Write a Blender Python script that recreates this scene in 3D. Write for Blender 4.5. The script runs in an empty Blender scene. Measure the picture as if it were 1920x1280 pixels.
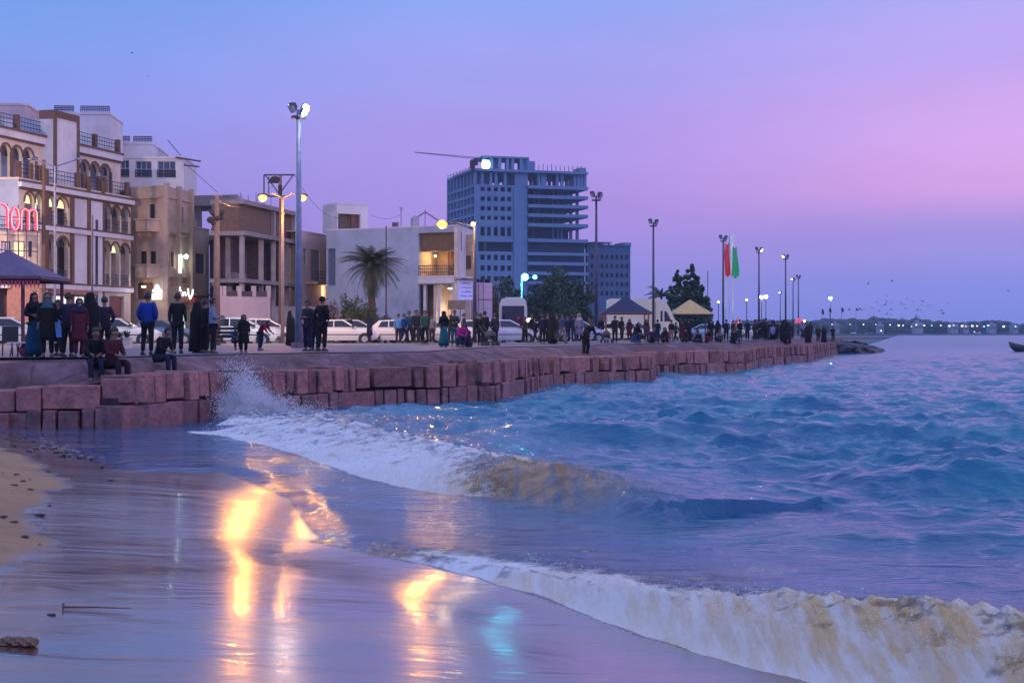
import bpy, bmesh, math, random
import numpy as np
from mathutils import Vector, Matrix
random.seed(7); RNG = np.random.default_rng(11)
R = math.radians
SC = bpy.context.scene
COL = SC.collection
F, HZ, H = 2667.0, 622.0, 2.35        # focal length in px of a 1920 wide frame, horizon row, eye height over the sea
GZ = 1.65                              # level of the promenade

# ------------------------------------------------------------------ camera
cam = bpy.data.cameras.new('camera'); camo = bpy.data.objects.new('camera', cam); COL.objects.link(camo)
cam.sensor_width = 36.0; cam.lens = F/1920*36
cam.shift_y = -(640-HZ)/1920
cam.clip_start = 0.1; cam.clip_end = 8000
camo.location = (0, 0, H); camo.rotation_euler = (R(90), 0, 0)
SC.camera = camo
SC.view_settings.view_transform = 'Standard'; SC.view_settings.look = 'None'
SC.view_settings.exposure = 0; SC.view_settings.gamma = 1
SC.render.engine = 'CYCLES'
SC.cycles.use_denoising = True
SC.cycles.max_bounces = 6; SC.cycles.diffuse_bounces = 2; SC.cycles.glossy_bounces = 3
SC.cycles.transmission_bounces = 4; SC.cycles.transparent_max_bounces = 12; SC.cycles.volume_bounces = 1
SC.cycles.sample_clamp_indirect = 6; SC.cycles.sample_clamp_direct = 0
SC.cycles.caustics_reflective = False; SC.cycles.caustics_refractive = False

def X_(px, Y): return (px-960.0)/F*Y
def Z_(py, Y): return H-(py-HZ)/F*Y
def P_(px, py, Y): return Vector((X_(px, Y), Y, Z_(py, Y)))
def G_(px, py, z=0.0):
    Y = (H-z)*F/(py-HZ); return (X_(px, Y), Y)

def lin(c):
    return tuple(((v/255)/12.92 if v/255 <= 0.04045 else ((v/255+0.055)/1.055)**2.4) for v in c)

# ------------------------------------------------------------------ materials
class NT:
    def __init__(s, tree): s.t = tree; s.n = tree.nodes; s.l = tree.links
    def new(s, typ, **kw):
        n = s.n.new(typ)
        for k, v in kw.items():
            if k == 'ins':
                for a, b in v.items():
                    if isinstance(b, bpy.types.NodeSocket): s.l.new(b, n.inputs[a])
                    else: n.inputs[a].default_value = b
            else: setattr(n, k, v)
        return n
    def ramp(s, fac, stops, interp='LINEAR'):
        r = s.n.new('ShaderNodeValToRGB'); s.l.new(fac, r.inputs[0]); cr = r.color_ramp; cr.interpolation = interp
        while len(cr.elements) < len(stops): cr.elements.new(0.5)
        for e, (p, c) in zip(cr.elements, stops):
            e.position = p; e.color = (c[0], c[1], c[2], 1) if not isinstance(c, (int, float)) else (c, c, c, 1)
        return r.outputs[0]
    def math(s, op, a, b=None, clamp=False):
        n = s.n.new('ShaderNodeMath'); n.operation = op; n.use_clamp = clamp
        for i, v in enumerate((a, b)):
            if v is None: continue
            if isinstance(v, bpy.types.NodeSocket): s.l.new(v, n.inputs[i])
            else: n.inputs[i].default_value = v
        return n.outputs[0]
    def mix(s, fac, a, b):
        n = s.n.new('ShaderNodeMix'); n.data_type = 'RGBA'
        for sock, v in ((n.inputs[0], fac), (n.inputs[6], a), (n.inputs[7], b)):
            if isinstance(v, bpy.types.NodeSocket): s.l.new(v, sock)
            elif isinstance(v, (int, float)): sock.default_value = v
            else: sock.default_value = (v[0], v[1], v[2], 1)
        return n.outputs[2]

MATS = {}
def new_mat(name):
    m = bpy.data.materials.new(name); m.use_nodes = True
    nt = NT(m.node_tree); bs = m.node_tree.nodes['Principled BSDF']
    MATS[name] = m
    return m, nt, bs

def mat(name, col, rough=0.7, var=0.25, scale=3.0, metal=0.0, bump=0.0, emit=None, es=0.0, island=0.0, stain=None, spec=None):
    """a plain surface: base colour with noise wear, a little bump"""
    if name in MATS: return MATS[name]
    m, nt, bs = new_mat(name)
    bs.inputs['Roughness'].default_value = rough; bs.inputs['Metallic'].default_value = metal
    if spec is not None: bs.inputs['Specular IOR Level'].default_value = spec
    tc = nt.new('ShaderNodeTexCoord')
    nz = nt.new('ShaderNodeTexNoise', ins={'Vector': tc.outputs['Object'], 'Scale': scale, 'Detail': 6.0, 'Roughness': 0.65})
    lo = tuple(c*(1-var) for c in col); hi = tuple(min(1, c*(1+var)) for c in col)
    c = nt.ramp(nz.outputs[0], [(0.3, lo), (0.7, hi)])
    if stain:
        n2 = nt.new('ShaderNodeTexNoise', ins={'Vector': tc.outputs['Object'], 'Scale': scale*0.35, 'Detail': 8.0, 'Roughness': 0.7})
        f = nt.ramp(n2.outputs[0], [(0.5, 0.0), (0.72, 1.0)])
        c = nt.mix(f, c, stain)
    if island:
        g = nt.new('ShaderNodeNewGeometry')
        v = nt.math('MULTIPLY_ADD', g.outputs['Random Per Island'], island); v.node.inputs[2].default_value = 1-island/2
        hs = nt.new('ShaderNodeHueSaturation', ins={'Color': c, 'Value': v}); c = hs.outputs[0]
    nt.l.new(c, bs.inputs['Base Color'])
    if bump:
        b = nt.new('ShaderNodeBump', ins={'Height': nz.outputs[0], 'Strength': bump, 'Distance': 0.05}); nt.l.new(b.outputs[0], bs.inputs['Normal'])
    if emit:
        bs.inputs['Emission Color'].default_value = (*emit, 1); bs.inputs['Emission Strength'].default_value = es
    return m

# ------------------------------------------------------------------ mesh helpers
def me_obj(name, verts, faces, m=None, parent=None, smooth=False):
    me = bpy.data.meshes.new(name); me.from_pydata([tuple(v) for v in verts], [], faces); me.update()
    if smooth: me.polygons.foreach_set('use_smooth', [True]*len(me.polygons))
    o = bpy.data.objects.new(name, me); COL.objects.link(o)
    if m is not None:
        for mm in (m if isinstance(m, (list, tuple)) else [m]): me.materials.append(mm)
    if parent is not None: o.parent = parent
    return o

class MB:
    """collects shapes, then links them as ONE mesh object"""
    def __init__(s): s.v = []; s.f = []
    def add(s, vs, fs):
        n = len(s.v); s.v += [tuple(v) for v in vs]; s.f += [tuple(i+n for i in f) for f in fs]; return s
    def box(s, a, b, M=None):
        (x0, y0, z0), (x1, y1, z1) = a, b
        vs = [(x0,y0,z0),(x1,y0,z0),(x1,y1,z0),(x0,y1,z0),(x0,y0,z1),(x1,y0,z1),(x1,y1,z1),(x0,y1,z1)]
        if M is not None: vs = [M @ Vector(v) for v in vs]
        return s.add(vs, [(0,3,2,1),(4,5,6,7),(0,1,5,4),(1,2,6,5),(2,3,7,6),(3,0,4,7)])
    def tube(s, pts, rad, n=8, caps=True):
        pts = [Vector(p) for p in pts]; rads = rad if isinstance(rad, (list, tuple)) else [rad]*len(pts)
        vs = []; fs = []
        for i, p in enumerate(pts):
            d = (pts[min(i+1, len(pts)-1)]-pts[max(i-1, 0)]).normalized()
            a = d.cross(Vector((0, 0, 1)) if abs(d.z) < 0.9 else Vector((1, 0, 0))).normalized(); b = d.cross(a)
            for k in range(n):
                t = 2*math.pi*k/n; vs.append(p+(a*math.cos(t)+b*math.sin(t))*rads[i])
        for i in range(len(pts)-1):
            for k in range(n): fs.append((i*n+k, i*n+(k+1) % n, (i+1)*n+(k+1) % n, (i+1)*n+k))
        if caps: fs.append(tuple(range(n-1, -1, -1))); fs.append(tuple((len(pts)-1)*n+k for k in range(n)))
        return s.add(vs, fs)
    def ball(s, c, r, n=10, m=6, sc=(1, 1, 1)):
        vs = []; fs = []
        for i in range(m+1):
            th = math.pi*i/m
            for k in range(n):
                ph = 2*math.pi*k/n
                vs.append((c[0]+r*sc[0]*math.sin(th)*math.cos(ph), c[1]+r*sc[1]*math.sin(th)*math.sin(ph), c[2]+r*sc[2]*math.cos(th)))
        for i in range(m):
            for k in range(n): fs.append((i*n+k, i*n+(k+1) % n, (i+1)*n+(k+1) % n, (i+1)*n+k))
        return s.add(vs, fs)
    def prism(s, poly, h0, h1, fn):
        """poly of 2D points, fn(u, v, h) -> 3D"""
        n = len(poly); vs = [fn(u, v, h0) for u, v in poly]+[fn(u, v, h1) for u, v in poly]
        fs = [tuple(range(n)), tuple(range(2*n-1, n-1, -1))]+[(i, (i+1) % n, n+(i+1) % n, n+i) for i in range(n)]
        return s.add(vs, fs)
    def build(s, name, m, parent=None, smooth=False):
        return me_obj(name, s.v, s.f, m, parent, smooth)

def tag(o, label=None, cat=None, group=None, kind=None):
    if label: o['label'] = label
    if cat: o['category'] = cat
    if group: o['group'] = group
    if kind: o['kind'] = kind
    return o
def empty(name, loc=(0, 0, 0), rz=0.0):
    o = bpy.data.objects.new(name, None); COL.objects.link(o); o.location = loc; o.rotation_euler.z = rz; o.empty_display_size = 0.2
    return o
KIDS = {}
def copy_tree(o, parent=None):
    c = o.copy(); COL.objects.link(c); c.parent = parent
    for ch in list(o.children): copy_tree(ch, c)
    return c

# ------------------------------------------------------------------ world: the dusk sky, blue overhead and to the left, pink to the right
w = bpy.data.worlds.new('World'); SC.world = w; w.use_nodes = True
nt = NT(w.node_tree); bg = w.node_tree.nodes['Background']
tc = nt.new('ShaderNodeTexCoord'); sx = nt.new('ShaderNodeSeparateXYZ', ins={0: tc.outputs['Generated']})
zz = nt.math('MULTIPLY', sx.outputs[2], 2.0, True)
stl = [(0.0, (138,126,205)), (0.10, (144,129,206)), (0.2, (142,135,212)), (0.31, (134,146,224)), (0.40, (120,154,228)), (0.48, (104,154,230)), (0.75, (140,160,228)), (1.0, (165,178,235))]
stc = [(0.0, (126,130,214)), (0.06, (142,134,214)), (0.16, (166,138,216)), (0.26, (170,146,226)), (0.36, (158,156,232)), (0.47, (138,162,234)), (0.75, (140,160,228)), (1.0, (165,178,235))]
str_ = [(0.0, (118,132,214)), (0.05, (130,136,218)), (0.12, (160,142,218)), (0.20, (213,159,224)), (0.29, (208,165,232)), (0.38, (184,162,234)), (0.48, (164,168,238)), (0.75, (150,160,228)), (1.0, (165,178,235))]
L, C, Rr = [nt.ramp(zz, [(p, lin(c)) for p, c in st], 'EASE') for st in (stl, stc, str_)]
az = nt.math('ARCTAN2', sx.outputs[0], sx.outputs[1])          # 0 straight ahead, + right
f1 = nt.new('ShaderNodeMapRange', interpolation_type='SMOOTHSTEP', ins={0: az, 1: -0.36, 2: 0.02}).outputs[0]
f2 = nt.new('ShaderNodeMapRange', interpolation_type='SMOOTHSTEP', ins={0: az, 1: 0.0, 2: 0.36}).outputs[0]
f3 = nt.new('ShaderNodeMapRange', interpolation_type='SMOOTHSTEP', ins={0: az, 1: 1.2, 2: 2.6}).outputs[0]
c = nt.mix(f1, L, C); c = nt.mix(f2, c, Rr); c = nt.mix(f3, c, L)
# thin streaky cloud veil
mp = nt.new('ShaderNodeMapping', ins={0: tc.outputs['Generated']}); mp.inputs['Scale'].default_value = (2.0, 2.0, 11.0); mp.inputs['Rotation'].default_value = (0, R(6), 0)
nz = nt.new('ShaderNodeTexNoise', ins={'Vector': mp.outputs[0], 'Scale': 1.6, 'Detail': 5.0, 'Roughness': 0.55})
vf = nt.new('ShaderNodeMapRange', ins={0: nz.outputs[0], 1: 0.3, 2: 0.7, 3: 0.955, 4: 1.045}).outputs[0]
hs = nt.new('ShaderNodeVectorMath', operation='SCALE', ins={0: c, 'Scale': vf})
bk = nt.new('ShaderNodeMapRange', interpolation_type='SMOOTHSTEP', ins={0: nt.math('ABSOLUTE', az), 1: 0.9, 2: 2.2, 3: 1.0, 4: 1.55}).outputs[0]
hs2 = nt.new('ShaderNodeVectorMath', operation='SCALE', ins={0: hs.outputs[0], 'Scale': bk})
nt.l.new(hs2.outputs[0], bg.inputs['Color']); bg.inputs['Strength'].default_value = 1.12
w.cycles.sampling_method = 'AUTOMATIC'
# the last glow after sunset, from the right and very soft
sun = bpy.data.lights.new('sun', 'SUN'); sun.energy = 0.5; sun.angle = R(20); sun.color = (1.0, 0.62, 0.78)
so = bpy.data.objects.new('sun', sun); COL.objects.link(so)
so.rotation_euler = Vector((-0.9, 0.25, -0.28)).to_track_quat('-Z', 'Y').to_euler()

def lamp(loc, power, col, r=0.15, name='lamp_light', aim=None, cone=None):
    l = bpy.data.lights.new(name, 'SPOT' if aim is not None else 'POINT'); l.energy = power; l.color = col; l.shadow_soft_size = r
    o = bpy.data.objects.new(name, l); COL.objects.link(o); o.location = loc
    if aim is not None:
        o.rotation_euler = (Vector(aim)-Vector(loc)).to_track_quat('-Z', 'Y').to_euler(); l.spot_size = cone or R(120); l.spot_blend = 0.6
    return o

# ------------------------------------------------------------------ polylines and noise (numpy)
def sdist(x, y, poly):
    """signed distance to a polyline; positive on the left of its direction. also the arc parameter (vertex index)"""
    best = np.full(x.shape, 1e9); sg = np.zeros(x.shape); par = np.zeros(x.shape)
    for i in range(len(poly)-1):
        ax, ay = poly[i]; bx, by = poly[i+1]; dx, dy = bx-ax, by-ay; L2 = dx*dx+dy*dy
        t = np.clip(((x-ax)*dx+(y-ay)*dy)/L2, 0, 1); qx, qy = x-ax-t*dx, y-ay-t*dy
        d = np.sqrt(qx*qx+qy*qy); cr = dx*(y-ay)-dy*(x-ax)
        m = d < best-1e-9
        best = np.where(m, d, best); sg = np.where(m, np.sign(cr), sg); par = np.where(m, i+t, par)
    return best*np.where(sg == 0, 1, sg), par
def sm(x, a, b):
    t = np.clip((x-a)/(b-a), 0, 1); return t*t*(3-2*t)
_perm = RNG.random((256, 256))
def vnoise(x, y, s=1.0, o=0):
    x = x*s+o*17.3; y = y*s+o*9.1
    xi = np.floor(x).astype(int); yi = np.floor(y).astype(int); fx = x-xi; fy = y-yi
    fx = fx*fx*(3-2*fx); fy = fy*fy*(3-2*fy)
    g = lambda i, j: _perm[(i) % 256, (j) % 256]
    return (g(xi, yi)*(1-fx)+g(xi+1, yi)*fx)*(1-fy)+(g(xi, yi+1)*(1-fx)+g(xi+1, yi+1)*fx)*fy
def fbm(x, y, s=1.0, oct=4, o=0, gain=0.5):
    a = 1.0; t = 0; n = 0
    for k in range(oct): t = t+a*vnoise(x, y, s*(2.03**k), o+k*3); n += a; a *= gain
    return t/n

# sea wall foot, from left to right (world metres), taken where the water or sand meets the stones
WALL = [(-34.0, 34.3), (-24.0, 34.2), (-12.26, 34.06), (-9.1, 34.1), (-8.1, 36.4), (-6.5, 40.6), (-4.2, 44.0), (-0.52, 46.2), (0.3, 52.0), (1.84, 61.0), (6.7, 67.0),
        (8.0, 76.5), (13.9, 82.5), (17.2, 97.0), (23.5, 111.5), (30.2, 135.0), (38.0, 163.0)]
def walltop(x, y):
    return np.interp(x, [-30, -12.2, -10.8, -9.3, -7.8, -7.0, -3, -0.6, 2, 8, 14, 24, 38], [0.9, 0.95, 1.08, 1.25, 1.36, 1.22, 1.26, 1.38, 1.24, 1.26, 1.3, 1.32, 1.3])
# ------------------------------------------------------------------ sea
EDGE_PX = [(-700, 812), (30, 812), (110, 846), (250, 884), (420, 884), (545, 935), (566, 968), (600, 1008), (700, 1040), (800, 1058), (900, 1082), (1000, 1114), (1100, 1150), (1200, 1190),
           (1400, 1246), (1550, 1282), (1750, 1335), (2100, 1440), (2700, 1600)]
EDGE = [G_(*p) for p in EDGE_PX]
def fan(px0, px1, ys, step):
    xs = np.arange(px0, px1+1, step); PX, PY = np.meshgrid(xs, ys)
    Y = H*F/(PY-HZ); return (PX-960)/F*Y, Y
def grid_faces(nr, nc):
    i = np.arange(nr*nc).reshape(nr, nc)
    return np.stack([i[:-1, :-1], i[:-1, 1:], i[1:, 1:], i[1:, :-1]], -1).reshape(-1, 4)
def grid_obj(name, X, Y, Z, m, faces=None, attrs=None, smooth=True):
    nr, nc = X.shape; f = grid_faces(nr, nc) if faces is None else faces
    v = np.stack([X, Y, Z], -1).reshape(-1, 3)
    if faces is not None:
        used = np.unique(f); mp_ = -np.ones(len(v), int); mp_[used] = np.arange(len(used)); f = mp_[f]; v = v[used]
        if attrs: attrs = {k: a.reshape(-1)[used] for k, a in attrs.items()}
    me = bpy.data.meshes.new(name); me.vertices.add(len(v)); me.vertices.foreach_set('co', v.astype(np.float32).ravel())
    me.loops.add(f.size); me.loops.foreach_set('vertex_index', f.astype(np.int32).ravel())
    me.polygons.add(len(f)); me.polygons.foreach_set('loop_start', np.arange(0, f.size, 4, dtype=np.int32)); me.polygons.foreach_set('loop_total', np.full(len(f), 4, np.int32))
    me.update(calc_edges=True); me.validate()
    me.polygons.foreach_set('use_smooth', np.full(len(me.polygons), smooth))
    if attrs:
        for k, a in attrs.items():
            at = me.attributes.new(k, 'FLOAT', 'POINT'); at.data.foreach_set('value', a.astype(np.float32).ravel())
    o = bpy.data.objects.new(name, me); COL.objects.link(o); me.materials.append(m)
    return o
ys = np.concatenate([[624.2, 624.8, 625.5, 626.3], np.arange(627.0, 700, 0.4), np.arange(700, 800, 0.6), np.arange(800, 1300, 1.0), np.arange(1300, 1560, 4)])
SX, SY = fan(-900, 2860, ys, 4.0)
dY = np.gradient(SY, axis=0); dY = np.abs(dY); dX = 4.0/F*SY
edge_d, edge_t = sdist(SX, SY, EDGE); # sea is on the left of the edge direction
wall_d, wall_t = sdist(SX, SY, WALL)
sea_d = edge_d
calm = sm(sea_d, 0.0, 6.0)*(0.25+0.75*sm(sea_d, 3, 14))
Z = np.zeros_like(SX); DX = np.zeros_like(SX); DYY = np.zeros_like(SX)
for k in range(120):
    lam = 0.30*(14 ** RNG.random()); th = R(-90)+RNG.normal(0, 0.62); kx, ky = math.cos(th), math.sin(th); kk = 2*math.pi/lam
    amp = 0.0068*lam**0.56*RNG.uniform(0.6, 1.4); ph = RNG.uniform(0, 6.28)
    att = sm(lam/np.maximum(dY*abs(ky)+1e-6, dX*abs(kx)), 1.9, 3.2)
    a = kk*(kx*SX+ky*SY)+ph; s_, c_ = np.sin(a), np.cos(a)
    Z += amp*att*c_; DX -= amp*att*kx*s_*1.0; DYY -= amp*att*ky*s_*1.0
gust = 0.65+0.7*fbm(SX, SY*0.6, 0.09, 3, 5)
Z *= calm*gust; DX *= calm*gust; DYY *= calm*gust
foam = np.zeros_like(SX); silt = np.zeros_like(SX)
def ridge(pts, amps, wf, wb, foamf=0.0, siltf=0.0, wob=0.15, froth=0.0, steep=1.0, seed=0, foamback=0.0):
    """a wave whose foot follows pts (pixels on the water plane, left to right); amps per point; the crest stands wf behind the foot"""
    global Z, foam, silt
    poly = [G_(*p) for p in pts]
    y0 = min(p[1] for p in poly)-2; y1 = max(p[1] for p in poly)+14; ry = np.where((SY[:, 0] > y0) & (SY[:, 0] < y1))[0]; sl_ = slice(ry[0], ry[-1]+1)
    ZZ, FO, SI, sx, sy = Z[sl_], foam[sl_], silt[sl_], SX[sl_], SY[sl_]
    d, t = sdist(sx, sy, poly)
    n = fbm(sx, sy, 0.8, 3, seed)-0.5
    d = d+n*wob*2
    A = np.interp(t, range(len(pts)), amps)*(1 if froth else 0.45+1.1*fbm(sx, sy*0.5, 0.45, 3, seed+4)); A = A*sm(t, 0.0, 0.35)*(1-sm(t, len(pts)-1.35, len(pts)-1.0)) if True else A
    WF = np.interp(t, range(len(pts)), wf) if isinstance(wf, (list, tuple)) else wf
    ff = np.interp(t, range(len(pts)), foamf) if isinstance(foamf, (list, tuple)) else foamf
    sf = np.interp(t, range(len(pts)), siltf) if isinstance(siltf, (list, tuple)) else siltf
    u = np.clip(d/WF, 0, 1); front = (u*u*(3-2*u))**(1/steep); back = np.exp(-np.maximum(d-WF, 0)**1.3/wb)
    prof = np.where(d < WF, front, back)*(d > -0.02) if froth else np.where(d < WF, np.exp(-((WF-d)/(WF*0.5))**2), back)
    bil = 1-np.abs(2*fbm(sx, sy, 1.8, 2, seed+9)-1)*2.2+0.5*(1-np.abs(2*fbm(sx, sy, 5.5, 3, seed+15)-1)*2.2)
    lip = np.exp(-((d-WF)/(0.25*WF))**2)*(fbm(sx, sy, 11.0, 3, seed+27)-0.5)*1.6
    lump = (bil-0.75+lip)*froth*prof*np.where(d < WF*1.6, 1, 0.25)*np.minimum(1, A*6)
    Z[sl_] = ZZ*(1-(0.55 if froth else 0.1)*prof*np.minimum(1, A*4))+A*prof+lump
    m = prof*(d > 0)
    fm = ff*np.where(d < WF, 1-(0.22+(0.7*np.minimum(1, sf) if seed == 73 else 0))*u**1.5, np.exp(-(d-WF)/(0.3+foamback)))*(d > 0)*np.minimum(1, A*30)
    foam[sl_] = np.maximum(FO, fm)
    sl = sf*np.exp(-((d-WF*0.75)/(WF*0.7+0.15))**2)
    silt[sl_] = np.maximum(SI, sl)
# long swells out at sea
ridge([(860, 842), (1000, 840), (1250, 843), (1500, 841), (1750, 838), (2100, 842), (2600, 842)], [0.12, 0.30, 0.36, 0.38, 0.36, 0.34, 0.3], 2.0, 4.0, wob=0.5, seed=3)
ridge([(1040, 775), (1300, 771), (1600, 775), (1950, 770), (2600, 770)], [0.12, 0.2, 0.24, 0.24, 0.2], 2.2, 5.0, wob=0.9, seed=13)
ridge([(700, 792), (800, 790), (900, 790), (1000, 792), (1100, 780)], [0.1, 0.22, 0.2, 0.2, 0.12], 1.8, 4.0, wob=0.4, seed=23)
ridge([(1640, 935), (1760, 931), (1900, 930), (2300, 930)], [0.1, 0.24, 0.32, 0.3], 1.2, 2.5, wob=0.3, seed=33)
ridge([(1240, 1012), (1330, 1026), (1500, 1040), (1620, 1040), (1760, 1040)], [0.02, 0.05, 0.07, 0.06, 0.03], 1.0, 1.8, wob=0.45, seed=53)
ridge([(1560, 1030), (1700, 1034), (1900, 1034), (2300, 1040)], [0.04, 0.09, 0.1, 0.08], 0.5, 1.4, wob=0.2, seed=63)
# the breaker that runs out from the splash at the wall
B2 = [(345, 812), (430, 822), (560, 856), (640, 882), (700, 904), (780, 922), (850, 934), (950, 941), (1040, 957), (1100, 972), (1165, 990), (1230, 996)]
ridge(B2, [0.34, 0.32, 0.28, 0.30, 0.33, 0.37, 0.42, 0.42, 0.36, 0.30, 0.25, 0.10], [2.6, 2.4, 2.2, 2.1, 2.0, 1.8, 1.4, 0.9, 0.75, 0.7, 0.7, 0.7], 2.6,
      foamf=[0.95, 0.92, 0.95, 1.02, 1.1, 1.15, 0.95, 0.6, 0.3, 0.25, 0.1, 0], siltf=[0, 0, 0, 0, 0.2, 0.8, 1.5, 1.5, 0.9, 0.3, 0, 0], wob=0.16, froth=0.055, steep=1.15, seed=73, foamback=0.3)
# the surge still running along the wall behind it
ridge([(395, 800), (480, 800), (600, 818), (700, 826), (760, 832)], [0.2, 0.22, 0.2, 0.16, 0.1], 1.8, 3.0, foamf=[0.95, 0.85, 0.62, 0.4, 0.1], wob=0.3, froth=0.08, seed=83, foamback=0.8)
# the shore break in the foreground
B1 = [(560, 1012), (700, 1042), (800, 1060), (900, 1083), (1000, 1114), (1100, 1151), (1200, 1191), (1300, 1222), (1400, 1248), (1550, 1286), (1750, 1340), (2050, 1430), (2500, 1560)]
ridge(B1, [0.015, 0.025, 0.04, 0.06, 0.09, 0.13, 0.20, 0.26, 0.31, 0.37, 0.41, 0.44, 0.44], [0.2, 0.22, 0.25, 0.3, 0.4, 0.6, 0.85, 1.0, 1.05, 1.1, 1.15, 1.15, 1.15], 1.5,
      foamf=[0.75, 0.85, 0.95, 1.0, 1.1, 1.15, 1.15, 1.1, 1.1, 1.05, 1.0, 1.0, 1.0], siltf=[0, 0, 0, 0.1, 0.35, 0.5, 0.75, 0.95, 1.05, 1.1, 1.1, 1.1, 1.1], wob=0.15, froth=0.075, steep=1.2, seed=93, foamback=0.6)
Z += 0.035*sm(sea_d, 0.0, 0.5)
# patches of old foam between the two breakers and along the wall
fb = fbm(SX, SY*1.7, 0.9, 4, 31)
foam = np.maximum(foam, 0.62*sm(fb, 0.50, 0.72)*np.exp(-((sea_d-1.2)/1.6)**2)*(sea_d > 0))
foam = np.maximum(foam, 0.75*np.exp(-np.abs(wall_d)/0.8)*sm(fbm(SX, SY, 0.5, 3, 77), 0.35, 0.6)*(SY > 38))
silt = np.maximum(silt, 0.55*np.exp(-np.maximum(sea_d, 0)/2.2)*sm(fbm(SX, SY*2, 0.5, 3, 41), 0.4, 0.65))
shoal = np.exp(-np.maximum(sea_d, 0)/5.0)
keep = ((sea_d > -0.6) & (wall_d < 0.7)).reshape(-1)
fc = grid_faces(*SX.shape); fc = fc[keep[fc].all(1)]

m, nt, bs = new_mat('sea_water')
geo = nt.new('ShaderNodeNewGeometry'); tcw = nt.new('ShaderNodeTexCoord')
aF = nt.new('ShaderNodeAttribute', attribute_name='foam').outputs['Fac']; aS = nt.new('ShaderNodeAttribute', attribute_name='silt').outputs['Fac']; aH = nt.new('ShaderNodeAttribute', attribute_name='shoal').outputs['Fac']
n1 = nt.new('ShaderNodeTexNoise', ins={'Vector': tcw.outputs['Object'], 'Scale': 0.35, 'Detail': 3.0})
deep = nt.mix(nt.ramp(n1.outputs[0], [(0.35, 0.0), (0.65, 1.0)]), (0.002, 0.10, 0.22), (0.004, 0.17, 0.26))
deep = nt.mix(aH, deep, (0.03, 0.055, 0.16))
siltc = nt.ramp(nt.new('ShaderNodeTexNoise', ins={'Vector': tcw.outputs['Object'], 'Scale': 4.0, 'Detail': 5.0}).outputs[0], [(0.3, (0.17, 0.10, 0.06)), (0.7, (0.38, 0.26, 0.14))])
mps = nt.new('ShaderNodeMapping', ins={0: tcw.outputs['Object']}); mps.inputs['Scale'].default_value = (7.0, 1.1, 1.1); mps.inputs['Rotation'].default_value = (0, 0, R(-20))
ns = nt.new('ShaderNodeTexNoise', ins={'Vector': mps.outputs[0], 'Scale': 1.3, 'Detail': 5.0, 'Roughness': 0.6})
sfac = nt.math('MULTIPLY', aS, nt.ramp(ns.outputs[0], [(0.36, 0.36), (0.60, 1.0)]), True)
body = nt.mix(sfac, deep, siltc)
nf = nt.new('ShaderNodeTexNoise', ins={'Vector': tcw.outputs['Object'], 'Scale': 3.2, 'Detail': 9.0, 'Roughness': 0.68})
nv = nt.new('ShaderNodeTexVoronoi', feature='DISTANCE_TO_EDGE', ins={'Vector': tcw.outputs['Object'], 'Scale': 7.0})
fn = nt.math('ADD', nf.outputs[0], nt.math('MULTIPLY', nv.outputs['Distance'], -0.25))
thr = nt.math('SUBTRACT', 0.98, nt.math('MULTIPLY', aF, 0.78))
fmask = nt.new('ShaderNodeMapRange', interpolation_type='SMOOTHSTEP', ins={0: nt.math('SUBTRACT', fn, thr), 1: -0.10, 2: 0.16}).outputs[0]
fsil = nt.mix(nt.math('MULTIPLY', sfac, 1.0, True), (0.66, 0.69, 0.72), (0.54, 0.39, 0.20))
colr = nt.mix(fmask, body, fsil)
nt.l.new(colr, bs.inputs['Base Color'])
rg = nt.new('ShaderNodeMapRange', ins={0: fmask, 1: 0.0, 2: 1.0, 3: 0.06, 4: 0.75}).outputs[0]
aR = nt.new('ShaderNodeAttribute', attribute_name='chop').outputs['Fac']; nt.l.new(nt.math('ADD', nt.math('ADD', rg, nt.math('MULTIPLY', sfac, 0.3)), nt.math('MULTIPLY', aR, 0.19)), bs.inputs['Roughness']); bs.inputs['IOR'].default_value = 1.34
# ripples finer than the mesh
mpb = nt.new('ShaderNodeMapping', ins={0: tcw.outputs['Object']}); mpb.inputs['Scale'].default_value = (0.55, 1.0, 1.0)
b1 = nt.new('ShaderNodeTexNoise', ins={'Vector': mpb.outputs[0], 'Scale': 5.0, 'Detail': 5.0, 'Roughness': 0.6})
b2 = nt.new('ShaderNodeTexNoise', ins={'Vector': mpb.outputs[0], 'Scale': 0.8, 'Detail': 4.0, 'Roughness': 0.6})
b3 = nt.new('ShaderNodeTexNoise', ins={'Vector': mpb.outputs[0], 'Scale': 2.1, 'Detail': 3.0, 'Roughness': 0.55, 'Distortion': 0.6})
hh = nt.math('ADD', nt.math('ADD', nt.math('MULTIPLY', b1.outputs[0], 0.075), nt.math('MULTIPLY', b3.outputs[0], 0.11)), nt.math('MULTIPLY', b2.outputs[0], 0.20))
hh = nt.math('MULTIPLY', hh, nt.math('SUBTRACT', 1.0, nt.math('MULTIPLY', aH, 0.72)))
hh = nt.math('ADD', hh, nt.math('MULTIPLY', nt.math('MULTIPLY', fmask, nt.math('ADD', nf.outputs[0], nt.math('MULTIPLY', ns.outputs[0], 0.8))), 0.10))
bp = nt.new('ShaderNodeBump', ins={'Height': hh, 'Strength': 0.8, 'Distance': 1.0}); nt.l.new(bp.outputs[0], bs.inputs['Normal'])
sea = grid_obj('sea', SX+DX, SY+DYY, Z, m, faces=fc, attrs={'foam': foam, 'silt': silt, 'shoal': shoal, 'chop': sm(SY, 50, 260)})
tag(sea, 'choppy blue green sea with breaking waves running in to the beach', None, None, 'structure')

# open water beyond the fine mesh, out to the far shore and aside
mfar = MB(); mfar.add([(-6000, 2830, -0.03), (6000, 2830, -0.03), (6000, 7000, -0.03), (-6000, 7000, -0.03)], [(0, 1, 2, 3)])

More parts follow.
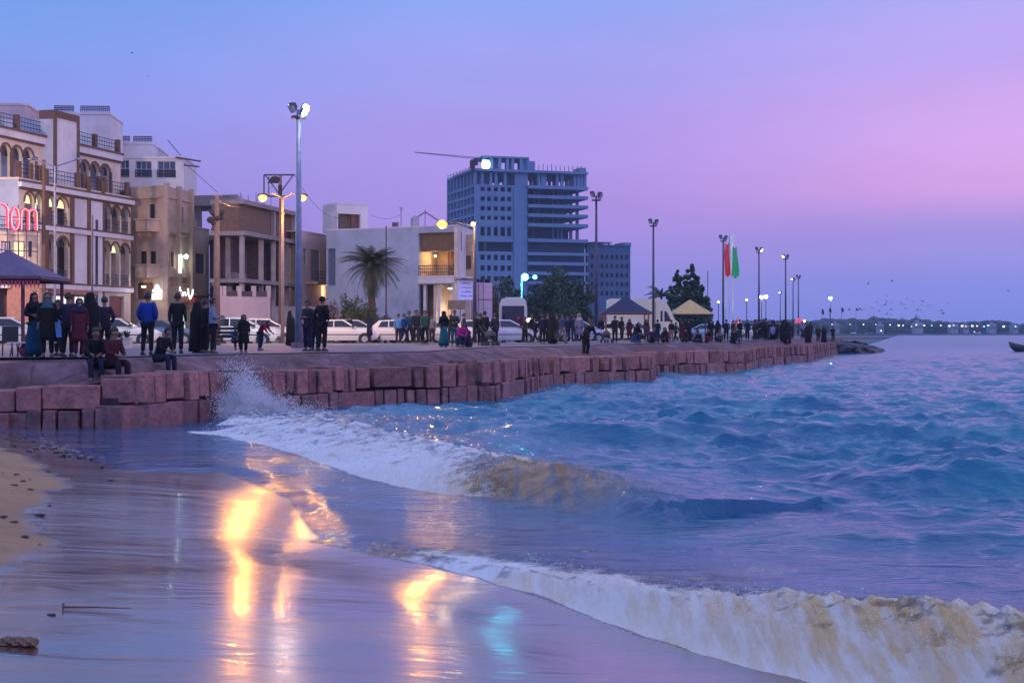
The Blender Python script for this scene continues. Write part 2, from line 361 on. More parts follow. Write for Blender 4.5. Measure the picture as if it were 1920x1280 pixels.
# ------------------------------------------------------------------ beach
bx = np.concatenate([np.linspace(-46, -12, 50)[:-1], np.linspace(-12, 8, 420), np.linspace(8, 46, 40)[1:]])
by = np.concatenate([np.linspace(-6, 6, 20)[:-1], np.linspace(6, 24, 420), np.linspace(24, 38, 120)[1:], np.linspace(38, 170, 60)[1:]])
BX, BY = np.meshgrid(bx, by)
bd, bt = sdist(BX, BY, EDGE)
land = np.maximum(-bd, 0)
def beach_z(x, y):
    d, t = sdist(x, y, EDGE); l = np.maximum(-d, 0)
    z = np.where(d < 0, 0.055*l*sm(l, 0, 1.5)+0.0, -0.12*np.maximum(d, 0))
    z = z+0.20*sm(l, 2.5, 6.0)*0.0
    # dry sand berm on the left
    bm = sm(-(x+0.02*y), 0, 1) if False else 0
    return z
BERM = [G_(-400, 1150, 0.35), G_(-40, 1110, 0.35), G_(20, 1060, 0.3), G_(98, 1015, 0.25), G_(84, 965, 0.22), G_(108, 905, 0.16), G_(70, 858, 0.1), G_(-60, 815, 0.05), G_(-300, 806, 0.05)]
def beach_h(x, y):
    z = beach_z(x, y)
    d2, t2 = sdist(x, y, BERM)
    dry = np.maximum(d2, 0)            # left of the berm line
    z = z+0.11*sm(dry, 0, 1.2)
    z = z+(fbm(x, y, 0.55, 2, 61)-0.5)*0.02*sm(np.maximum(-sdist(x, y, EDGE)[0], 0), 0.3, 3)
    return z, d2
BZ, bdry = beach_h(BX, BY)
BZ = BZ+sm(bdry, 0.0, 0.4)*(fbm(BX, BY, 2.2, 3, 66)-0.5)*0.07
# thin sheets of backwash: low steps that run along the beach
bl = np.maximum(-bd, 0)
dry_a = sm(bdry+(fbm(BX, BY, 1.3, 3, 68)-0.5)*0.7, -0.10, 0.25)
m, nt, bs = new_mat('beach_sand')
tcs = nt.new('ShaderNodeTexCoord'); aD = nt.new('ShaderNodeAttribute', attribute_name='dry').outputs['Fac']
g1 = nt.new('ShaderNodeTexNoise', ins={'Vector': tcs.outputs['Object'], 'Scale': 90.0, 'Detail': 4.0})
g2 = nt.new('ShaderNodeTexNoise', ins={'Vector': tcs.outputs['Object'], 'Scale': 1.4, 'Detail': 6.0, 'Roughness': 0.6})
dryc = nt.mix(g1.outputs[0], (0.22, 0.13, 0.07), (0.42, 0.27, 0.14)); dryc = nt.mix(nt.ramp(g2.outputs[0], [(0.4, 0.0), (0.7, 0.55)]), dryc, (0.16, 0.10, 0.07))
mpw = nt.new('ShaderNodeMapping', ins={0: tcs.outputs['Object']}); mpw.inputs['Scale'].default_value = (0.30, 1.2, 1.0); mpw.inputs['Rotation'].default_value = (0, 0, R(-8))
g3 = nt.new('ShaderNodeTexNoise', ins={'Vector': mpw.outputs[0], 'Scale': 1.1, 'Detail': 5.0, 'Roughness': 0.5, 'Distortion': 1.3})
wetc = nt.mix(nt.ramp(g3.outputs[0], [(0.42, 0.0), (0.62, 1.0)]), (0.10, 0.05, 0.045), (0.17, 0.095, 0.075))
nt.l.new(nt.mix(aD, wetc, dryc), bs.inputs['Base Color'])
rr = nt.ramp(g3.outputs[0], [(0.35, 0.15), (0.65, 0.23)])
rr2 = nt.mix(aD, rr, (0.9, 0.9, 0.9)); nt.l.new(rr2, bs.inputs['Roughness'])
bs.inputs['IOR'].default_value = 1.45
nt.l.new(nt.math('MULTIPLY', nt.math('SUBTRACT', 1.0, aD, True), 0.8), bs.inputs['Coat Weight']); bs.inputs['Coat IOR'].default_value = 1.5
nt.l.new(rr, bs.inputs['Coat Roughness'])
mpr = nt.new('ShaderNodeMapping', ins={0: tcs.outputs['Object']}); mpr.inputs['Scale'].default_value = (0.5, 1.3, 1.0); mpr.inputs['Rotation'].default_value = (0, 0, R(-10))
w1 = nt.new('ShaderNodeTexNoise', ins={'Vector': mpr.outputs[0], 'Scale': 7.0, 'Detail': 4.0, 'Roughness': 0.55})
w2 = nt.new('ShaderNodeTexNoise', ins={'Vector': mpr.outputs[0], 'Scale': 1.4, 'Detail': 3.0, 'Distortion': 1.2})
hw = nt.math('ADD', nt.math('MULTIPLY', w1.outputs[0], 0.0012), nt.math('MULTIPLY', w2.outputs[0], 0.016))
hd = nt.math('MULTIPLY', nt.math('ADD', nt.math('MULTIPLY', g1.outputs[0], 0.006), nt.math('MULTIPLY', g2.outputs[0], 0.05)), aD)
bp = nt.new('ShaderNodeBump', ins={'Height': nt.math('ADD', hw, hd), 'Strength': 0.7, 'Distance': 1.0})
nt.l.new(bp.outputs[0], bs.inputs['Normal']); nt.l.new(bp.outputs[0], bs.inputs['Coat Normal'])
keepb = ((bd < 3.0)).reshape(-1); fcb = grid_faces(*BX.shape); fcb = fcb[:, ::-1] if False else fcb; fcb = fcb[keepb[fcb].all(1)]
beach = grid_obj('beach', BX, BY, BZ, m, faces=fcb, attrs={'dry': dry_a})
tag(beach, 'wet mirror like sand beach with a dry brown patch', None, None, 'structure')
seabed = me_obj('seabed', [(-900, -60, -2.5), (900, -60, -2.5), (900, 1700, -2.5), (-900, 1700, -2.5)], [(0, 1, 2, 3)], mat('seabed_sand', (0.05, 0.09, 0.12), 0.9)); tag(seabed, None, None, None, 'structure')
# ------------------------------------------------------------------ sea wall of stone blocks
def wallpt(s):
    """point and tangent at arc length s along the wall foot"""
    acc = 0
    for i in range(len(WALL)-1):
        a = Vector(WALL[i]); b = Vector(WALL[i+1]); L = (b-a).length
        if s <= acc+L or i == len(WALL)-2:
            return a+(b-a)*((s-acc)/L), (b-a).normalized()
        acc += L
WLEN = sum((Vector(WALL[i+1])-Vector(WALL[i])).length for i in range(len(WALL)-1))
stone = mat('red_stone', (0.26, 0.115, 0.11), 0.85, 0.4, 5.0, bump=1.2, island=0.6, stain=(0.10, 0.045, 0.055))
stone_pale = mat('pale_stone', (0.25, 0.15, 0.17), 0.85, 0.3, 3.0, bump=0.6, island=0.6, stain=(0.13, 0.09, 0.12))
def block(mb, c, t, w_, d_, h_, tilt=0.0, jit=0.05, bev=0.022):
    """a rough cut stone: chamfered box with jittered corners; c is the middle of its seaward bottom edge"""
    n = Vector((-t.y, t.x))                      # inland
    vs = []
    for iz, z in enumerate((0, bev, h_-bev, h_)):
        ins = bev if iz in (0, 3) else 0
        for (a, b) in ((-1, 0), (1, 0), (1, 1), (-1, 1)):
            for q in range(2):
                # chamfer each vertical edge with two verts
                ua = a*(w_/2-ins); ub = ins if b == 0 else d_-ins
                k = bev*1.0
                if (q == 0) == ((a < 0) != (b == 1)): pa, pb = ua, ub+(k if b == 0 else -k)
                else: pa, pb = ua-a*k, ub
                vs.append((pa, pb, z))
    jr = [random.uniform(-jit, jit) for _ in range(8)]
    out = []
    for i, (a, b, z) in enumerate(vs):
        ja = jr[(i//2) % 4]*(0.6 if z > h_/2 else 0.3); jb = jr[4+(i//2) % 4]*(1.2 if z > h_/2 else 0.5)
        b2 = b+jb+tilt*z; p = c+t*(a+ja)+n*b2
        out.append((p.x, p.y, z))
    fs = []
    order = list(range(8))
    for r in range(3):
        for k in range(8): fs.append((r*8+k, r*8+(k+1) % 8, (r+1)*8+(k+1) % 8, (r+1)*8+k))
    fs.append(tuple(range(7, -1, -1))); fs.append(tuple(24+k for k in range(8)))
    return out, fs
wroot = empty('sea_wall', (0, 0, 0)); tag(wroot, 'long sea wall of rough reddish stone blocks between promenade and water', 'sea wall')
up, lo = MB(), MB()
s = 0.0; k = 0
while s < WLEN-0.3:
    far = s > 60
    wdt = random.choice([0.30, 0.36, 0.42, 0.5, 0.6, 0.72])*(1.0 if s > 27 else 1.45)
    if random.random() < 0.03: wdt = 1.4
    p, t = wallpt(s+wdt/2); zt = float(walltop(p.x, p.y))+random.uniform(-0.035, 0.035)+(0.07 if random.random() < 0.06 else 0)
    mid = zt*random.uniform(0.40, 0.50)
    n = Vector((-t.y, t.x)); back = random.choice([0, 0.02, 0.06, 0.12, 0.2]); gap = random.choice([0.03, 0.05, 0.07, 0.12])
    if random.random() > 0.035:
        vs, fs = block(up, p+n*(0.10+back), t, wdt-gap, 1.1, zt-mid-0.03, random.uniform(-0.02, 0.08)); up.add([(a, b, z+mid+0.015) for a, b, z in vs], fs)
    # lower course, its own widths
    s += wdt; k += 1
s = 0.0
while s < WLEN-0.3:
    wdt = random.choice([0.28, 0.34, 0.42, 0.52, 0.66])
    if random.random() < 0.05: wdt = 1.8
    p, t = wallpt(s+wdt/2); zt = float(walltop(p.x, p.y)); mid = zt*random.uniform(0.42, 0.47)
    n = Vector((-t.y, t.x)); gap = random.choice([0.015, 0.03, 0.07])
    vs, fs = block(lo, p+n*random.choice([0, 0, 0.05, 0.1]), t, wdt-gap, 1.2, mid+0.5-0.02, 0.03); lo.add([(a, b, z-0.5) for a, b, z in vs], fs)
    s += wdt
up.build('upper_course', stone, wroot); lo.build('lower_course', mat('wet_red_stone', (0.20, 0.085, 0.09), 0.5, 0.45, 4.0, bump=1.0, island=0.6, stain=(0.05, 0.04, 0.045)), wroot)
# dark rubble core behind the blocks so the joints read deep
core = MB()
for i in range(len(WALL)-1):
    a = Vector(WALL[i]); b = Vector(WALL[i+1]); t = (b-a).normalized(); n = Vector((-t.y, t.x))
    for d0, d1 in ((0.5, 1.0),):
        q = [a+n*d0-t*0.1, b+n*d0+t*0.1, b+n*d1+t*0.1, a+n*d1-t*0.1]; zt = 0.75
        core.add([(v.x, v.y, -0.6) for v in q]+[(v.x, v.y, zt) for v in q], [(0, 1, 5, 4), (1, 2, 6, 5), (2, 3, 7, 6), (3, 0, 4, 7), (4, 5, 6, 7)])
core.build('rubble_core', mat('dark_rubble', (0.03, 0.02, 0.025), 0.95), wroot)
# end of the wall turned inland
# ------------------------------------------------------------------ rough stone terrace between the wall and the paving
gx = np.arange(-36, 46, 0.22); gy = np.concatenate([np.arange(33, 60, 0.22), np.arange(60, 175, 0.5)])
TX, TY = np.meshgrid(gx, gy); td, tt = sdist(TX, TY, WALL)
wt = walltop(TX, TY)
rise = sm(td, 1.1, 2.6)
TZ = wt-0.06+(GZ-wt+0.06)*sm(td, 1.1, 2.5)
# the left part keeps a stepped kerb: low stone shelf, then an upright face up to the paving
left = 1-sm(TX, -11.6, -10.2)
TZ = TZ*(1-left)+left*np.where(td < 1.7, wt-0.03, np.where(td < 1.82, wt+(GZ-0.1-wt)*(td-1.7)/0.12, GZ-0.1+0.1*sm(td, 1.82, 4)))
cr = np.abs(fbm(TX, TY, 1.6, 4, 19)-0.5)
TZ += ((fbm(TX, TY, 1.3, 4, 29)-0.5)*0.16-np.exp(-cr*40)*0.07)*(1-sm(td, 1.7, 2.7))*sm(td, 0.6, 1.2)*(1-left*0.6)
TZ += (fbm(TX, TY, 0.3, 2, 49)-0.5)*0.02
kt = ((td > 0.75) & (td < 7.5)).reshape(-1); ft = grid_faces(*TX.shape); ft = ft[kt[ft].all(1)]
m, nt, bs = new_mat('terrace_stone'); tcx = nt.new('ShaderNodeTexCoord')
a1 = nt.new('ShaderNodeTexNoise', ins={'Vector': tcx.outputs['Object'], 'Scale': 1.1, 'Detail': 8.0, 'Roughness': 0.65})
a2 = nt.new('ShaderNodeTexVoronoi', feature='DISTANCE_TO_EDGE', ins={'Vector': tcx.outputs['Object'], 'Scale': 0.9})
c0 = nt.ramp(a1.outputs[0], [(0.32, (0.035, 0.016, 0.02)), (0.5, (0.11, 0.048, 0.06)), (0.7, (0.20, 0.11, 0.14))])
c0 = nt.mix(nt.ramp(a2.outputs['Distance'], [(0.0, 0.75), (0.035, 0.0)]), c0, (0.04, 0.025, 0.03)); nt.l.new(c0, bs.inputs['Base Color']); bs.inputs['Roughness'].default_value = 0.75
bp = nt.new('ShaderNodeBump', ins={'Height': a1.outputs[0], 'Strength': 0.8, 'Distance': 0.1}); nt.l.new(bp.outputs[0], bs.inputs['Normal'])
tr = grid_obj('stone_terrace', TX, TY, TZ, m, faces=ft); tag(tr, None, None, None, 'structure')
# ------------------------------------------------------------------ promenade paving, road, ground
def offset_poly(d):
    out = []
    for i, p in enumerate(WALL):
        p = Vector(p); ns = []
        if i > 0: t = (p-Vector(WALL[i-1])).normalized(); ns.append(Vector((-t.y, t.x)))
        if i < len(WALL)-1: t = (Vector(WALL[i+1])-p).normalized(); ns.append(Vector((-t.y, t.x)))
        n = sum(ns, Vector((0, 0))).normalized(); out.append(p+n*d)
    return out
# simplified inland line so nothing folds at the jogs
INL = [(-60, 37.3), (-13, 37.1), (-10.9, 37.4), (-9.2, 41.7), (-6.4, 46.0), (-3.0, 48.4), (-2.5, 53), (-1.1, 62.4), (3.6, 68.7), (5.2, 78), (10.8, 84.4), (14.4, 98), (20.8, 113), (27.5, 136), (35.2, 164)]
ROADL = [(-60, 66), (-26, 70), (-12.5, 71.5), (-4.5, 73), (2.5, 80), (5.5, 92), (10, 106), (17, 122), (25, 146), (33, 170)]
ROADR = [(-60, 86), (-34, 86), (-24, 90), (-14, 92), (-7, 94), (-2, 102), (2, 116), (9, 132), (17, 156), (25, 180)]
def strip(name, A, B, z, m, kind='structure', n=60):
    def res(Pl):
        Pl = [Vector(p) for p in Pl]; L = [0]
        for i in range(1, len(Pl)): L.append(L[-1]+(Pl[i]-Pl[i-1]).length)
        return [(np.interp(s_*L[-1], L, [p.x for p in Pl]), np.interp(s_*L[-1], L, [p.y for p in Pl])) for s_ in np.linspace(0, 1, n)]
    a, b = res(A), res(B)
    o = me_obj(name, [(x, y, z) for x, y in a]+[(x, y, z) for x, y in b], [(i, i+1, n+i+1, n+i) for i in range(n-1)], m)
    tag(o, None, None, None, kind); return o
pav = mat('promenade_paving', (0.10, 0.09, 0.14), 0.6, 0.3, 1.2, bump=0.2, stain=(0.06, 0.05, 0.08))
strip('promenade', INL, ROADL, GZ+0.03, pav, n=160)
asph = mat('road_asphalt', (0.19, 0.155, 0.145), 0.7, 0.25, 0.8, bump=0.2, stain=(0.15, 0.12, 0.11))
strip('road', ROADL, ROADR, GZ+0.0, asph)
# kerb step along the road
kb = MB()
for i in range(len(ROADL)-1):
    a = Vector(ROADL[i]); b = Vector(ROADL[i+1]); t = (b-a).normalized(); n = Vector((-t.y, t.x))
    q = [a-n*0.1, b-n*0.1, b+n*0.1, a+n*0.1]; kb.add([(v.x, v.y, GZ-0.1) for v in q]+[(v.x, v.y, GZ+0.12) for v in q], [(0, 1, 5, 4), (1, 2, 6, 5), (2, 3, 7, 6), (3, 0, 4, 7), (4, 5, 6, 7)])
o = kb.build('kerb', mat('kerb_concrete', (0.33, 0.30, 0.28), 0.8)); tag(o, None, None, None, 'structure')
gr = mat('ground_earth', (0.14, 0.11, 0.10), 0.9, 0.3, 0.5)
gp = [(-60, 60), (-26, 68), (-4.5, 72), (2.5, 80), (10, 104), (25, 142), (33, 166), (43, 168), (60, 240), (60, 420), (40, 700), (30, 1100), (-2000, 1100), (-2000, 60)]
o = me_obj('ground', [(x, y, GZ-0.02) for x, y in gp], [tuple(range(len(gp)))], gr); tag(o, None, None, None, 'structure')
# left flank of the promenade outside the frame
o = me_obj('ground', [(-2000, 36.5, GZ-0.03), (-33, 36.5, GZ-0.03), (-33, 60, GZ-0.03), (-2000, 60, GZ-0.03)], [(0, 1, 2, 3)], gr); tag(o, None, None, None, 'structure')
# ------------------------------------------------------------------ facade tools: a vertical plane standing in the street, measured along it and up it
class Fac:
    def __init__(s, pxa, Ya, pxb, Yb):
        s.O = Vector((X_(pxa, Ya), Ya)); Q = Vector((X_(pxb, Yb), Yb)); s.L = (Q-s.O).length; s.d = (Q-s.O).normalized()
        s.n = Vector((s.d.y, -s.d.x))
        if s.n.dot(-s.O) < 0: s.n = -s.n
    @classmethod
    def line(cls, O, Q, out=None):
        f = cls.__new__(cls); f.O = Vector(O); Q = Vector(Q); f.L = (Q-f.O).length; f.d = (Q-f.O).normalized(); f.n = Vector((f.d.y, -f.d.x))
        ref = Vector(out) if out is not None else -f.O
        if f.n.dot(ref) < 0: f.n = -f.n
        return f
    def s_(f, px): k = (px-960)/F; return (k*f.O.y-f.O.x)/(f.d.x-k*f.d.y)
    def z_(f, py, px): Y = f.O.y+f.s_(px)*f.d.y; return H-(py-HZ)/F*Y
    def P(f, s, z, o=0.0): p = f.O+f.d*s+f.n*o; return Vector((p.x, p.y, z))
    def off(f, o):
        g = Fac.__new__(Fac); g.O = f.O+f.n*o; g.d = f.d.copy(); g.n = f.n.copy(); g.L = f.L; return g
    def box(f, mb, s0, s1, z0, z1, o0, o1):
        vs = [f.P(s, z, o) for z in (z0, z1) for s, o in ((s0, o0), (s1, o0), (s1, o1), (s0, o1))]
        mb.add(vs, [(0,3,2,1),(4,5,6,7),(0,1,5,4),(1,2,6,5),(2,3,7,6),(3,0,4,7)])
    def wall(f, mb, s0, s1, z0, z1, holes=(), th=0.22):
        """a wall panel with real rectangular openings and reveals"""
        ss = sorted({s0, s1, *[h[0] for h in holes], *[h[1] for h in holes]}); zs = sorted({z0, z1, *[h[2] for h in holes], *[h[3] for h in holes]})
        ss = [v for v in ss if s0-1e-6 <= v <= s1+1e-6]; zs = [v for v in zs if z0-1e-6 <= v <= z1+1e-6]
        for i in range(len(ss)-1):
            for j in range(len(zs)-1):
                cs, cz = (ss[i]+ss[i+1])/2, (zs[j]+zs[j+1])/2
                if any(h[0] < cs < h[1] and h[2] < cz < h[3] for h in holes): continue
                mb.add([f.P(ss[i], zs[j]), f.P(ss[i+1], zs[j]), f.P(ss[i+1], zs[j+1]), f.P(ss[i], zs[j+1])], [(0, 1, 2, 3)])
        for a, b, c, d in [h[:4] for h in holes]:
            mb.add([f.P(a, c), f.P(b, c), f.P(b, d), f.P(a, d), f.P(a, c, -th), f.P(b, c, -th), f.P(b, d, -th), f.P(a, d, -th)], [(0, 1, 5, 4), (1, 2, 6, 5), (2, 3, 7, 6), (3, 0, 4, 7)])
    def spandrel(f, mb, a, b, zspring, ztop, th=0.2, o=0.0, seg=8):
        """fills the corners over an arch between a and b (arch crown at ztop)"""
        c = (a+b)/2; r = (b-a)/2; hgt = ztop-zspring
        for sgn in (-1, 1):
            pts = [(c+sgn*r, zspring)]+[(c+sgn*r*math.cos(t*math.pi/2/seg), zspring+hgt*math.sin(t*math.pi/2/seg)) for t in range(seg+1)]+[(c+sgn*r, ztop)]
            mb.prism(pts[1:], o-th, o+0.002, lambda u, v, h: f.P(u, v, h))
    def archring(f, mb, a, b, zspring, ztop, w_=0.16, proud=0.08, seg=10):
        c = (a+b)/2; r = (b-a)/2; hgt = ztop-zspring
        inn = [(c-r*math.cos(math.pi*t/seg), zspring+hgt*math.sin(math.pi*t/seg)) for t in range(seg+1)]
        out = [(c-(r+w_)*math.cos(math.pi*t/seg), zspring+(hgt+w_)*math.sin(math.pi*t/seg)) for t in range(seg+1)]
        for t in range(seg):
            mb.prism([inn[t], inn[t+1], out[t+1], out[t]], 0.0, proud, lambda u, v, h: f.P(u, v, h))
    def archpane(f, name, m, a, b, z0, zspring, ztop, o, parent, seg=8):
        c = (a+b)/2; r = (b-a)/2; hgt = ztop-zspring
        pts = [(a, z0), (b, z0)]+[(c+r*math.cos(math.pi*t/seg), zspring+hgt*math.sin(math.pi*t/seg)) for t in range(seg+1)]
        mb = MB(); mb.prism(pts, o-0.03, o, lambda u, v, h: f.P(u, v, h)); return mb.build(name, m, parent)
def railing(f, s0, s1, z0, z1, o, m, parent, bars=10, rails=2, name='railing', r=0.022):
    mb = MB()
    for k in range(rails): zz_ = z1-(z1-z0)*k/max(rails, 1)*0.9; mb.tube([f.P(s0, zz_, o), f.P(s1, zz_, o)], r*1.2, 5)
    for k in range(bars+1): s = s0+(s1-s0)*k/bars; mb.tube([f.P(s, z0, o), f.P(s, z1, o)], r*0.7, 4)
    return mb.build(name, m, parent)
def window(f, h, parent, pane, frame, depth=0.14, bars=(1, 0), lit=None):
    """frame > pane in an opening h = (s0, s1, z0, z1)"""
    a, b, c, d = h[:4]; mb = MB(); w_ = 0.05
    for q in ((a, a+w_, c, d), (b-w_, b, c, d), (a+w_, b-w_, c, c+w_), (a+w_, b-w_, d-w_, d)): f.box(mb, *q, -depth, -depth+0.05)
    for k in range(bars[0]): s = a+(b-a)*(k+1)/(bars[0]+1); f.box(mb, s-0.02, s+0.02, c+w_, d-w_, -depth+0.003, -depth+0.04)
    for k in range(bars[1]): z = c+(d-c)*(k+1)/(bars[1]+1); f.box(mb, a+w_, b-w_, z-0.02, z+0.02, -depth+0.005, -depth+0.042)
    w_o = mb.build('window', frame, parent); pm = MB(); f.box(pm, a+0.002, b-0.002, c+0.002, d-0.002, -depth-0.03, -depth-0.01); pm.build('pane', pane, w_o)
    return w_o
def roofslab(pts, z0, z1, m, name, parent):
    mb = MB(); n = len(pts); mb.add([(p[0], p[1], z0) for p in pts]+[(p[0], p[1], z1) for p in pts], [tuple(range(n-1, -1, -1)), tuple(range(n, 2*n))]+[(i, (i+1) % n, n+(i+1) % n, n+i) for i in range(n)])
    return mb.build(name, m, parent)
glass = mat('dark_glass', (0.02, 0.025, 0.04), 0.08, 0.2, 2.0)
glassblue = mat('sky_glass', (0.05, 0.09, 0.16), 0.08, 0.2, 2.0)
def litmat(name, col, es): return mat(name, col, 0.6, 0.25, 1.5, emit=col, es=es)
lit_warm = litmat('lit_room_warm', (1.0, 0.72, 0.38), 1.0); lit_white = litmat('lit_room_white', (0.9, 0.95, 1.0), 1.1)
lit_green = litmat('lit_room_green', (0.72, 0.9, 0.45), 0.9)
frm_w = mat('frame_white', (0.55, 0.53, 0.55), 0.5); frm_d = mat('frame_dark', (0.06, 0.04, 0.04), 0.5); iron = mat('iron_rail', (0.05, 0.05, 0.08), 0.5, metal=0.3)
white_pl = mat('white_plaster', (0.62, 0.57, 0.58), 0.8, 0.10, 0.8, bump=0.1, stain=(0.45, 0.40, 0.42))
shade_pl = mat('shaded_plaster', (0.36, 0.39, 0.49), 0.85, 0.14, 0.8, bump=0.1, stain=(0.24, 0.26, 0.33))  # white plaster with the bluish shade of unlit sides put into its colour
cream = mat('cream_plaster', (0.62, 0.51, 0.40), 0.85, 0.12, 1.0, bump=0.1, stain=(0.40, 0.33, 0.30))
brown = mat('brown_trim', (0.13, 0.065, 0.04), 0.7, 0.2, 2.0)
pinkp = mat('pink_render', (0.58, 0.42, 0.40), 0.85, 0.10, 1.0, bump=0.1, stain=(0.45, 0.33, 0.32))
tan_st = mat('tan_stone_cladding', (0.45, 0.32, 0.235), 0.8, 0.15, 1.2, bump=0.2, stain=(0.33, 0.23, 0.17))
conc = mat('raw_concrete', (0.26, 0.22, 0.22), 0.9, 0.2, 1.0, bump=0.3, stain=(0.17, 0.14, 0.14))
brick = mat('brown_brick', (0.17, 0.10, 0.07), 0.9, 0.25, 5.0, bump=0.5, stain=(0.12, 0.08, 0.06))
dark_in = mat('dark_interior', (0.03, 0.02, 0.025), 0.9)
redb = mat('red_brick', (0.33, 0.16, 0.12), 0.85, 0.25, 5.0, bump=0.4)

def extrude_pt(p, d, L): return (p[0]+d[0]*L, p[1]+d[1]*L)

# ============ 1 the hotel: arcaded white building on the left
A = Fac(35, 89.0, 245, 102.0)
ho = empty('arcaded_building', (A.P(A.L/2, GZ).x, A.P(A.L/2, GZ).y, 0)); hx = Vector(ho.location)
tag(ho, 'white four storey building with brown trimmed arches and balconies behind the left gazebo', 'building')
def P0(o, root):  # keep world placement when parenting to an Empty that is not at the origin
    o.matrix_parent_inverse = Matrix.Translation(-Vector(root.location)); return o
def finish(root):
    bpy.context.view_layer.update()
    for ch in root.children: ch.matrix_parent_inverse = Matrix.Translation(-Vector(root.location))
zr = lambda py, px=245: A.z_(py, px)
z_roof = zr(372); z_f2 = zr(443); z_f1 = zr(541); z_g = GZ
# vertical bays between brown pilasters
pil = [(78, 88), (131, 136), (163, 167), (190, 193)]
mw = MB(); tr_ = MB(); holes = []
arch2 = [(46, 64), (66, 78), (89, 105), (107, 127), (193.5, 208), (209, 226), (227.5, 242)]
arch1 = [(89, 103), (107, 128), (193.5, 206), (208, 224), (226, 242)]
S = A.s_
def archset(lst, zt_px, zsp_px, zbot, tall):
    out = []
    for a, b in lst:
        out.append((S(a), S(b), zbot, z_f2+2.55 if tall else z_f1+2.75))
    return out
top2 = z_roof-0.75; sp2 = top2-0.62; bot2 = z_f2+0.12
top1 = z_f2-0.62; sp1 = top1-0.62; bot1 = z_f1+0.12
h2 = [(S(a), S(b), bot2, top2) for a, b in arch2]; h1 = [(S(a), S(b), bot1, top1) for a, b in arch1]
gh = [(S(103), S(131), GZ+0.4, z_f1-0.7), (S(138), S(161), GZ+0.4, z_f1-0.7), (S(205), S(232), GZ+0.1, z_f1-0.6), (S(40), S(70), GZ+0.3, z_f1-0.8)]
A.wall(mw, 0, A.L, GZ-0.3, z_roof, h2+h1+gh, 0.3)
for h in h2: A.spandrel(mw, h[0], h[1], sp2, top2, 0.3)
for h in h1: A.spandrel(mw, h[0], h[1], sp1, top1, 0.3)
# camera facing side wall and the hidden walls
near = A.P(0, 0); vside = Vector((-1.0, 0.05)).normalized(); LS = 9.0
Bs = Fac.line((near.x, near.y), (near.x+vside.x*LS, near.y+vside.y*LS), out=(0, -1))
sw = MB(); s_h = [(1.2, 2.3, GZ+7.0, GZ+8.6)]
Bs.wall(sw, 0, LS, GZ-0.3, z_roof, s_h, 0.3)
far = A.P(A.L, 0); Cc = Fac.line((far.x, far.y), (far.x+vside.x*LS, far.y+vside.y*LS), out=(0, 1)); Cc.wall(mw, 0, LS, GZ-0.3, z_roof, [], 0.3)
Dd = Fac.line((near.x+vside.x*LS, near.y+vside.y*LS), (far.x+vside.x*LS, far.y+vside.y*LS), out=(-1, 0)); Dd.wall(mw, 0, Dd.L, GZ-0.3, z_roof, [], 0.3)
mw.build('wall', cream, ho); sw.build('side_wall', shade_pl, ho)
# recessed rooms: an inner wall 1.1 m behind the arches, floors between
inn = MB(); A.box(inn, 0.1, A.L-0.1, GZ, z_roof-0.3, -1.6, -1.45)
for zf in (z_f2, z_f1): A.box(inn, 0.1, A.L-0.1, zf-0.12, zf+0.1, -1.45, -0.3)
inn.build('recessed_wall', pinkp, ho)
rp = [(near.x, near.y), (far.x, far.y), (far.x+vside.x*LS, far.y+vside.y*LS), (near.x+vside.x*LS, near.y+vside.y*LS)]
roofslab(rp, z_roof-0.02, z_roof+0.12, cream, 'roof', ho)
# trims
for a, b in pil: A.box(tr_, S(a), S(b), GZ if a != 78 else z_f1, z_roof+(0.9 if a in (163, 190, 78) else 0), 0.0, 0.16)
A.box(tr_, 0, A.L, z_roof-0.16, z_roof-0.02, 0.0, 0.22)
A.box(tr_, 0, A.L, z_roof-0.62, z_roof-0.5, 0.0, 0.12)
for zf in (z_f2, z_f1): A.box(tr_, 0, A.L, zf+0.02, zf+0.14, 0.003, 0.22)
for h in h2: A.archring(tr_, h[0], h[1], sp2, top2, 0.13, 0.06)
for h in h1: A.archring(tr_, h[0], h[1], sp1, top1, 0.13, 0.06)
tr_.build('brown_trim', brown, ho)
cn = MB()
A.box(cn, -0.1, A.L+0.1, z_roof-0.48, z_roof-0.18, 0.0, 0.3)
for zf in (z_f2, z_f1): A.box(cn, 0, A.L, zf-0.30, zf, 0.0, 0.26)
A.box(cn, S(167.5), S(189.5), GZ, z_roof-0.65, 0.0, 0.12)
A.box(cn, S(137), S(162), GZ+3.4, z_roof-0.65, 0.0, 0.05)
cn.build('cornice', white_pl, ho)
A.box(t_ := MB(), S(176), S(179), GZ+2.4, z_roof-1.9, 0.13, 0.2); t_.build('drain_pipe', iron, ho)
for i, (h, mm) in enumerate(zip(h2, [lit_warm, lit_green, lit_white, lit_warm, glassblue, glass, glassblue])):
    A.archpane('lit_fanlight' if mm in (lit_warm, lit_green, lit_white) else 'fanlight', mm if i != 2 else lit_green, h[0]+0.12, h[1]-0.12, sp2-0.05, sp2, top2-0.12, -0.22, ho)
    if i in (1, 2): A.box(q := MB(), h[0]+0.15, h[0]+0.45, bot2, sp2-0.1, -0.3, -0.22); q.build('lit_door', lit_white, ho)
    elif i > 3: A.box(q := MB(), h[0]+0.2, h[1]-0.35, bot2+0.2, sp2-0.15, -1.45, -1.40); q.build('balcony_door', glassblue if i % 2 else glass, ho)
    railing(A, h[0], h[1], bot2, bot2+0.85, -0.1, iron, ho, 6, 3)
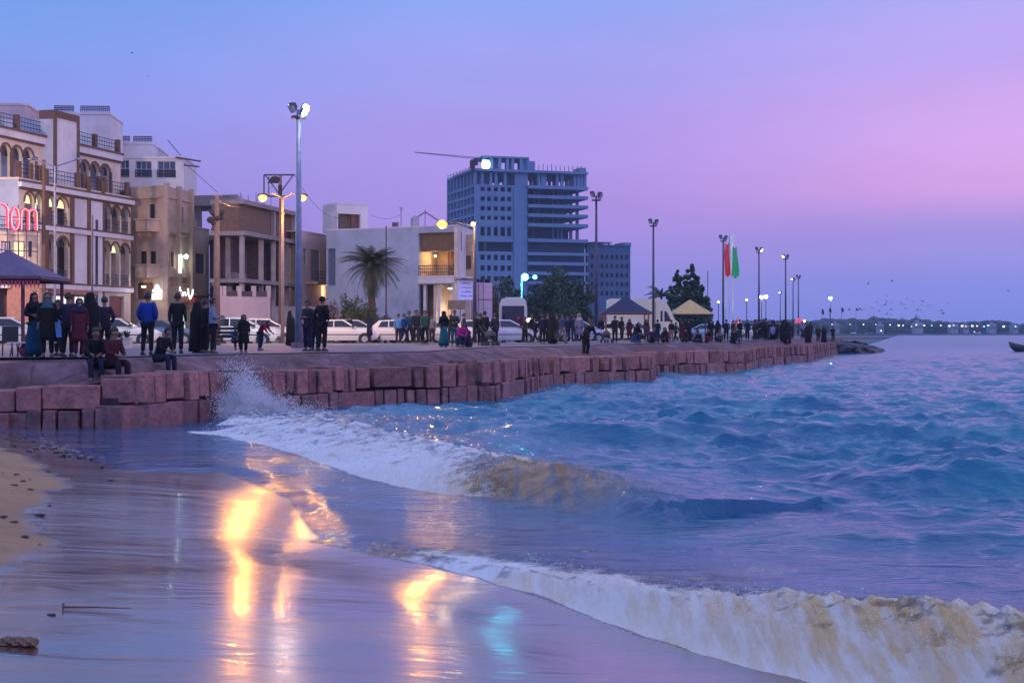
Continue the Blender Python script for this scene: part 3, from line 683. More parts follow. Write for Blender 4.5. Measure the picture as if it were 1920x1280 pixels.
for i, h in enumerate(h1):
    A.archpane('fanlight', glass if i != 3 else lit_green, h[0]+0.12, h[1]-0.12, sp1-0.05, sp1, top1-0.12, -0.24, ho)
    A.box(q := MB(), h[0]+0.25, h[1]-0.45, bot1+0.1, sp1-0.1, -1.45, -1.40); q.build('balcony_door', glass if i % 2 else frm_w, ho)
    railing(A, h[0], h[1], bot1, bot1+0.8, -0.1, iron, ho, 6, 3)
for k, h in enumerate(gh):
    if k < 2: window(A, h, ho, lit_white, frm_d, bars=(1, 0))
    elif k == 2:
        A.box(q := MB(), h[0], h[1], h[2], h[3], -0.26, -0.2); q.build('door', mat('dark_red_door', (0.16, 0.05, 0.045), 0.6), ho)
    else: window(A, h, ho, glass, frm_d)
window(Bs, s_h[0], ho, glassblue, frm_w)
# shop canopy
A.box(q := MB(), S(90), S(165), z_f1-0.62, z_f1-0.32, 0.0, 0.7); q.build('shop_canopy', redb, ho)
# terrace railings with brown posts on the lower roof
q = MB()
for px in (5+35, 62, 80, 150, 162, 190, 200, 243): A.box(q := MB(), S(px)-0.14, S(px)+0.14, z_roof+0.12, z_roof+1.15, -0.35, -0.07); q.build('roof_post', brown, ho)
railing(A, 0.1, A.L-0.1, z_roof+0.12, z_roof+1.0, -0.2, iron, ho, 40, 3)
# upper storeys set back
U = A.off(-2.6); SU = U.s_
zu = lambda py, px: U.z_(py, px)
u_roof = zu(286, 190)
um = MB(); uh = [(SU(a), SU(b), z_roof+0.2, u_roof-0.85) for a, b in ((1, 20), (22, 41), (43, 62), (150.5, 167), (169, 186), (188, 206))]
u0, u1 = SU(-30), SU(226)
U.wall(um, u0, u1, z_roof-0.1, u_roof, uh, 0.25)
for h in uh: U.spandrel(um, h[0], h[1], h[3]-0.62, h[3], 0.25)
um.build('upper_wall', cream, ho)
ub = MB(); U.box(ub, u0, u1, z_roof-0.1, u_roof-0.05, -8.6, -1.3); ub.build('upper_block', shade_pl, ho)
for h in uh: U.archpane('arch_window', glass, h[0]+0.1, h[1]-0.1, h[3]-0.75, h[3]-0.62, h[3]-0.1, -0.18, ho)
ut = MB(); uc = MB()
for h in uh: U.archring(ut, h[0], h[1], h[3]-0.62, h[3], 0.12, 0.06)
U.box(ut, u0, u1, u_roof+0.1, u_roof+0.24, 0.0, 0.3); U.box(ut, u0, u1, u_roof-0.50, u_roof-0.38, 0.0, 0.12)
U.box(uc, u0, u1, u_roof-0.36, u_roof+0.1, 0.0, 0.22)
for px in (181, 224, 35, -5): U.box(ut, SU(px)-0.16, SU(px)+0.16, u_roof+0.24, u_roof+1.25, -0.3, 0.0)
for px in (21, 67, 207): U.box(ut, SU(px)-0.09, SU(px)+0.09, z_roof, u_roof-1.3, -0.05, 0.1)
ut.build('upper_brown_trim', brown, ho); uc.build('upper_cornice', white_pl, ho)
railing(U, u0, u1, u_roof+0.24, u_roof+1.15, -0.15, iron, ho, 50, 3)
# tower slab with brown frame
T = A.off(-1.9); ST = T.s_; t0, t1 = ST(100), ST(148); zt0, zt1 = z_roof+0.1, T.z_(212, 124)
tm = MB(); T.box(tm, t0+0.35, t1-0.25, zt0, zt1-0.45, -1.0, -0.02); tm.build('tower_panel', white_pl, ho)
tb = MB(); T.box(tb, t0, t0+0.35, zt0, zt1, -1.1, 0.06); T.box(tb, t1-0.25, t1, zt0, zt1, -1.1, 0.06); T.box(tb, t0+0.35, t1-0.25, zt1-0.45, zt1, -1.1, 0.06); tb.build('tower_frame', brown, ho)
ts = MB(); pt = T.P(t0, 0); Q = Fac.line((pt.x, pt.y), (pt.x-6.5, pt.y+0.4), out=(0, -1)); Q.box(ts, 0.02, 3.4, zt0, T.z_(213, 60), -5.0, 0.0); Q.box(ts, 3.4, 6.3, zt0+1.0, T.z_(213, 60)-0.1, -5.0, -0.2); ts.build('tower_side', shade_pl, ho)
# ============ rooftop volumes behind
def plainblock(name, label, px0, px1, pyt, Y, depth, m, zb=None, railz=None, cat='building', wins=()):
    root = empty(name, (X_((px0+px1)/2, Y), Y, GZ)); tag(root, label, cat)
    f = Fac(px0, Y, px1, Y+0.3); zt = Z_(pyt, Y); mb = MB(); hs_ = []
    for (a, b, c, d) in wins: hs_.append((f.s_(a), f.s_(b), f.z_(d, a), f.z_(c, a)))
    f.wall(mb, 0, f.L, GZ-0.5 if zb is None else zb, zt, hs_, 0.3)
    zb_ = GZ-0.5 if zb is None else zb
    mb.add([f.P(0, zb_), f.P(0, zb_, -depth), f.P(0, zt, -depth), f.P(0, zt)], [(0, 1, 2, 3)])
    mb.add([f.P(f.L, zb_), f.P(f.L, zb_, -depth), f.P(f.L, zt, -depth), f.P(f.L, zt)], [(3, 2, 1, 0)])
    mb.add([f.P(0, zb_, -depth), f.P(f.L, zb_, -depth), f.P(f.L, zt, -depth), f.P(0, zt, -depth)], [(3, 2, 1, 0)])
    mb.build('wall', m, root)
    f.box(q := MB(), -0.05, f.L+0.05, zt, zt+0.15, -depth-0.05, 0.06); q.build('roof', m, root)
    for h in hs_: window(f, h, root, glassblue, frm_w, 0.2, (2, 1))
    return root, f, zt
r_, f_, zt_ = plainblock('stair_tower', 'pink plastered block rising at the far left edge behind the blue shaded tower wall', -40, 50, 197, 104, 5, pinkp); finish(r_)
r_, f_, zt_ = plainblock('roof_house', 'white rooftop block with lattice parapet right of the brown framed tower', 100, 205, 214, 106, 5, white_pl)
railing(f_, 0.05, f_.L*0.36, zt_+0.15, zt_+0.62, -0.1, iron, r_, 14, 3, 'lattice_parapet', 0.035); railing(f_, f_.L*0.48, f_.L, zt_+0.15, zt_+0.62, -0.1, iron, r_, 14, 3, 'lattice_parapet', 0.035); finish(r_)
r_, f_, zt_ = plainblock('white_house', 'white house with roof railings between the arcaded building and the tan building', 200, 286, 270, 112, 8, white_pl, wins=())
railing(f_, f_.L*0.1, f_.L*0.5, zt_+0.15, zt_+0.62, -0.1, iron, r_, 12, 3, 'roof_railing', 0.035); railing(f_, f_.L*0.58, f_.L*0.98, zt_+0.15, zt_+0.62, -0.1, iron, r_, 12, 3, 'roof_railing', 0.035); finish(r_)
r_, f_, zt_ = plainblock('balcony_house', 'white upper house with blue framed balconies above the tan building', 214, 345, 297, 109, 6, white_pl, wins=((218, 242, 300, 330), (254, 284, 302, 332), (295, 329, 302, 333)))
for a, b in ((218, 242), (254, 284), (295, 329)): railing(f_, f_.s_(a), f_.s_(b), f_.z_(333, a), f_.z_(319, a), 0.03, iron, r_, 10, 2, 'balcony_rail', 0.04)
# dangling beams and cables at its corner
q = MB(); q.tube([f_.P(f_.L-1.2, zt_+1.4, 0.2), f_.P(f_.L-0.2, zt_+0.2, 0.2)], 0.03, 4); q.tube([f_.P(f_.L, zt_-0.3, 0.2), f_.P(f_.L+2.6, zt_-2.6, 0.2)], 0.02, 4); q.tube([f_.P(f_.L-0.6, zt_+0.1, 0.1), f_.P(f_.L+1.3, zt_-0.2, 0.1)], 0.06, 4); q.tube([f_.P(f_.L, zt_-0.5, 0.1), f_.P(f_.L+1.2, zt_-0.6, 0.1)], 0.05, 4); q.build('loose_beam', iron, r_)
finish(r_); finish(ho)

# ============ 2 the tan building
tb_ = empty('tan_building', (X_(306, 103), 103, GZ)); tag(tb_, 'tan stone three storey building with narrow windows and a lit shop beneath', 'building')
f1_ = Fac(245, 103.5, 306, 102.0); f2_ = Fac(306, 102.0, 357, 106.7); f3_ = Fac(357, 106.7, 392, 109.8)
zt = f2_.z_(350, 306)
mb = MB()
hA = [(f1_.s_(a), f1_.s_(b), f1_.z_(d, a), f1_.z_(c, a)) for a, b, c, d in ((280, 290, 383, 411), (281, 292, 471, 497), (263, 275, 471, 500))]
hB = [(f2_.s_(a), f2_.s_(b), f2_.z_(d, a), f2_.z_(c, a)) for a, b, c, d in ((310.5, 318, 384, 414), (338, 344, 388, 418), (311, 319, 471, 500), (337, 344, 477, 520), (321, 326, 472, 500))]
hBs = [(f2_.s_(313), f2_.s_(352), GZ+0.2, GZ+2.4)]
f1_.wall(mb, 0, f1_.L, GZ-0.5, zt, hA, 0.3); f2_.wall(mb, 0, f2_.L, GZ-0.5, zt, hB+hBs, 0.3)
pB = f2_.P(f2_.L, 0); pA = f1_.P(0, 0)
gE = Fac.line((pB.x, pB.y), (pB.x-6.5, pB.y+1.5), out=(0, 1)); gE.wall(mb, 0, 6.5, GZ, zt)
mb.build('wall', tan_st, tb_)
roofslab([f1_.P(0, 0)[:2], f2_.P(0, 0)[:2], f2_.P(f2_.L, 0)[:2], (f2_.P(f2_.L, 0).x-6.5, f2_.P(f2_.L, 0).y+1.5)], zt-0.02, zt+0.1, tan_st, 'roof', tb_)
pr = MB()
for px in (308, 331.5, 355): s = f2_.s_(px); f2_.box(pr, s-0.16, s+0.16, GZ, zt+0.25, 0.0, 0.32)
f1_.box(pr, f1_.L-2.6, f1_.L-2.35, GZ+3, zt-0.6, 0.0, 0.1)
for k in (0.32, 0.64): f2_.box(pr, 0, f2_.L, GZ+0.3+(zt-GZ)*k+0.3, GZ+0.3+(zt-GZ)*k+0.45, 0.0, 0.12)
f1_.box(pr, f1_.L-3.2, f1_.L-0.3, f1_.z_(372, 290), f1_.z_(369, 290), 0.0, 0.2)
f2_.box(pr, 0, f2_.L, zt-0.75, zt-0.6, 0.0, 0.1); f1_.box(pr, 0, f1_.L, zt-0.75, zt-0.6, 0.0, 0.1)
pr.build('pier', tan_st, tb_)
for h in hA+hB[:3]+hB[4:]: window((f1_ if h in hA else f2_), h, tb_, glass, frm_d, 0.15, (1, 0))
window(f2_, hB[3], tb_, mat('lit_cyan_glass', (0.45, 0.75, 0.75), 0.4, emit=(0.4, 0.85, 0.85), es=0.8), frm_w, 0.15, (1, 0))
window(f2_, hBs[0], tb_, mat('lit_shop_glass', (0.6, 0.8, 0.85), 0.4, emit=(0.55, 0.8, 0.85), es=0.9), frm_w, 0.2, (2, 1))
# stepped balconies on the corner
for (a, b, c, d) in ((263, 300, 413, 432), (262, 300, 498, 518)):
    q = MB(); s0, s1 = f1_.s_(a), f1_.s_(b); z0, z1 = f1_.z_(d, b), f1_.z_(c, b)
    q.prism([(s0, 0), (s0+0.4, 0.9), (s1-0.4, 0.9), (s1, 0)], z0-0.1, z1, lambda u, v, h: f1_.P(u, h, v)); q.prism([(s0-0.1, 0), (s0+0.3, 1.0), (s1-0.3, 1.0), (s1+0.1, 0)], z1+0.002, z1+0.1, lambda u, v, h: f1_.P(u, h, v)); q.build('balcony', tan_st, tb_)
for px in (320, 344): 
    s = f2_.s_(px); 
    for zc in (f2_.z_(428, px), f2_.z_(512, px)): f2_.box(q := MB(), s-0.9, s+0.35, zc-0.35, zc+0.35, 0.002, 0.3); q.build('balcony', tan_st, tb_)
f1_.box(q := MB(), f1_.s_(260), f1_.s_(287), f1_.z_(560, 287), f1_.z_(530, 287), 0.0, 0.08); q.build('roller_door', mat('dark_shutter', (0.10, 0.04, 0.03), 0.7), tb_)
f1_.box(q := MB(), f1_.s_(276)-0.12, f1_.s_(276)+0.15, f1_.z_(539, 287), f1_.z_(536, 287), 0.3, 0.45); q.build('door_lamp', litmat('door_lamp_glow', (1.0, 0.85, 0.55), 6.0), tb_)
# lower wing on the right
mb = MB(); z3 = f3_.z_(427, 362); h3 = [(f3_.s_(367), f3_.s_(384), f3_.z_(514, 384), f3_.z_(477, 384))]
f3_.wall(mb, 0, f3_.L, GZ-0.5, z3, h3, 0.3); p3 = f3_.P(f3_.L, 0); g3_ = Fac.line((p3.x, p3.y), (p3.x-6, p3.y+1.4), out=(0, 1)); g3_.wall(mb, 0, 6, GZ, z3); f3_.box(mb, 0, f3_.L, z3, z3+0.1, -5.5, 0.05)
f3_.box(mb, 0, f3_.L+0.1, f3_.z_(555, 385), f3_.z_(551, 385), 0.0, 0.4)
mb.build('wing_wall', mat('wing_stone', (0.42, 0.30, 0.26), 0.8, 0.12, 1.2, bump=0.2), tb_); window(f3_, h3[0], tb_, glassblue, frm_d, 0.15, (2, 0))
# lit shop signs: a white crown shaped mark over a white plate, a script mark over a red plate
wht = litmat('sign_white_glow', (0.95, 0.97, 1.0), 2.2); redg = litmat('sign_red_plate', (0.45, 0.07, 0.06), 0.4)
s0, s1 = f1_.s_(290), f1_.s_(308); sm_ = (s0+s1)/2; zc = f1_.z_(547, 300)
q = MB(); q.prism([(s0, zc), (s0+0.05, zc+0.14), (sm_-0.18, zc+0.22), (sm_-0.14, zc+0.42), (sm_, zc+0.52), (sm_+0.14, zc+0.42), (sm_+0.18, zc+0.22), (s1-0.05, zc+0.14), (s1, zc)], 0.2, 0.28, lambda u, v, h: f1_.P(u, v, h))
f1_.box(q, s0, s1-0.05, zc-0.55, zc-0.12, 0.2, 0.28); q.build('crown_sign', wht, tb_)
q = MB(); s0 = f2_.s_(326); zz0 = f2_.z_(553, 335)
q.tube([f2_.P(s0+0.1, zz0+0.55, 0.45), f2_.P(s0, zz0+0.35, 0.45), f2_.P(s0+0.25, zz0+0.3, 0.45)], 0.06, 5)
q.tube([f2_.P(s0+0.5, zz0-0.1, 0.45), f2_.P(s0+0.55, zz0+0.15, 0.45), f2_.P(s0+0.95, zz0+0.2, 0.45), f2_.P(s0+1.1, zz0-0.05, 0.45)], 0.06, 5)
q.tube([f2_.P(s0+1.5, zz0+0.5, 0.45), f2_.P(s0+1.55, zz0+0.1, 0.45), f2_.P(s0+1.9, zz0-0.25, 0.45), f2_.P(s0+2.3, zz0+0.1, 0.45), f2_.P(s0+2.35, zz0+0.45, 0.45)], 0.06, 5)
q.build('script_sign', wht, tb_)
f2_.box(q := MB(), f2_.s_(341), f2_.s_(356), f2_.z_(566, 350), f2_.z_(558, 350), 0.3, 0.4); q.build('red_sign_plate', redg, tb_)
f2_.box(q := MB(), f2_.s_(327), f2_.s_(330.5), f2_.z_(512, 330), f2_.z_(478, 330), 0.33, 0.42); q.build('light_strip', litmat('strip_glow', (0.95, 1.0, 0.9), 2.5), tb_)
q = MB(); c = f2_.P(f2_.s_(338), f2_.z_(481, 338), 0.45); q.ball(c, 0.15); q.build('globe_lamp', litmat('globe_glow', (0.6, 1.0, 1.0), 14.0), tb_); LAMPC = c.copy(); finish(tb_)
lamp(LAMPC+Vector((0.1, -0.25, -0.2)), 60, (0.75, 1.0, 0.85), 0.08, 'globe_light')
c = f1_.P(f1_.s_(299), zc, 1.0); lamp(c, 40, (0.9, 0.95, 1.0), 0.04, 'sign_light')

# ============ 3 the unfinished concrete house
un = empty('unfinished_house', (X_(455, 103), 103, GZ)); tag(un, 'unfinished grey concrete house with open slabs, bare columns and a brown brick infill', 'building')
B0 = Fac(455, 101.3, 557, 112.3); S3 = B0.s_
zt3 = B0.z_(374, 455); zm = B0.z_(434, 455); zl = B0.z_(523, 455)
mb = MB()
DEP = 2.4
B0.box(mb, -0.15, B0.L, zt3-0.32, zt3, -DEP, 0.15)
B0.box(mb, -0.3, B0.L, zm-0.28, zm+0.02, -DEP, 0.35)
B0.box(mb, -0.3, B0.L, zl-0.26, zl+0.02, -DEP, 0.35)
# the slabs run on to the left over an open terrace
W3 = B0.P(0, 0, 0)
mb.build('slab', conc, un)
mb = MB()
lx = X_(356, 104); pts = [(lx, 104.5), (W3.x+0.2, 101.6), (W3.x+0.2, 109), (lx, 110)]
roofslab([(X_(350, 113), 113), (X_(447, 112), 112), (X_(452, 118), 118), (X_(352, 118), 118)], Z_(384, 113)-0.1, Z_(367, 113), conc, 'terrace_roof', un)
roofslab([(X_(385, 112), 112), (W3.x-0.3, 104), (W3.x-0.1, 112), (X_(385, 118), 118)], Z_(452, 112), Z_(441, 112), conc, 'terrace_slab', un)
roofslab([(X_(393, 112), 112), (W3.x-2.4, 103), (W3.x-2.0, 112)], zl-0.35, zl-0.02, conc, 'terrace_floor', un)
for px in (462, 493, 516, 541, 554):
    s = S3(px) if px > 462 else 0.25
    q = MB(); B0.box(q, s-0.13, s+0.13, zl+0.02, zm-0.28, -0.3, 0.0); B0.box(q, s-0.13, s+0.13, GZ, zl-0.26, -0.3, 0.0)
    if px in (516, 554): B0.box(q, s-0.12, s+0.12, zm+0.02, zt3-0.32, -0.3, 0.0)
    q.build('column', mat('pale_concrete', (0.36, 0.31, 0.31), 0.9, 0.2, 1.0), un)
for px, Y, a, b in ((373, 113.5, Z_(384, 113)-0.1, Z_(441, 112)), (427, 102.9, zm-0.28, zl+0.02), (430, 102.8, zl-0.26, GZ), (398, 112.5, Z_(452, 112), GZ), (440, 113, Z_(384, 113)-0.1, Z_(441, 112)), (404, 104.6, zl-0.3, GZ)):
    q = MB(); q.box((X_(px, Y)-0.17, Y, b), (X_(px, Y)+0.17, Y+0.34, a)); q.build('column', conc, un)
# brick infill and dark inner walls
q = MB(); B0.box(q, -0.1, S3(513), zm+0.02, zt3-0.32, -0.45, -0.25); B0.box(q, S3(518), B0.L-0.2, zm+0.02, zt3-0.32, -0.5, -0.3); q.build('brick_infill', brick, un)
lw = Fac.line((W3.x, W3.y+0.1), (W3.x-0.9, W3.y+6), out=(-1, 0)); 
q = MB(); B0.box(q, -0.1, 0.1, zm+0.02, zt3-0.32, -2.3, -0.46); q.build('brick_side', brick, un)
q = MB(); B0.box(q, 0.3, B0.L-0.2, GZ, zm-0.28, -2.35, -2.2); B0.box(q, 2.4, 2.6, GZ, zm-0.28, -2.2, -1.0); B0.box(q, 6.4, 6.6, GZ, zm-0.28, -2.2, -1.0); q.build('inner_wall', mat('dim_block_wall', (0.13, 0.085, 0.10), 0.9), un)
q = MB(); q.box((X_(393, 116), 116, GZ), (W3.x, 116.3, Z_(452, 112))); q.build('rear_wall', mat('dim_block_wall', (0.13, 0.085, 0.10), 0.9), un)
q = MB(); B0.box(q, 0.3, 3.2, zl+0.02, zl+0.5, -1.2, -1.0); q.build('parapet', conc, un)
q = MB(); q.box((X_(422, 115), 115, Z_(441, 115)), (X_(445, 115), 117, Z_(404, 115))); q.build('roof_hut', shade_pl, un)
q = MB(); q.box((X_(428, 115), 114.95, Z_(425, 115)), (X_(438, 115), 114.995, Z_(412, 115))); q.build('hut_window', glass, un)
# rebar stubs on the roof
q = MB()
for k in range(14):
    s = 0.3+k*0.5; p = B0.P(s, zt3, -0.3-(k % 3)*0.7); q.tube([p, p+Vector((random.uniform(-.05, .05), 0, random.uniform(0.3, 0.8)))], 0.02, 4)
q.build('rebar', iron, un)
q = MB(); 
for k in range(26):
    p = Vector((X_(random.uniform(396, 422), 113), 113+random.uniform(0, 1.5), Z_(441, 112)+random.uniform(0.1, 0.6))); q.ball(p, random.uniform(0.12, 0.3), 6, 4)
q.build('roof_clutter', dark_in, un); finish(un)
# garden wall in front of it
gw = empty('garden_wall', (X_(460, 97), 97, GZ)); tag(gw, 'pink rendered garden wall with upright posts along its top, before the unfinished house', 'wall')
G0 = Fac(412, 97.0, 507, 99.5); zg = G0.z_(556, 460); q = MB(); G0.box(q, 0, G0.L, GZ-0.3, zg, -0.3, 0); q.build('wall', pinkp, gw)
for px in (413.5, 421.5, 450, 477.5, 505): s = G0.s_(px); G0.box(q := MB(), s-0.13, s+0.13, zg, G0.z_(536, px), -0.28, -0.02); q.build('post', pinkp, gw)
q = MB()
for px in (435.5, 463.5, 491): s = G0.s_(px); G0.box(q, s-0.42, s+0.42, zg, G0.z_(546, px), -0.2, -0.1)
q.build('grille', frm_d, gw); finish(gw)
gw2 = empty('low_wall', (X_(530, 100), 100, GZ)); tag(gw2, 'low grey wall beside the pink garden wall, behind the tall mast', 'wall'); G1 = Fac(507.5, 99.6, 640, 103); q = MB(); G1.box(q, 0.05, G1.L, GZ-0.3, G1.z_(574, 530), -0.3, 0); q.build('wall', conc, gw2); finish(gw2)

# ============ 4 the small pink house behind the mast
ph = empty('shuttered_house', (X_(588, 113), 113, GZ)); tag(ph, 'pale two storey house with grey shutters and a projecting balcony', 'building')
D0 = Fac(560, 110.5, 613, 115.8); zt4 = D0.z_(435, 565); mb = MB(); h4 = [(D0.s_(583), D0.s_(600), D0.z_(527, 600), D0.z_(470, 600)), (D0.s_(569), D0.s_(576), D0.z_(500, 600), D0.z_(470, 600)), (D0.s_(603), D0.s_(611), D0.z_(557, 611), D0.z_(535, 611))]
D0.wall(mb, 0, D0.L, GZ-0.4, zt4, h4, 0.3); pd = D0.P(D0.L, 0); gD = Fac.line((pd.x, pd.y), (pd.x-5, pd.y+1.3), out=(0, 1)); gD.wall(mb, 0, 5, GZ, zt4); D0.box(mb, 0, D0.L, zt4, zt4+0.12, -4.6, 0.04); mb.build('wall', pinkp, ph)
D0.box(q := MB(), h4[0][0], h4[0][1], h4[0][2], h4[0][3], -0.16, -0.1); q.build('shutter', mat('grey_shutter', (0.24, 0.21, 0.26), 0.7), ph)
window(D0, h4[1], ph, glassblue, frm_w); D0.box(q := MB(), h4[2][0], h4[2][1], h4[2][2], h4[2][3], -0.2, -0.14); q.build('lit_doorway', lit_warm, ph)
zb = D0.z_(531, 600); q = MB(); D0.box(q, D0.s_(572), D0.L+1.4, zb-0.14, zb, 0.0, 1.1); q.build('balcony', tan_st, ph); railing(D0, D0.s_(572), D0.L+1.3, zb, zb+0.85, 1.0, iron, ph, 14, 3)
q = MB(); D0.box(q, D0.L, D0.L+1.4, GZ, D0.z_(470, 612), -3.0, -0.3); q.build('side_annex', cream, ph); finish(ph)
lamp(D0.P(D0.s_(607), D0.z_(545, 607), 0.6), 30, (1.0, 0.7, 0.4), 0.05, 'doorway_light')

# ============ 5 the white building with the corner loggia
wb = empty('white_building', (X_(740, 106), 106, GZ)); tag(wb, 'plain white two storey building with a lit corner loggia behind the palm', 'building')
W0 = Fac(612, 109.5, 860, 104.5); W1 = Fac(860, 104.5, 891, 111.5); SW = W0.s_
ztw = W0.z_(428, 735)
lg = [(SW(785), SW(854), W0.z_(517, 820), W0.z_(436, 820)), (SW(785), SW(854), GZ, W0.z_(533, 820)), (SW(615), SW(629), W0.z_(535, 620), W0.z_(466, 620))]
mb = MB(); W0.wall(mb, 0, W0.L, GZ-0.4, ztw, lg, 0.25); mb.build('side_wall', shade_pl, wb)
h6 = [(W1.s_(875.5), W1.s_(882), W1.z_(513, 879), W1.z_(464, 879))]
mb = MB(); W1.wall(mb, 0, W1.L, GZ-0.4, ztw, h6, 0.25); p6 = W1.P(W1.L, 0); g6 = Fac.line((p6.x, p6.y), (W0.P(0, 0).x, W0.P(0, 0).y+8.0), out=(0, 1)); g6.wall(mb, 0, g6.L, GZ, ztw); mb.build('front_wall', white_pl, wb)
roofslab([W0.P(0, 0)[:2], W0.P(W0.L, 0)[:2], W1.P(W1.L, 0)[:2], (W0.P(0, 0).x, W0.P(0, 0).y+8)], ztw-0.03, ztw+0.1, white_pl, 'roof', wb)
window(W1, h6[0], wb, glass, brown, 0.12, (0, 1))
q = MB(); a, b, c, d = h6[0]; 
for r in ((a-0.28, a, c-0.2, d+0.55), (b, b+0.28, c-0.2, d+0.55), (a, b, d, d+0.55), (a, b, c-0.2, c)): W1.box(q, *r, 0.0, 0.10)
q.build('window_surround', cream, wb)
# loggia interior
lr = MB(); a, b, c, d = lg[0]
W0.box(lr, a-0.1, b+0.05, c-0.1, d, -3.2, -3.0); W0.box(lr, a-0.2, a-0.0, c, d, -3.0, -0.25); lr.build('loggia_wall', mat('loggia_cream', (0.55, 0.40, 0.26), 0.8), wb)
q = MB(); W0.box(q, a, b, d-1.35, d+0.02, -1.0, -0.3); q.build('loggia_fascia', mat('brown_boards', (0.16, 0.09, 0.045), 0.7, 0.2, 4.0), wb)
q = MB(); W0.box(q, a+1.6, a+1.8, c, d-1.2, -2.98, -1.6); W0.box(q, b-1.05, b-0.25, c+0.6, d-1.6, -2.98, -2.94); q.build('loggia_partition', brown, wb)
q = MB(); W0.box(q, a, b, c-0.12, c, -3.0, 0.15); W0.box(q, a, b+0.2, c-0.55, c-0.12, -0.3, 0.12); q.build('loggia_slab', white_pl, wb)
railing(W0, a, b, c, c+0.75, 0.05, iron, wb, 18, 3)
for px, pz in ((798, 478), (838, 482)):
    p = W0.P(SW(px), W0.z_(pz, px), -1.5); q = MB(); q.ball(p, 0.07); q.build('ceiling_lamp', litmat('loggia_lamp_glow', (1.0, 0.85, 0.6), 18.0), wb); lamp(p+Vector((0, -0.2, -0.1)), 50, (1.0, 0.66, 0.32), 0.05, 'loggia_light')
q = MB(); a, b, c, d = lg[1]; W0.box(q, a, b, GZ, d, -2.6, -2.4); W0.box(q, a+1.1, a+1.3, GZ, d, -2.4, -0.3); q.build('shop_wall', mat('shop_plaster', (0.58, 0.45, 0.38), 0.8), wb)
for s in (a+0.25, a+1.45, b-0.45): W0.box(q := MB(), s, s+0.22, GZ, d, -0.5, -0.27); q.build('column', white_pl, wb)
p = W0.P(a+2.0, GZ+2.1, -1.2); lamp(p, 70, (1.0, 0.78, 0.5), 0.06, 'shop_light'); q = MB(); q.ball(W0.P(b-0.8, d-0.3, -0.8), 0.08, sc=(3, 1, 0.6)); q.build('tube_lamp', litmat('tube_glow', (1, 0.9, 0.75), 10.0), wb)
W0.box(q := MB(), W0.L-0.32, W0.L-0.02, GZ, ztw-0.1, 0.003, 0.12); q.build('corner_pilaster', cream, wb)
q = MB(); W0.box(q, SW(615), SW(629), lg[2][2], lg[2][3], -0.24, -0.18); q.build('shutter', mat('blue_shutter', (0.10, 0.12, 0.2), 0.7), wb)
finish(wb)
# small things on its roof
rr_ = empty('roof_room', (X_(650, 113), 113, ztw)); tag(rr_, 'small white rooftop room with an open doorway, standing on the white building', 'roof room')
R0 = Fac(607, 113.0, 632, 111.5); R1 = Fac(632, 111.5, 690, 113.0); zrt = R1.z_(383, 650); zrb = ztw+0.1
mb = MB(); R0.wall(mb, 0, R0.L, zrb, zrt, [], 0.2); hr = [(R1.s_(634), R1.s_(676), zrb, R1.z_(401, 650))]; R1.wall(mb, 0, R1.L, zrb, zrt, hr, 0.25); R1.box(mb, 0.02, R1.L, zrb, zrt-0.05, -2.6, -2.4); R1.box(mb, 0, R1.L, zrt, zrt+0.1, -2.6, 0.05); R1.box(mb, R1.L-0.2, R1.L, zrb, zrt-0.01, -2.4, -0.02); mb.build('wall', white_pl, rr_)
q = MB(); R1.box(q, R1.s_(662), R1.s_(675), zrb, R1.z_(401, 650)-0.02, -0.5, -0.3); q.build('door', mat('red_brown_door', (0.16, 0.06, 0.05), 0.7), rr_); q = MB()
for k in range(4): q.ball(R1.P(R1.s_(652)+k*0.25, zrb+0.15, -0.2+0.1*k), 0.2, 7, 5)
q.build('stored_sacks', dark_in, rr_); finish(rr_)
wt_ = empty('water_tank', (X_(778, 107), 107, ztw+0.1)); tag(wt_, 'grey water tank on the roof of the white building', 'water tank')
q = MB(); q.tube([(X_(778, 107), 107, ztw+0.1), (X_(778, 107), 107, Z_(409, 107)), (X_(778, 107), 107, Z_(405, 107))], [0.32, 0.32, 0.12], 14); q.build('tank', mat('tank_metal', (0.3, 0.3, 0.38), 0.5, metal=0.3), wt_); finish(wt_)
ac = empty('air_conditioner', (X_(742, 107), 107, ztw+0.1)); tag(ac, 'dark air conditioner box on the roof edge of the white building', 'air conditioner')
q = MB(); q.box((X_(735, 107), 106.9, ztw+0.12), (X_(747, 107), 107.3, ztw+0.45)); q.build('casing', mat('ac_casing', (0.12, 0.12, 0.16), 0.6), ac); q = MB(); q.tube([(X_(741, 107), 106.88, ztw+0.28), (X_(741, 107), 106.9, ztw+0.28)], 0.12, 12); q.build('fan_grille', frm_d, ac); finish(ac)
def antenna(px, pyt, Y, zb, label, arms, legs=False):
    q = MB(); x = X_(px, Y); zt = Z_(pyt, Y); q.tube([(x, Y, zb), (x, Y, zt)], 0.025, 5)
    for k, (dz, w_, dr) in enumerate(arms): q.tube([(x-w_, Y, zt-dz-dr), (x, Y, zt-dz), (x+w_, Y, zt-dz-dr)], 0.018, 4)
    if legs:
        for sx_ in (-1, 1): q.tube([(x, Y, zt-0.2), (x+sx_*1.1, Y+0.3, zt-0.9)], 0.03, 4)
    tag(q.build('roof_antenna', iron), label, 'antenna')
antenna(752, 388, 108, ztw+0.1, 'thin television aerial standing left of the water tank', [(0.1, 0.18, 0), (0.25, 0.14, 0)])
antenna(797, 392, 110, ztw+0.1, 'splayed metal mast on the roof right of the water tank', [(0.3, 0.9, 0.55)], True)
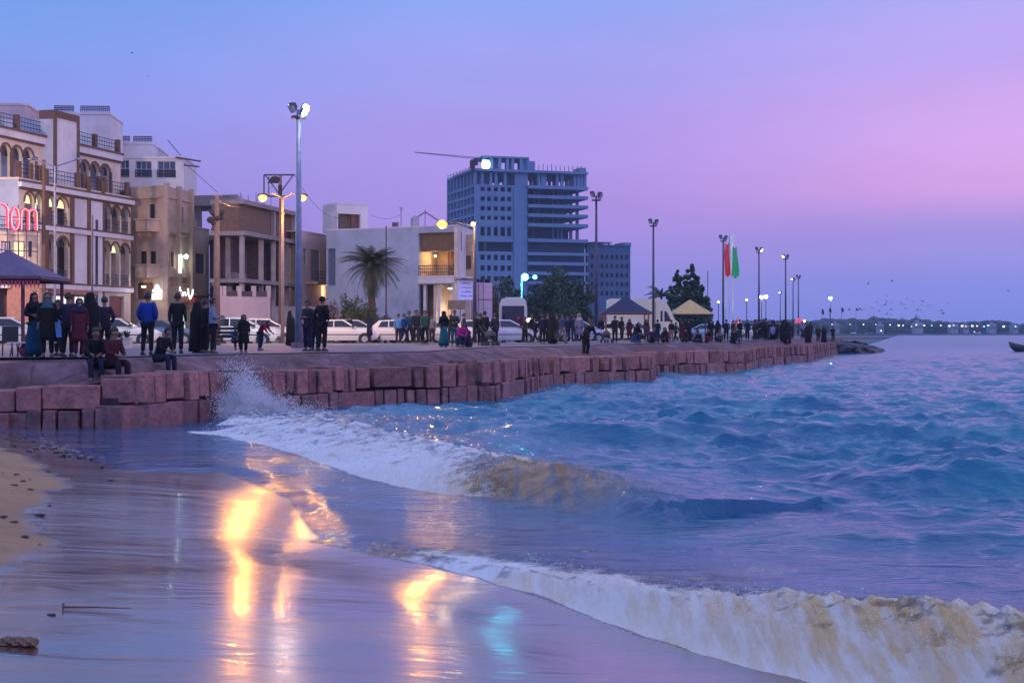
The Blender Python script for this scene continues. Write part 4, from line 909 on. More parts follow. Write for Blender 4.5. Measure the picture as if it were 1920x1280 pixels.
# ============ small structures right of it
sb = empty('information_board', (X_(874, 99), 99, GZ)); tag(sb, 'blue and white notice board with lines of writing left of the dark lamp post', 'sign board')
fS = Fac(860, 99.0, 889, 99.6); q = MB(); fS.box(q, 0, fS.L, fS.z_(562, 875), fS.z_(526, 875), -0.06, 0.0); q.build('panel', litmat('board_face', (0.40, 0.40, 0.78), 0.25), sb)
q = MB()
for k, (a, b) in enumerate(((0.22, 0.8), (0.15, 0.9), (0.25, 0.85), (0.12, 0.88))):
    zc_ = fS.z_(531+k*8, 875); nseg = 7
    for j in range(nseg):
        s0 = fS.L*(a+(b-a)*j/nseg); fS.box(q, s0, s0+fS.L*(b-a)/nseg*random.uniform(0.5, 0.9), zc_-0.035, zc_+random.uniform(0.0, 0.05), 0.003, 0.012)
q.build('writing', mat('board_ink', (0.07, 0.08, 0.35), 0.6), sb); q = MB()
for s in (0.15, fS.L-0.15): q.tube([fS.P(s, GZ, -0.05), fS.P(s, fS.z_(526, 875)+0.05, -0.05)], 0.04, 6)
q.build('leg', iron, sb); q = MB(); fS.box(q, -0.1, fS.L, fS.z_(525, 875), fS.z_(523, 875), -0.2, 0.5); q.build('hood', frm_d, sb); finish(sb)
ob = empty('small_sign', (X_(855, 97), 97, GZ)); tag(ob, 'small plain olive sign panel on a post before the loggia building', 'sign'); fO = Fac(840, 97, 872, 97.2); q = MB(); fO.box(q, 0, fO.L, fO.z_(580, 856), fO.z_(563, 856), -0.04, 0); q.build('panel', mat('olive_panel', (0.20, 0.15, 0.10), 0.7), ob); q = MB(); q.tube([fO.P(0.25, GZ, -0.07), fO.P(0.25, fO.z_(563, 856), -0.07)], 0.03, 6); q.build('post', iron, ob); finish(ob)
pw = empty('pink_kiosk', (X_(907, 112), 112, GZ)); tag(pw, 'pink lilac kiosk wall with dark objects on its roof, right of the dark lamp post', 'kiosk')
fK = Fac(889, 112, 923, 112.5); zk = fK.z_(530, 905); q = MB(); fK.box(q, 0, fK.L, GZ-0.3, zk, -3.0, 0); q.build('wall', mat('lilac_render', (0.55, 0.40, 0.52), 0.8, 0.1), pw)
q = MB()
for k, s in enumerate((0.4, 0.7, 1.05, 1.25)): q.ball(fK.P(s, zk+0.15, -0.2), 0.13+0.03*(k % 2), 7, 5, (1, 1, 1.3))
q.build('roof_clutter', dark_in, pw); q = MB()
for s in (0.35, 0.75): fK.box(q, s, s+0.03, GZ, zk-0.1, 0.0, 0.03)
fK.box(q, 0.3, fK.L-0.02, fK.z_(562, 905), fK.z_(561, 905), 0.001, 0.035); q.build('joint_strip', brown, pw); finish(pw)
# brick pavilion behind the left gazebo
bb = empty('brick_pavilion', (X_(30, 80), 80, GZ)); tag(bb, 'low red brick pavilion under the left gazebo roof, with a dark doorway', 'building')
fb_ = Fac(-60, 80, 76, 82); zq = fb_.z_(528, 30); hb = [(fb_.s_(-2), fb_.s_(14), GZ, fb_.z_(540, 10)), (fb_.s_(61), fb_.s_(70), GZ+1.2, fb_.z_(545, 66))]
mb = MB(); fb_.wall(mb, 0, fb_.L, GZ-0.3, zq, hb, 0.3); fb_.box(mb, 0, fb_.L, zq, zq+0.12, -4, 0.15); fb_.box(mb, 0.02, fb_.L, GZ, zq, -4, -3.8); fb_.box(mb, fb_.L-0.25, fb_.L, GZ, zq, -3.8, -0.3); mb.build('wall', redb, bb)
q = MB(); fb_.box(q, hb[0][0], hb[0][1], GZ, hb[0][3], -0.28, -0.22); q.build('door', dark_in, bb); window(fb_, hb[1], bb, glass, frm_w); q = MB(); fb_.box(q, hb[0][0]-0.1, hb[0][1]+0.1, hb[0][3], hb[0][3]+0.15, 0.0, 0.08); q.build('lintel', frm_w, bb)
finish(bb)
# red neon letters on a frame, upper left
ns_ = empty('neon_sign', (X_(30, 84), 84, Z_(440, 84))); tag(ns_, 'row of big red outlined neon letters on a metal frame at the left edge', 'sign')
neon = litmat('neon_red', (0.7, 0.05, 0.08), 0.3); neonp = litmat('neon_pink', (1.0, 0.5, 0.65), 0.4)
fN = Fac(-50, 83, 72, 86); SN = fN.s_; ZN = lambda py: fN.z_(py, 35)
def letter(strokes, px0, w_, py0, py1, name='letter'):
    q = MB(); q2 = MB()
    for st in strokes:
        pts = [fN.P(SN(px0+u*w_), ZN(py0+(py1-py0)*v), 0.12) for u, v in st]; q.tube(pts, 0.10, 6)
        pts = [fN.P(SN(px0+u*w_), ZN(py0+(py1-py0)*v), 0.25) for u, v in st]; q2.tube(pts, 0.028, 5)
    o = q.build(name, neon, ns_); q2.build('neon_tube', neonp, o)
arc = lambda cx, cy, rx, ry, a0, a1, n=8: [(cx+rx*math.cos(R(a0+(a1-a0)*k/n)), cy-ry*math.sin(R(a0+(a1-a0)*k/n))) for k in range(n+1)]
letter([[(0, 1), (0, 0.2)]+arc(0.5, 0.28, 0.5, 0.28, 180, 0)+[(1, 1)]], -14, 26, 384, 430)
letter([arc(0.5, 0.5, 0.5, 0.5, -50, 180)+arc(0.5, 0.5, 0.5, 0.5, 180, 310), [(0.1, 0.52), (0.95, 0.52)]], 18, 15, 390, 432)
letter([[(0, 1), (0, 0.1)], [(0, 0.25)]+arc(0.25, 0.2, 0.25, 0.2, 160, 0)+[(0.5, 1)], [(0.5, 0.25)]+arc(0.75, 0.2, 0.25, 0.2, 160, 0)+[(1, 1)]], 37, 29, 392, 431)
letter([[(0, 1), (0, 0.2)]+arc(0.5, 0.28, 0.5, 0.28, 180, 0)+[(1, 1)]], -46, 26, 382, 430)
q = MB()
for px in (-40, -10, 14, 34, 50, 70): q.tube([fN.P(SN(px), GZ+4.6, 0), fN.P(SN(px), ZN(384), 0)], 0.03, 4)
for py in (431, 408, 470): q.tube([fN.P(SN(-50), ZN(py), 0), fN.P(SN(71), ZN(py), 0)], 0.03, 4)
q.build('sign_frame', iron, ns_); finish(ns_)
cf = empty('sign_house', (X_(20, 88), 88, GZ)); tag(cf, 'cream shop front with lit upper windows beneath the red neon letters', 'building')
fC = Fac(-70, 85.5, 74, 88.5); zc1 = fC.z_(440, 30); hc = [(fC.s_(26), fC.s_(47), fC.z_(482, 36), fC.z_(452, 36)), (fC.s_(53), fC.s_(60), fC.z_(482, 56), fC.z_(452, 56)), (fC.s_(2), fC.s_(20), fC.z_(482, 10), fC.z_(452, 10))]
mb = MB(); fC.wall(mb, 0, fC.L, GZ, zc1, hc, 0.3); fC.box(mb, 0, fC.L, zc1, zc1+0.15, -3, 0.1); fC.box(mb, 0.02, fC.L, GZ, zc1, -3, -2.8); fC.box(mb, fC.L-0.3, fC.L, GZ, zc1, -2.8, -0.3); mb.build('wall', cream, cf)
window(fC, hc[0], cf, lit_warm, frm_d, 0.15, (1, 0)); window(fC, hc[1], cf, glassblue, frm_d, 0.15, (0, 0)); window(fC, hc[2], cf, mat('lilac_pane', (0.4, 0.4, 0.6), 0.3), frm_d, 0.15, (1, 0))
railing(fC, fC.s_(-60), fC.s_(74), zc1+0.15, zc1+0.9, 0.0, iron, cf, 30, 2); finish(cf)

# ============ 6 the high rise under construction
hr_ = empty('high_rise', (X_(995, 495), 495, GZ)); tag(hr_, 'tall unfinished high rise with open upper floors, blank pier and stacked balconies', 'high rise')
hc_ = mat('tower_concrete_haze_blue', (0.12, 0.21, 0.35), 0.9, 0.12, 0.08, stain=(0.07, 0.13, 0.25)); hd_ = mat('tower_recess_shade', (0.008, 0.025, 0.07), 0.9)  # haze and cyan lamp blue put into the concrete, shade into the recess colour
M0 = Fac(889, 488, 1099, 500); M1 = Fac(838, 520, 889, 488); SM = M0.s_; ZM = lambda py: M0.z_(py, 960)
D = 26.0
rows = [(351, 360), (369, 378), (387, 396), (405, 413), (424, 443), (478, 488), (498, 508), (518, 527), (538, 547), (558, 567)]
cols_ = [(901, 909), (913.5, 920.5), (926, 933.5), (938.5, 947), (951, 958.6)]
holes = [(SM(a), SM(b), ZM(d), ZM(c)) for c, d in rows for a, b in cols_]
holes.append((SM(897), SM(962), ZM(472), ZM(454)))
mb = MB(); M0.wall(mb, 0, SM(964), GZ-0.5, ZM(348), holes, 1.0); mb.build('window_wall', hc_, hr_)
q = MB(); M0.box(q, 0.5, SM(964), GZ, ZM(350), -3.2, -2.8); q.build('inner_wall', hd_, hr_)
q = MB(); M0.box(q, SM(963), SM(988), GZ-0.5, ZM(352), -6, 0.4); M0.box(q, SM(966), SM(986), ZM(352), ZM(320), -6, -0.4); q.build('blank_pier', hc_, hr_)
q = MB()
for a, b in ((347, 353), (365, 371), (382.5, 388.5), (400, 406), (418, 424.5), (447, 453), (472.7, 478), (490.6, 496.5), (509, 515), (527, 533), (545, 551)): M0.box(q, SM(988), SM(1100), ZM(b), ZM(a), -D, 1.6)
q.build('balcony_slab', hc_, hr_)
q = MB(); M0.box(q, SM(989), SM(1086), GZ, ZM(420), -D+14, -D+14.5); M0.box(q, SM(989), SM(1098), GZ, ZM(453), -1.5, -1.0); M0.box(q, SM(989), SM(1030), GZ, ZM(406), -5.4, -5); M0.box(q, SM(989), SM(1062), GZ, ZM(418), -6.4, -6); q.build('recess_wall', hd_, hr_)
# open top storeys: slabs on columns, sky shows between
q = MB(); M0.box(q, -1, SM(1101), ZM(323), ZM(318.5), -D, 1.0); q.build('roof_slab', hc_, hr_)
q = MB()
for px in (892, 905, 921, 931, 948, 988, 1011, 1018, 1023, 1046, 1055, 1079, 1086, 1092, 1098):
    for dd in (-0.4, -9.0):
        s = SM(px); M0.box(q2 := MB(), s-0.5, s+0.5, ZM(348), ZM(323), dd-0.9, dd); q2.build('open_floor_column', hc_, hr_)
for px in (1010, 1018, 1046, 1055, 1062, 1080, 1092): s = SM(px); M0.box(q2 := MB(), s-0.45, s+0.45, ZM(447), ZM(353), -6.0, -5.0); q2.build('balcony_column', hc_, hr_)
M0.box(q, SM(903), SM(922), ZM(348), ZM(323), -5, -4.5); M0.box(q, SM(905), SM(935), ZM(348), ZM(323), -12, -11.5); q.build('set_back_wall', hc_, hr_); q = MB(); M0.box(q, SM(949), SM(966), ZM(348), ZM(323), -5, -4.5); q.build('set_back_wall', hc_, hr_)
# side towards the left
hs2 = []
lv = [ZM(322), ZM(350), ZM(368), ZM(386), ZM(404), ZM(424), ZM(450), ZM(476), ZM(496), ZM(516), ZM(536), ZM(556)]
q = MB()
for z in lv: M1.box(q, 0, M1.L, z-0.45, z+0.45, -20, 0)
for k in range(9): s = M1.L*k/8; M1.box(q, max(0, s-0.55), min(M1.L, s+0.55), GZ, ZM(322), -1.0, -0.02)
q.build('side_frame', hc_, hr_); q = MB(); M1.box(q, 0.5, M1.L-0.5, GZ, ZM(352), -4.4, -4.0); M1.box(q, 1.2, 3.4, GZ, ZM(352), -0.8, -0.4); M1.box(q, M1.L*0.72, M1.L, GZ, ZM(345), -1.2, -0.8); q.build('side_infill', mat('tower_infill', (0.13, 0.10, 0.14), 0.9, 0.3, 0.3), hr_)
# penthouse
q = MB(); zp = ZM(297); M0.box(q, SM(905), SM(992), zp, zp+0.6, -14, 0); 
for px in (908, 922, 938, 952, 962, 978, 990):
    s = SM(px); M0.box(q, s-0.5, s+0.5, ZM(318), zp, -1.2, -0.2)
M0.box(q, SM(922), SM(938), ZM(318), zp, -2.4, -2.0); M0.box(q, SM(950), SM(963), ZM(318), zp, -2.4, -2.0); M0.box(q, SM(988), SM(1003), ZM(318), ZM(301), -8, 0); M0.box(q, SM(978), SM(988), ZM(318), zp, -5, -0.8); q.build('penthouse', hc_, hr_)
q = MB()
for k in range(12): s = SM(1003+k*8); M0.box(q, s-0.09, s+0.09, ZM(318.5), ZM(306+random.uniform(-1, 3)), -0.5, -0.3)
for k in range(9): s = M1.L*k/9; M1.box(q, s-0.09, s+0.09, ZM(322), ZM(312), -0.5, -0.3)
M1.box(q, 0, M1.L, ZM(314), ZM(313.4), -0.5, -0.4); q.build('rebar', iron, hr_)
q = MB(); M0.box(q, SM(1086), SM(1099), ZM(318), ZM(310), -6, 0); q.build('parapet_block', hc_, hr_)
q = MB(); M0.box(q, SM(904), SM(917), ZM(318), ZM(302), -0.1, 0.3); q.build('work_light_screen', litmat('work_light', (0.55, 0.85, 1.0), 1.6), hr_); q = MB(); c = M0.P(SM(910), ZM(311), 0.8); q.ball(c, 1.2, 10, 8, (1.3, 0.6, 1.1)); q.build('work_light', litmat('work_light_glow', (0.75, 0.95, 1.0), 8.0), hr_)
finish(hr_)
cr_ = empty('tower_crane', (X_(887, 487), 487, ZM(322))); tag(cr_, 'thin construction crane with its jib reaching left over the high rise', 'crane')
q = MB(); x0 = X_(900, 487); z0 = Z_(299, 487); x1 = X_(778, 480); z1 = Z_(286, 480)
for dz in (0, 1.1): q.tube([(x0, 487, z0+dz*0.5), (x1, 480, z1+dz*0.1)], 0.10, 4)
for k in range(20):
    t = k/20; t2 = (k+1)/20; q.tube([(x0+(x1-x0)*t, 487-7*t, z0+(z1-z0)*t), (x0+(x1-x0)*(t+t2)/2, 487-7*t, z0+(z1-z0)*t+0.7*(1-t)), (x0+(x1-x0)*t2, 487-7*t2, z0+(z1-z0)*t2)], 0.05, 3)
q.build('jib', mat('crane_steel', (0.16, 0.15, 0.22), 0.6), cr_); q = MB(); q.box((X_(883, 487), 486, Z_(320, 487)), (X_(888, 487), 488, Z_(300, 487))); q.build('mast', iron, cr_); q = MB(); q.box((X_(881, 486), 484.5, Z_(316, 486)), (X_(891, 486), 486, Z_(302, 486))); q.box((X_(888, 486), 485, Z_(310, 486)), (X_(896, 486), 486.5, Z_(297, 486))); q.build('cab', dark_in, cr_); finish(cr_)
lb = empty('annex_block', (X_(1140, 505), 505, GZ)); tag(lb, 'lower dark blue block standing against the right side of the high rise', 'building')
N0 = Fac(1101, 503, 1182, 509); ZN_ = lambda py: N0.z_(py, 1140); holes = [(N0.L*(0.08+0.115*i), N0.L*(0.08+0.115*i)+1.0, ZN_(486+j*17), ZN_(478+j*17)) for i in range(8) for j in range(5)]
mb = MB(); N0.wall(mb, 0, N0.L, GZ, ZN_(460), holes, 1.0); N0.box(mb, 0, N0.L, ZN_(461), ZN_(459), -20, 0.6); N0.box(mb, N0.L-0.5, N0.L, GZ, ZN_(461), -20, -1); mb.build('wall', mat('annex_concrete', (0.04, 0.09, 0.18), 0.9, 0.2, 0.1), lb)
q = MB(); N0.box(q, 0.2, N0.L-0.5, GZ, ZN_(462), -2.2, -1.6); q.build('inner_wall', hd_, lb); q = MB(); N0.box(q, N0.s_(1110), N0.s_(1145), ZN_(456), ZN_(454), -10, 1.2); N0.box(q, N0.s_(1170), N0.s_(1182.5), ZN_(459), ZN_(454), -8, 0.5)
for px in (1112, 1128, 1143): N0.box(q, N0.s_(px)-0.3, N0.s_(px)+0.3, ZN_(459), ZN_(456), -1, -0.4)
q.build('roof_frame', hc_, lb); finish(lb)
# ------------------------------------------------------------------ lamp masts
mast_m = mat('mast_steel', (0.06, 0.065, 0.10), 0.5, metal=0.4); mast_l = mat('mast_grey', (0.22, 0.24, 0.34), 0.5, metal=0.3); flood_m = mat('floodlight_casing', (0.05, 0.05, 0.09), 0.5, metal=0.3)
lens_off = mat('unlit_lens', (0.35, 0.36, 0.45), 0.2); lens_on = mat('lit_lens', (1, 1, 1), 0.4, emit=(0.88, 0.97, 1.0), es=7.0)
def make_mast(pm, thick=0.11, hh_=9.95):
    r = empty('lamp_mast')
    MB().tube([(0, 0, 0), (0, 0, hh_*0.5), (0, 0, hh_)], [thick, thick*0.85, thick*0.55], 12).build('pole', pm, r, True)
    b = MB(); b.box((-0.3, -0.3, 0), (0.3, 0.3, 0.28)); b.build('base', mat('mast_base_concrete', (0.16, 0.11, 0.13), 0.8), r)
    MB().tube([(0, 0, hh_-0.35), (0, 0, hh_-0.27)], [0.32, 0.32], 14).build('bracket_ring', flood_m, r)
    for k, (az, dz) in enumerate(((35, 0.15), (140, 0.2), (215, 0.05), (320, -0.05))):
        a = R(az); d = Vector((math.cos(a), math.sin(a), 0)); M = Matrix.Translation(d*0.28+Vector((0, 0, hh_+dz))) @ Matrix.Rotation(a, 4, 'Z') @ Matrix.Rotation(R(32), 4, 'Y')
        fm = MB(); vs = [(-0.10, -0.08, -0.09), (-0.10, 0.08, -0.09), (-0.10, 0.08, 0.09), (-0.10, -0.08, 0.09), (0.10, -0.16, -0.17), (0.10, 0.16, -0.17), (0.10, 0.16, 0.17), (0.10, -0.16, 0.17)]
        fm.add([M @ Vector(v) for v in vs], [(0, 1, 2, 3), (4, 7, 6, 5), (0, 4, 5, 1), (1, 5, 6, 2), (2, 6, 7, 3), (3, 7, 4, 0)])
        fo = fm.build('floodlight', flood_m, r)
        lm = MB(); lm.add([M @ Vector(v) for v in ((0.104, -0.15, -0.15), (0.104, 0.15, -0.15), (0.104, 0.15, 0.15), (0.104, -0.15, 0.15), (0.115, -0.15, -0.15), (0.115, 0.15, -0.15), (0.115, 0.15, 0.15), (0.115, -0.15, 0.15))], [(3, 2, 1, 0), (4, 5, 6, 7), (0, 1, 5, 4), (1, 2, 6, 5), (2, 3, 7, 6), (3, 0, 4, 7)]); lm.build('lens', lens_off, fo)
    return r
MG = 'tall floodlight masts along the promenade'
mast0 = make_mast(mast_l, 0.15); mast1 = make_mast(mast_m, 0.12); first = {0: True, 1: True}
def set_lit(root, idx):
    fl = [c for c in root.children if c.name.startswith('floodlight')]
    for i in idx:
        l = fl[i].children[0]; l.data = l.data.copy(); l.data.materials[0] = lens_on
MASTS = [(560, 59.2, 0, (0, 1, 3), 'thick grey floodlight mast with its white lamp lit, nearest and tallest in view'),
 (1118, 96.5, 1, (), 'slim dark unlit mast standing left of the dark blue gazebo'),
 (1225, 120.0, 1, (), 'slim dark mast between the cream van and the blue gazebo'),
 (1356, 140.0, 1, (), 'dark mast just left of the red, white and green flags'),
 (1423, 160.0, 1, (3,), 'dark mast right of the flags with two yellow lamps low behind it'),
 (1473, 174.7, 1, (2,), 'dark mast before the red stall light at the far crowd'),
 (1487, 250.0, 1, (2,), 'small far mast with a white lamp, middle one of the distant close row'),
 (1497, 238.0, 1, (), 'small far mast, rightmost of the distant close row'),
 (1463, 335.0, 1, (2,), 'smallest farthest mast, left of the close distant row')]
for px, Y, kind, litl, lab in MASTS:
    src = (mast0, mast1)[kind]; r = src if first[kind] else copy_tree(src); first[kind] = False
    r.location = (X_(px, Y), Y, GZ-0.02); r.rotation_euler.z = random.uniform(-0.3, 0.3) if px != 560 else 0.1; tag(r, lab, 'lamp mast', MG)
    if litl: set_lit(r, litl)
bpy.context.view_layer.update()
# the lit floodlight on the near mast
p = P_(568, 214, 59.2); q = MB(); q.ball((0.30, -0.22, 9.98), 0.15, 12, 8, (1, 0.7, 1.2)); b_ = q.build('lit_reflector', mat('flood_glow', (0.9, 0.97, 1.0), 0.5, emit=(0.85, 0.95, 1.0), es=9.0), mast0)
lamp((p.x+0.35, p.y-0.4, p.z-0.1), 70, (0.75, 0.90, 1.0), 0.08, 'floodlight_beam')
# spots added at its two heads facing away, to brighten road, cars and fronts
for az_, pw_ in ((35, 4200), (140, 6500)):
    a = R(az_+5.7); c_ = Vector((X_(560, 59.2)+math.cos(a)*.46, 59.2+math.sin(a)*.46, GZ+9.9)); lamp(c_, pw_, (1.0, 0.78, 0.56), 0.06, 'floodlight_beam', aim=c_+Vector((math.cos(a)*1.0, math.sin(a)*1.0+.25, -.28)), cone=R(115))
# ------------------------------------------------------------------ street lamps
org = mat('sodium_glow', (1.0, 0.6, 0.2), 0.5, emit=(1.0, 0.36, 0.035), es=1.7)
orgs = mat('sodium_glow_small', (1.0, 0.7, 0.3), 0.5, emit=(1.0, 0.6, 0.2), es=5.0)
steel = mat('lamp_post_steel', (0.30, 0.22, 0.20), 0.5, metal=0.2)
def bulb(c, r_, m, parent, name='bulb', sc=(1, 1, 1)): q = MB(); q.ball(c, r_, 12, 8, sc); return q.build(name, m, parent, True)
Y = 76.0; x = X_(530, Y); zt = Z_(368, Y); zl1 = 0
dl = empty('street_lamp', (x, Y, GZ)); tag(dl, 'double armed street lamp glowing orange, beside the tall grey mast', 'street lamp')
H_ = zt-GZ
MB().tube([(0, 0, 0), (0, 0, H_*0.6), (0, 0, H_)], [0.10, 0.08, 0.05], 10).build('pole', steel, dl, True)
for sx_, px in ((-1, 493), (1, 567)):
    xe = X_(px, Y)-x; MB().tube([(0, 0, H_-0.1), (xe*0.5, 0, H_+0.16), (xe*0.92, 0, H_+0.06)], 0.035, 6).build('arm', steel, dl)
    q = MB(); q.ball((xe, 0, H_+0.05), 0.3, 12, 6, (1, 0.5, 0.35)); ho_ = q.build('lamp_head', flood_m, dl); bulb((xe, -0.02, H_-0.08), 0.24, org, ho_, sc=(1, 1, 0.75))
    lamp((x+xe, Y-0.05, GZ+H_-0.38), 760, (1.0, 0.37, 0.04), 0.10, 'sodium_light')
Y = 80.0; x = X_(890, Y); H_ = Z_(421, Y)-GZ
sl = empty('street_lamp', (x, Y, GZ)); tag(sl, 'dark lamp post with an orange lamp on a left arm, small white lamp on top', 'street lamp')
MB().tube([(0, 0, 0), (0, 0, H_)], [0.12, 0.09], 12).build('pole', mast_m, sl, True)
xe = X_(829, Y)-x; MB().tube([(0, 0, H_-0.15), (xe*0.5, 0, H_+0.12), (xe*0.9, 0, H_+0.08)], 0.04, 6).build('arm', mast_m, sl)
q = MB(); q.ball((xe, 0, H_+0.14), 0.32, 12, 6, (1, 0.5, 0.35)); ho_ = q.build('lamp_head', flood_m, sl); bulb((xe, -0.02, H_+0.02), 0.30, org, ho_, sc=(1, 1, 0.8)); lamp((x+xe, Y-0.05, GZ+H_-0.36), 640, (1.0, 0.40, 0.05), 0.12, 'sodium_light')
q = MB(); q.ball((0, 0, H_+0.08), 0.2, 10, 6, (1, 1, 0.5)); ho_ = q.build('lamp_head', flood_m, sl); bulb((-0.08, -0.1, H_+0.02), 0.13, orgs, ho_); lamp((x-0.1, Y-0.35, GZ+H_), 90, (1.0, 0.7, 0.35), 0.15, 'small_lamp')
x, Y = -33.5, 74.0; H_ = 9.0   # the next lamp along, just outside the picture: it lights the arcaded front
nl = empty('street_lamp', (x, Y, GZ)); tag(nl, 'street lamp just outside the left edge lighting the arcaded front', 'street lamp'); MB().tube([(0, 0, 0), (0, 0, H_)], [0.1, 0.06], 10).build('pole', steel, nl, True)
MB().tube([(0, 0, H_-0.1), (1.2, 0.3, H_+0.1)], 0.035, 6).build('arm', steel, nl); ho_ = MB().ball((1.3, 0.3, H_+0.12), 0.3, 12, 6, (1, 0.5, 0.35)).build('lamp_head', flood_m, nl); bulb((1.3, 0.28, H_), 0.18, org, ho_); lamp((x+1.3, Y+0.28, GZ+H_-0.3), 8500, (1.0, 0.70, 0.50), 0.12, 'sodium_light')
# cyan lamps over the dark trees
cy = mat('cyan_glow', (0.3, 0.9, 1.0), 0.5, emit=(0.15, 0.85, 1.0), es=4.0)
Y = 128.0; x = X_(978, Y); H_ = Z_(520, Y)-GZ
cl = empty('street_lamp', (x, Y, GZ)); tag(cl, 'slim pale post with two cyan glowing lamps before the dark trees', 'street lamp'); MB().tube([(0, 0, 0), (0, 0, H_)], [0.09, 0.06], 8).build('pole', mat('pale_post', (0.35, 0.45, 0.55), 0.5), cl, True)
for px, r_ in ((984, 0.34), (1003, 0.2)):
    xe = X_(px, Y)-x; MB().tube([(0, 0, H_-0.1), (xe, 0, H_+0.05)], 0.03, 5).build('arm', mast_m, cl); ho_ = MB().ball((xe, 0.05, H_+0.15), r_*1.1, 10, 6, (1, 0.6, 0.5)).build('lamp_head', flood_m, cl); bulb((xe, -0.05, H_+0.03), r_, cy, ho_)
lamp((X_(985, Y), Y-0.9, GZ+H_-0.1), 900, (0.05, 0.7, 1.0), 0.12, 'cyan_light')
# far lamps seen among the crowd and masts
def farlamp(px, py, Y, r_, col, es, label, pw=0, group='small lamps beyond the crowd'):
    x = X_(px, Y); z = Z_(py, Y); r = empty('street_lamp', (x, Y, GZ)); tag(r, label, 'street lamp', group)
    MB().tube([(0, 0, 0), (0, 0, z-GZ)], 0.05*max(1, Y/170), 6).build('pole', mast_m, r); m_ = mat('far_glow_%d_%d' % (int(px), int(py)), col, 0.5, emit=col, es=es); ho_ = MB().ball((0, 0.05, z-GZ+r_*0.8), r_*0.9, 8, 5, (1, 1, 0.35)).build('lamp_head', flood_m, r); bulb((0, -0.02, z-GZ), r_, m_, ho_)
    if pw: lamp((x, Y-r_*1.3-.2, z), pw, col, r_*0.4, 'far_light')
farlamp(1428, 557, 190, 0.24, (1.0, 0.88, 0.45), 14, 'yellowish lamp directly right of the fifth mast, left one of its close pair', 300)
farlamp(1436, 556, 192, 0.25, (1.0, 0.90, 0.5), 14, 'yellowish lamp right of the fifth mast, right one of its close pair')
farlamp(1400, 562, 230, 0.18, (1.0, 0.8, 0.9), 8, 'tiny pinkish lamp on a thin post between the flags and the fifth mast')
farlamp(1557, 559, 300, 0.38, (0.45, 1.0, 0.95), 9, 'bright cyan lamp standing alone over the end of the promenade', 900)
farlamp(1347, 566, 210, 0.15, (0.9, 0.9, 1.0), 8, 'tiny white lamp right of the tan gazebo')
farlamp(1327, 508, 190, 0.02, (0.2, 0.2, 0.25), 0, 'unlit dark post with a double head right of the casuarina tree')
# ------------------------------------------------------------------ poles and wires on the left
wood = mat('weathered_pole', (0.17, 0.10, 0.09), 0.9, 0.3, 4.0)
Y = 70; pp = empty('utility_pole', (X_(407, Y), Y, GZ)); tag(pp, 'thick brown utility pole before the unfinished house, with a wire bundle near the top', 'utility pole')
h_ = Z_(366, Y)-GZ; MB().tube([(0, 0, 0), (0, 0, h_)], [0.17, 0.11], 12).build('pole', wood, pp, True); q = MB(); q.box((-0.25, -0.1, h_-0.08), (0.25, 0.1, h_+0.0)); q.build('cap', wood, pp)
q = MB()
for k in range(9): q.ball((random.uniform(-0.35, 0.35), random.uniform(-0.2, 0.2), h_-1.1+random.uniform(-0.35, 0.35)), random.uniform(0.08, 0.2), 6, 4)
q.build('wire_bundle', dark_in, pp)
Y = 90; tp = empty('transformer_pole', (X_(523, Y), Y, GZ)); tag(tp, 'power pole with a lattice cross arm and transformer above the double street lamp', 'power pole')
z1 = Z_(328, Y)-GZ; z2 = Z_(368, Y)-GZ; MB().tube([(0.1, 0, 0), (0.1, 0, z1)], [0.14, 0.08], 8).build('pole', wood, tp, True)
q = MB(); xa, xb = X_(495, Y)-X_(523, Y), X_(553, Y)-X_(523, Y)
q.tube([(xa, 0, z1), (xb, 0, z1)], 0.05, 4); q.tube([(xa, 0, z1), (xa, 0, z2)], 0.045, 4); q.tube([(xa+0.3, 0, z1-0.1), (xa+0.3, 0, z2)], 0.03, 4); q.tube([(xb-0.1, 0, z1), (0.15, 0, z2+0.3)], 0.035, 4); q.tube([(xa+0.1, 0, z1-0.05), (0.05, 0, z2+0.1)], 0.035, 4); q.tube([(xa, 0, z2), (xb*0.6, 0, z2)], 0.05, 4); q.tube([(xa+0.2, 0, z1-0.5), (0, 0, z1-0.5)], 0.03, 4)
q.build('cross_arm', iron, tp); q = MB(); q.ball((-0.25, 0, z1-0.3), 0.25, 10, 6, (1.4, 0.8, 0.9)); q.tube([(0.1, -0.15, z2+0.1), (0.1, -0.15, z2+0.7)], 0.13, 8); q.build('transformer', dark_in, tp)
def plainpole(px, pyt, Y, r_, m_, label, arms=None):
    o = empty('utility_pole', (X_(px, Y), Y, GZ)); tag(o, label, 'pole'); h_ = Z_(pyt, Y)-GZ; MB().tube([(0, 0, 0), (0, 0, h_)], [r_, r_*0.7], 8).build('pole', m_, o)
    if arms:
        q = MB(); q.tube([(arms[0], 0, h_+arms[2]), (0, 0, h_-0.05), (arms[1], 0, h_+arms[3])], 0.04, 5); q.build('arm', m_, o)
        for a, dz in ((arms[0], arms[2]), (arms[1], arms[3])): MB().ball((a, 0, h_+dz), 0.14, 8, 5, (1.8, 1, 0.5)).build('lamp_head', m_, o)
    return o
plainpole(103, 311, 74, 0.07, mast_l, 'slim pale grey pole with two unlit drooping lamp arms before the arcaded building', (-1.15, 1.25, 0.35, 0.35))
plainpole(173, 404, 76, 0.06, mast_m, 'short thin dark pole before the pink panel of the arcaded building')
plainpole(724, 424, 88, 0.06, mast_m, 'thin dark pole right of the palm trunk')
plainpole(82, 300, 88.2, 0.15, brown, 'thick dark brown post at the left of the arcade, taller than the first roof')
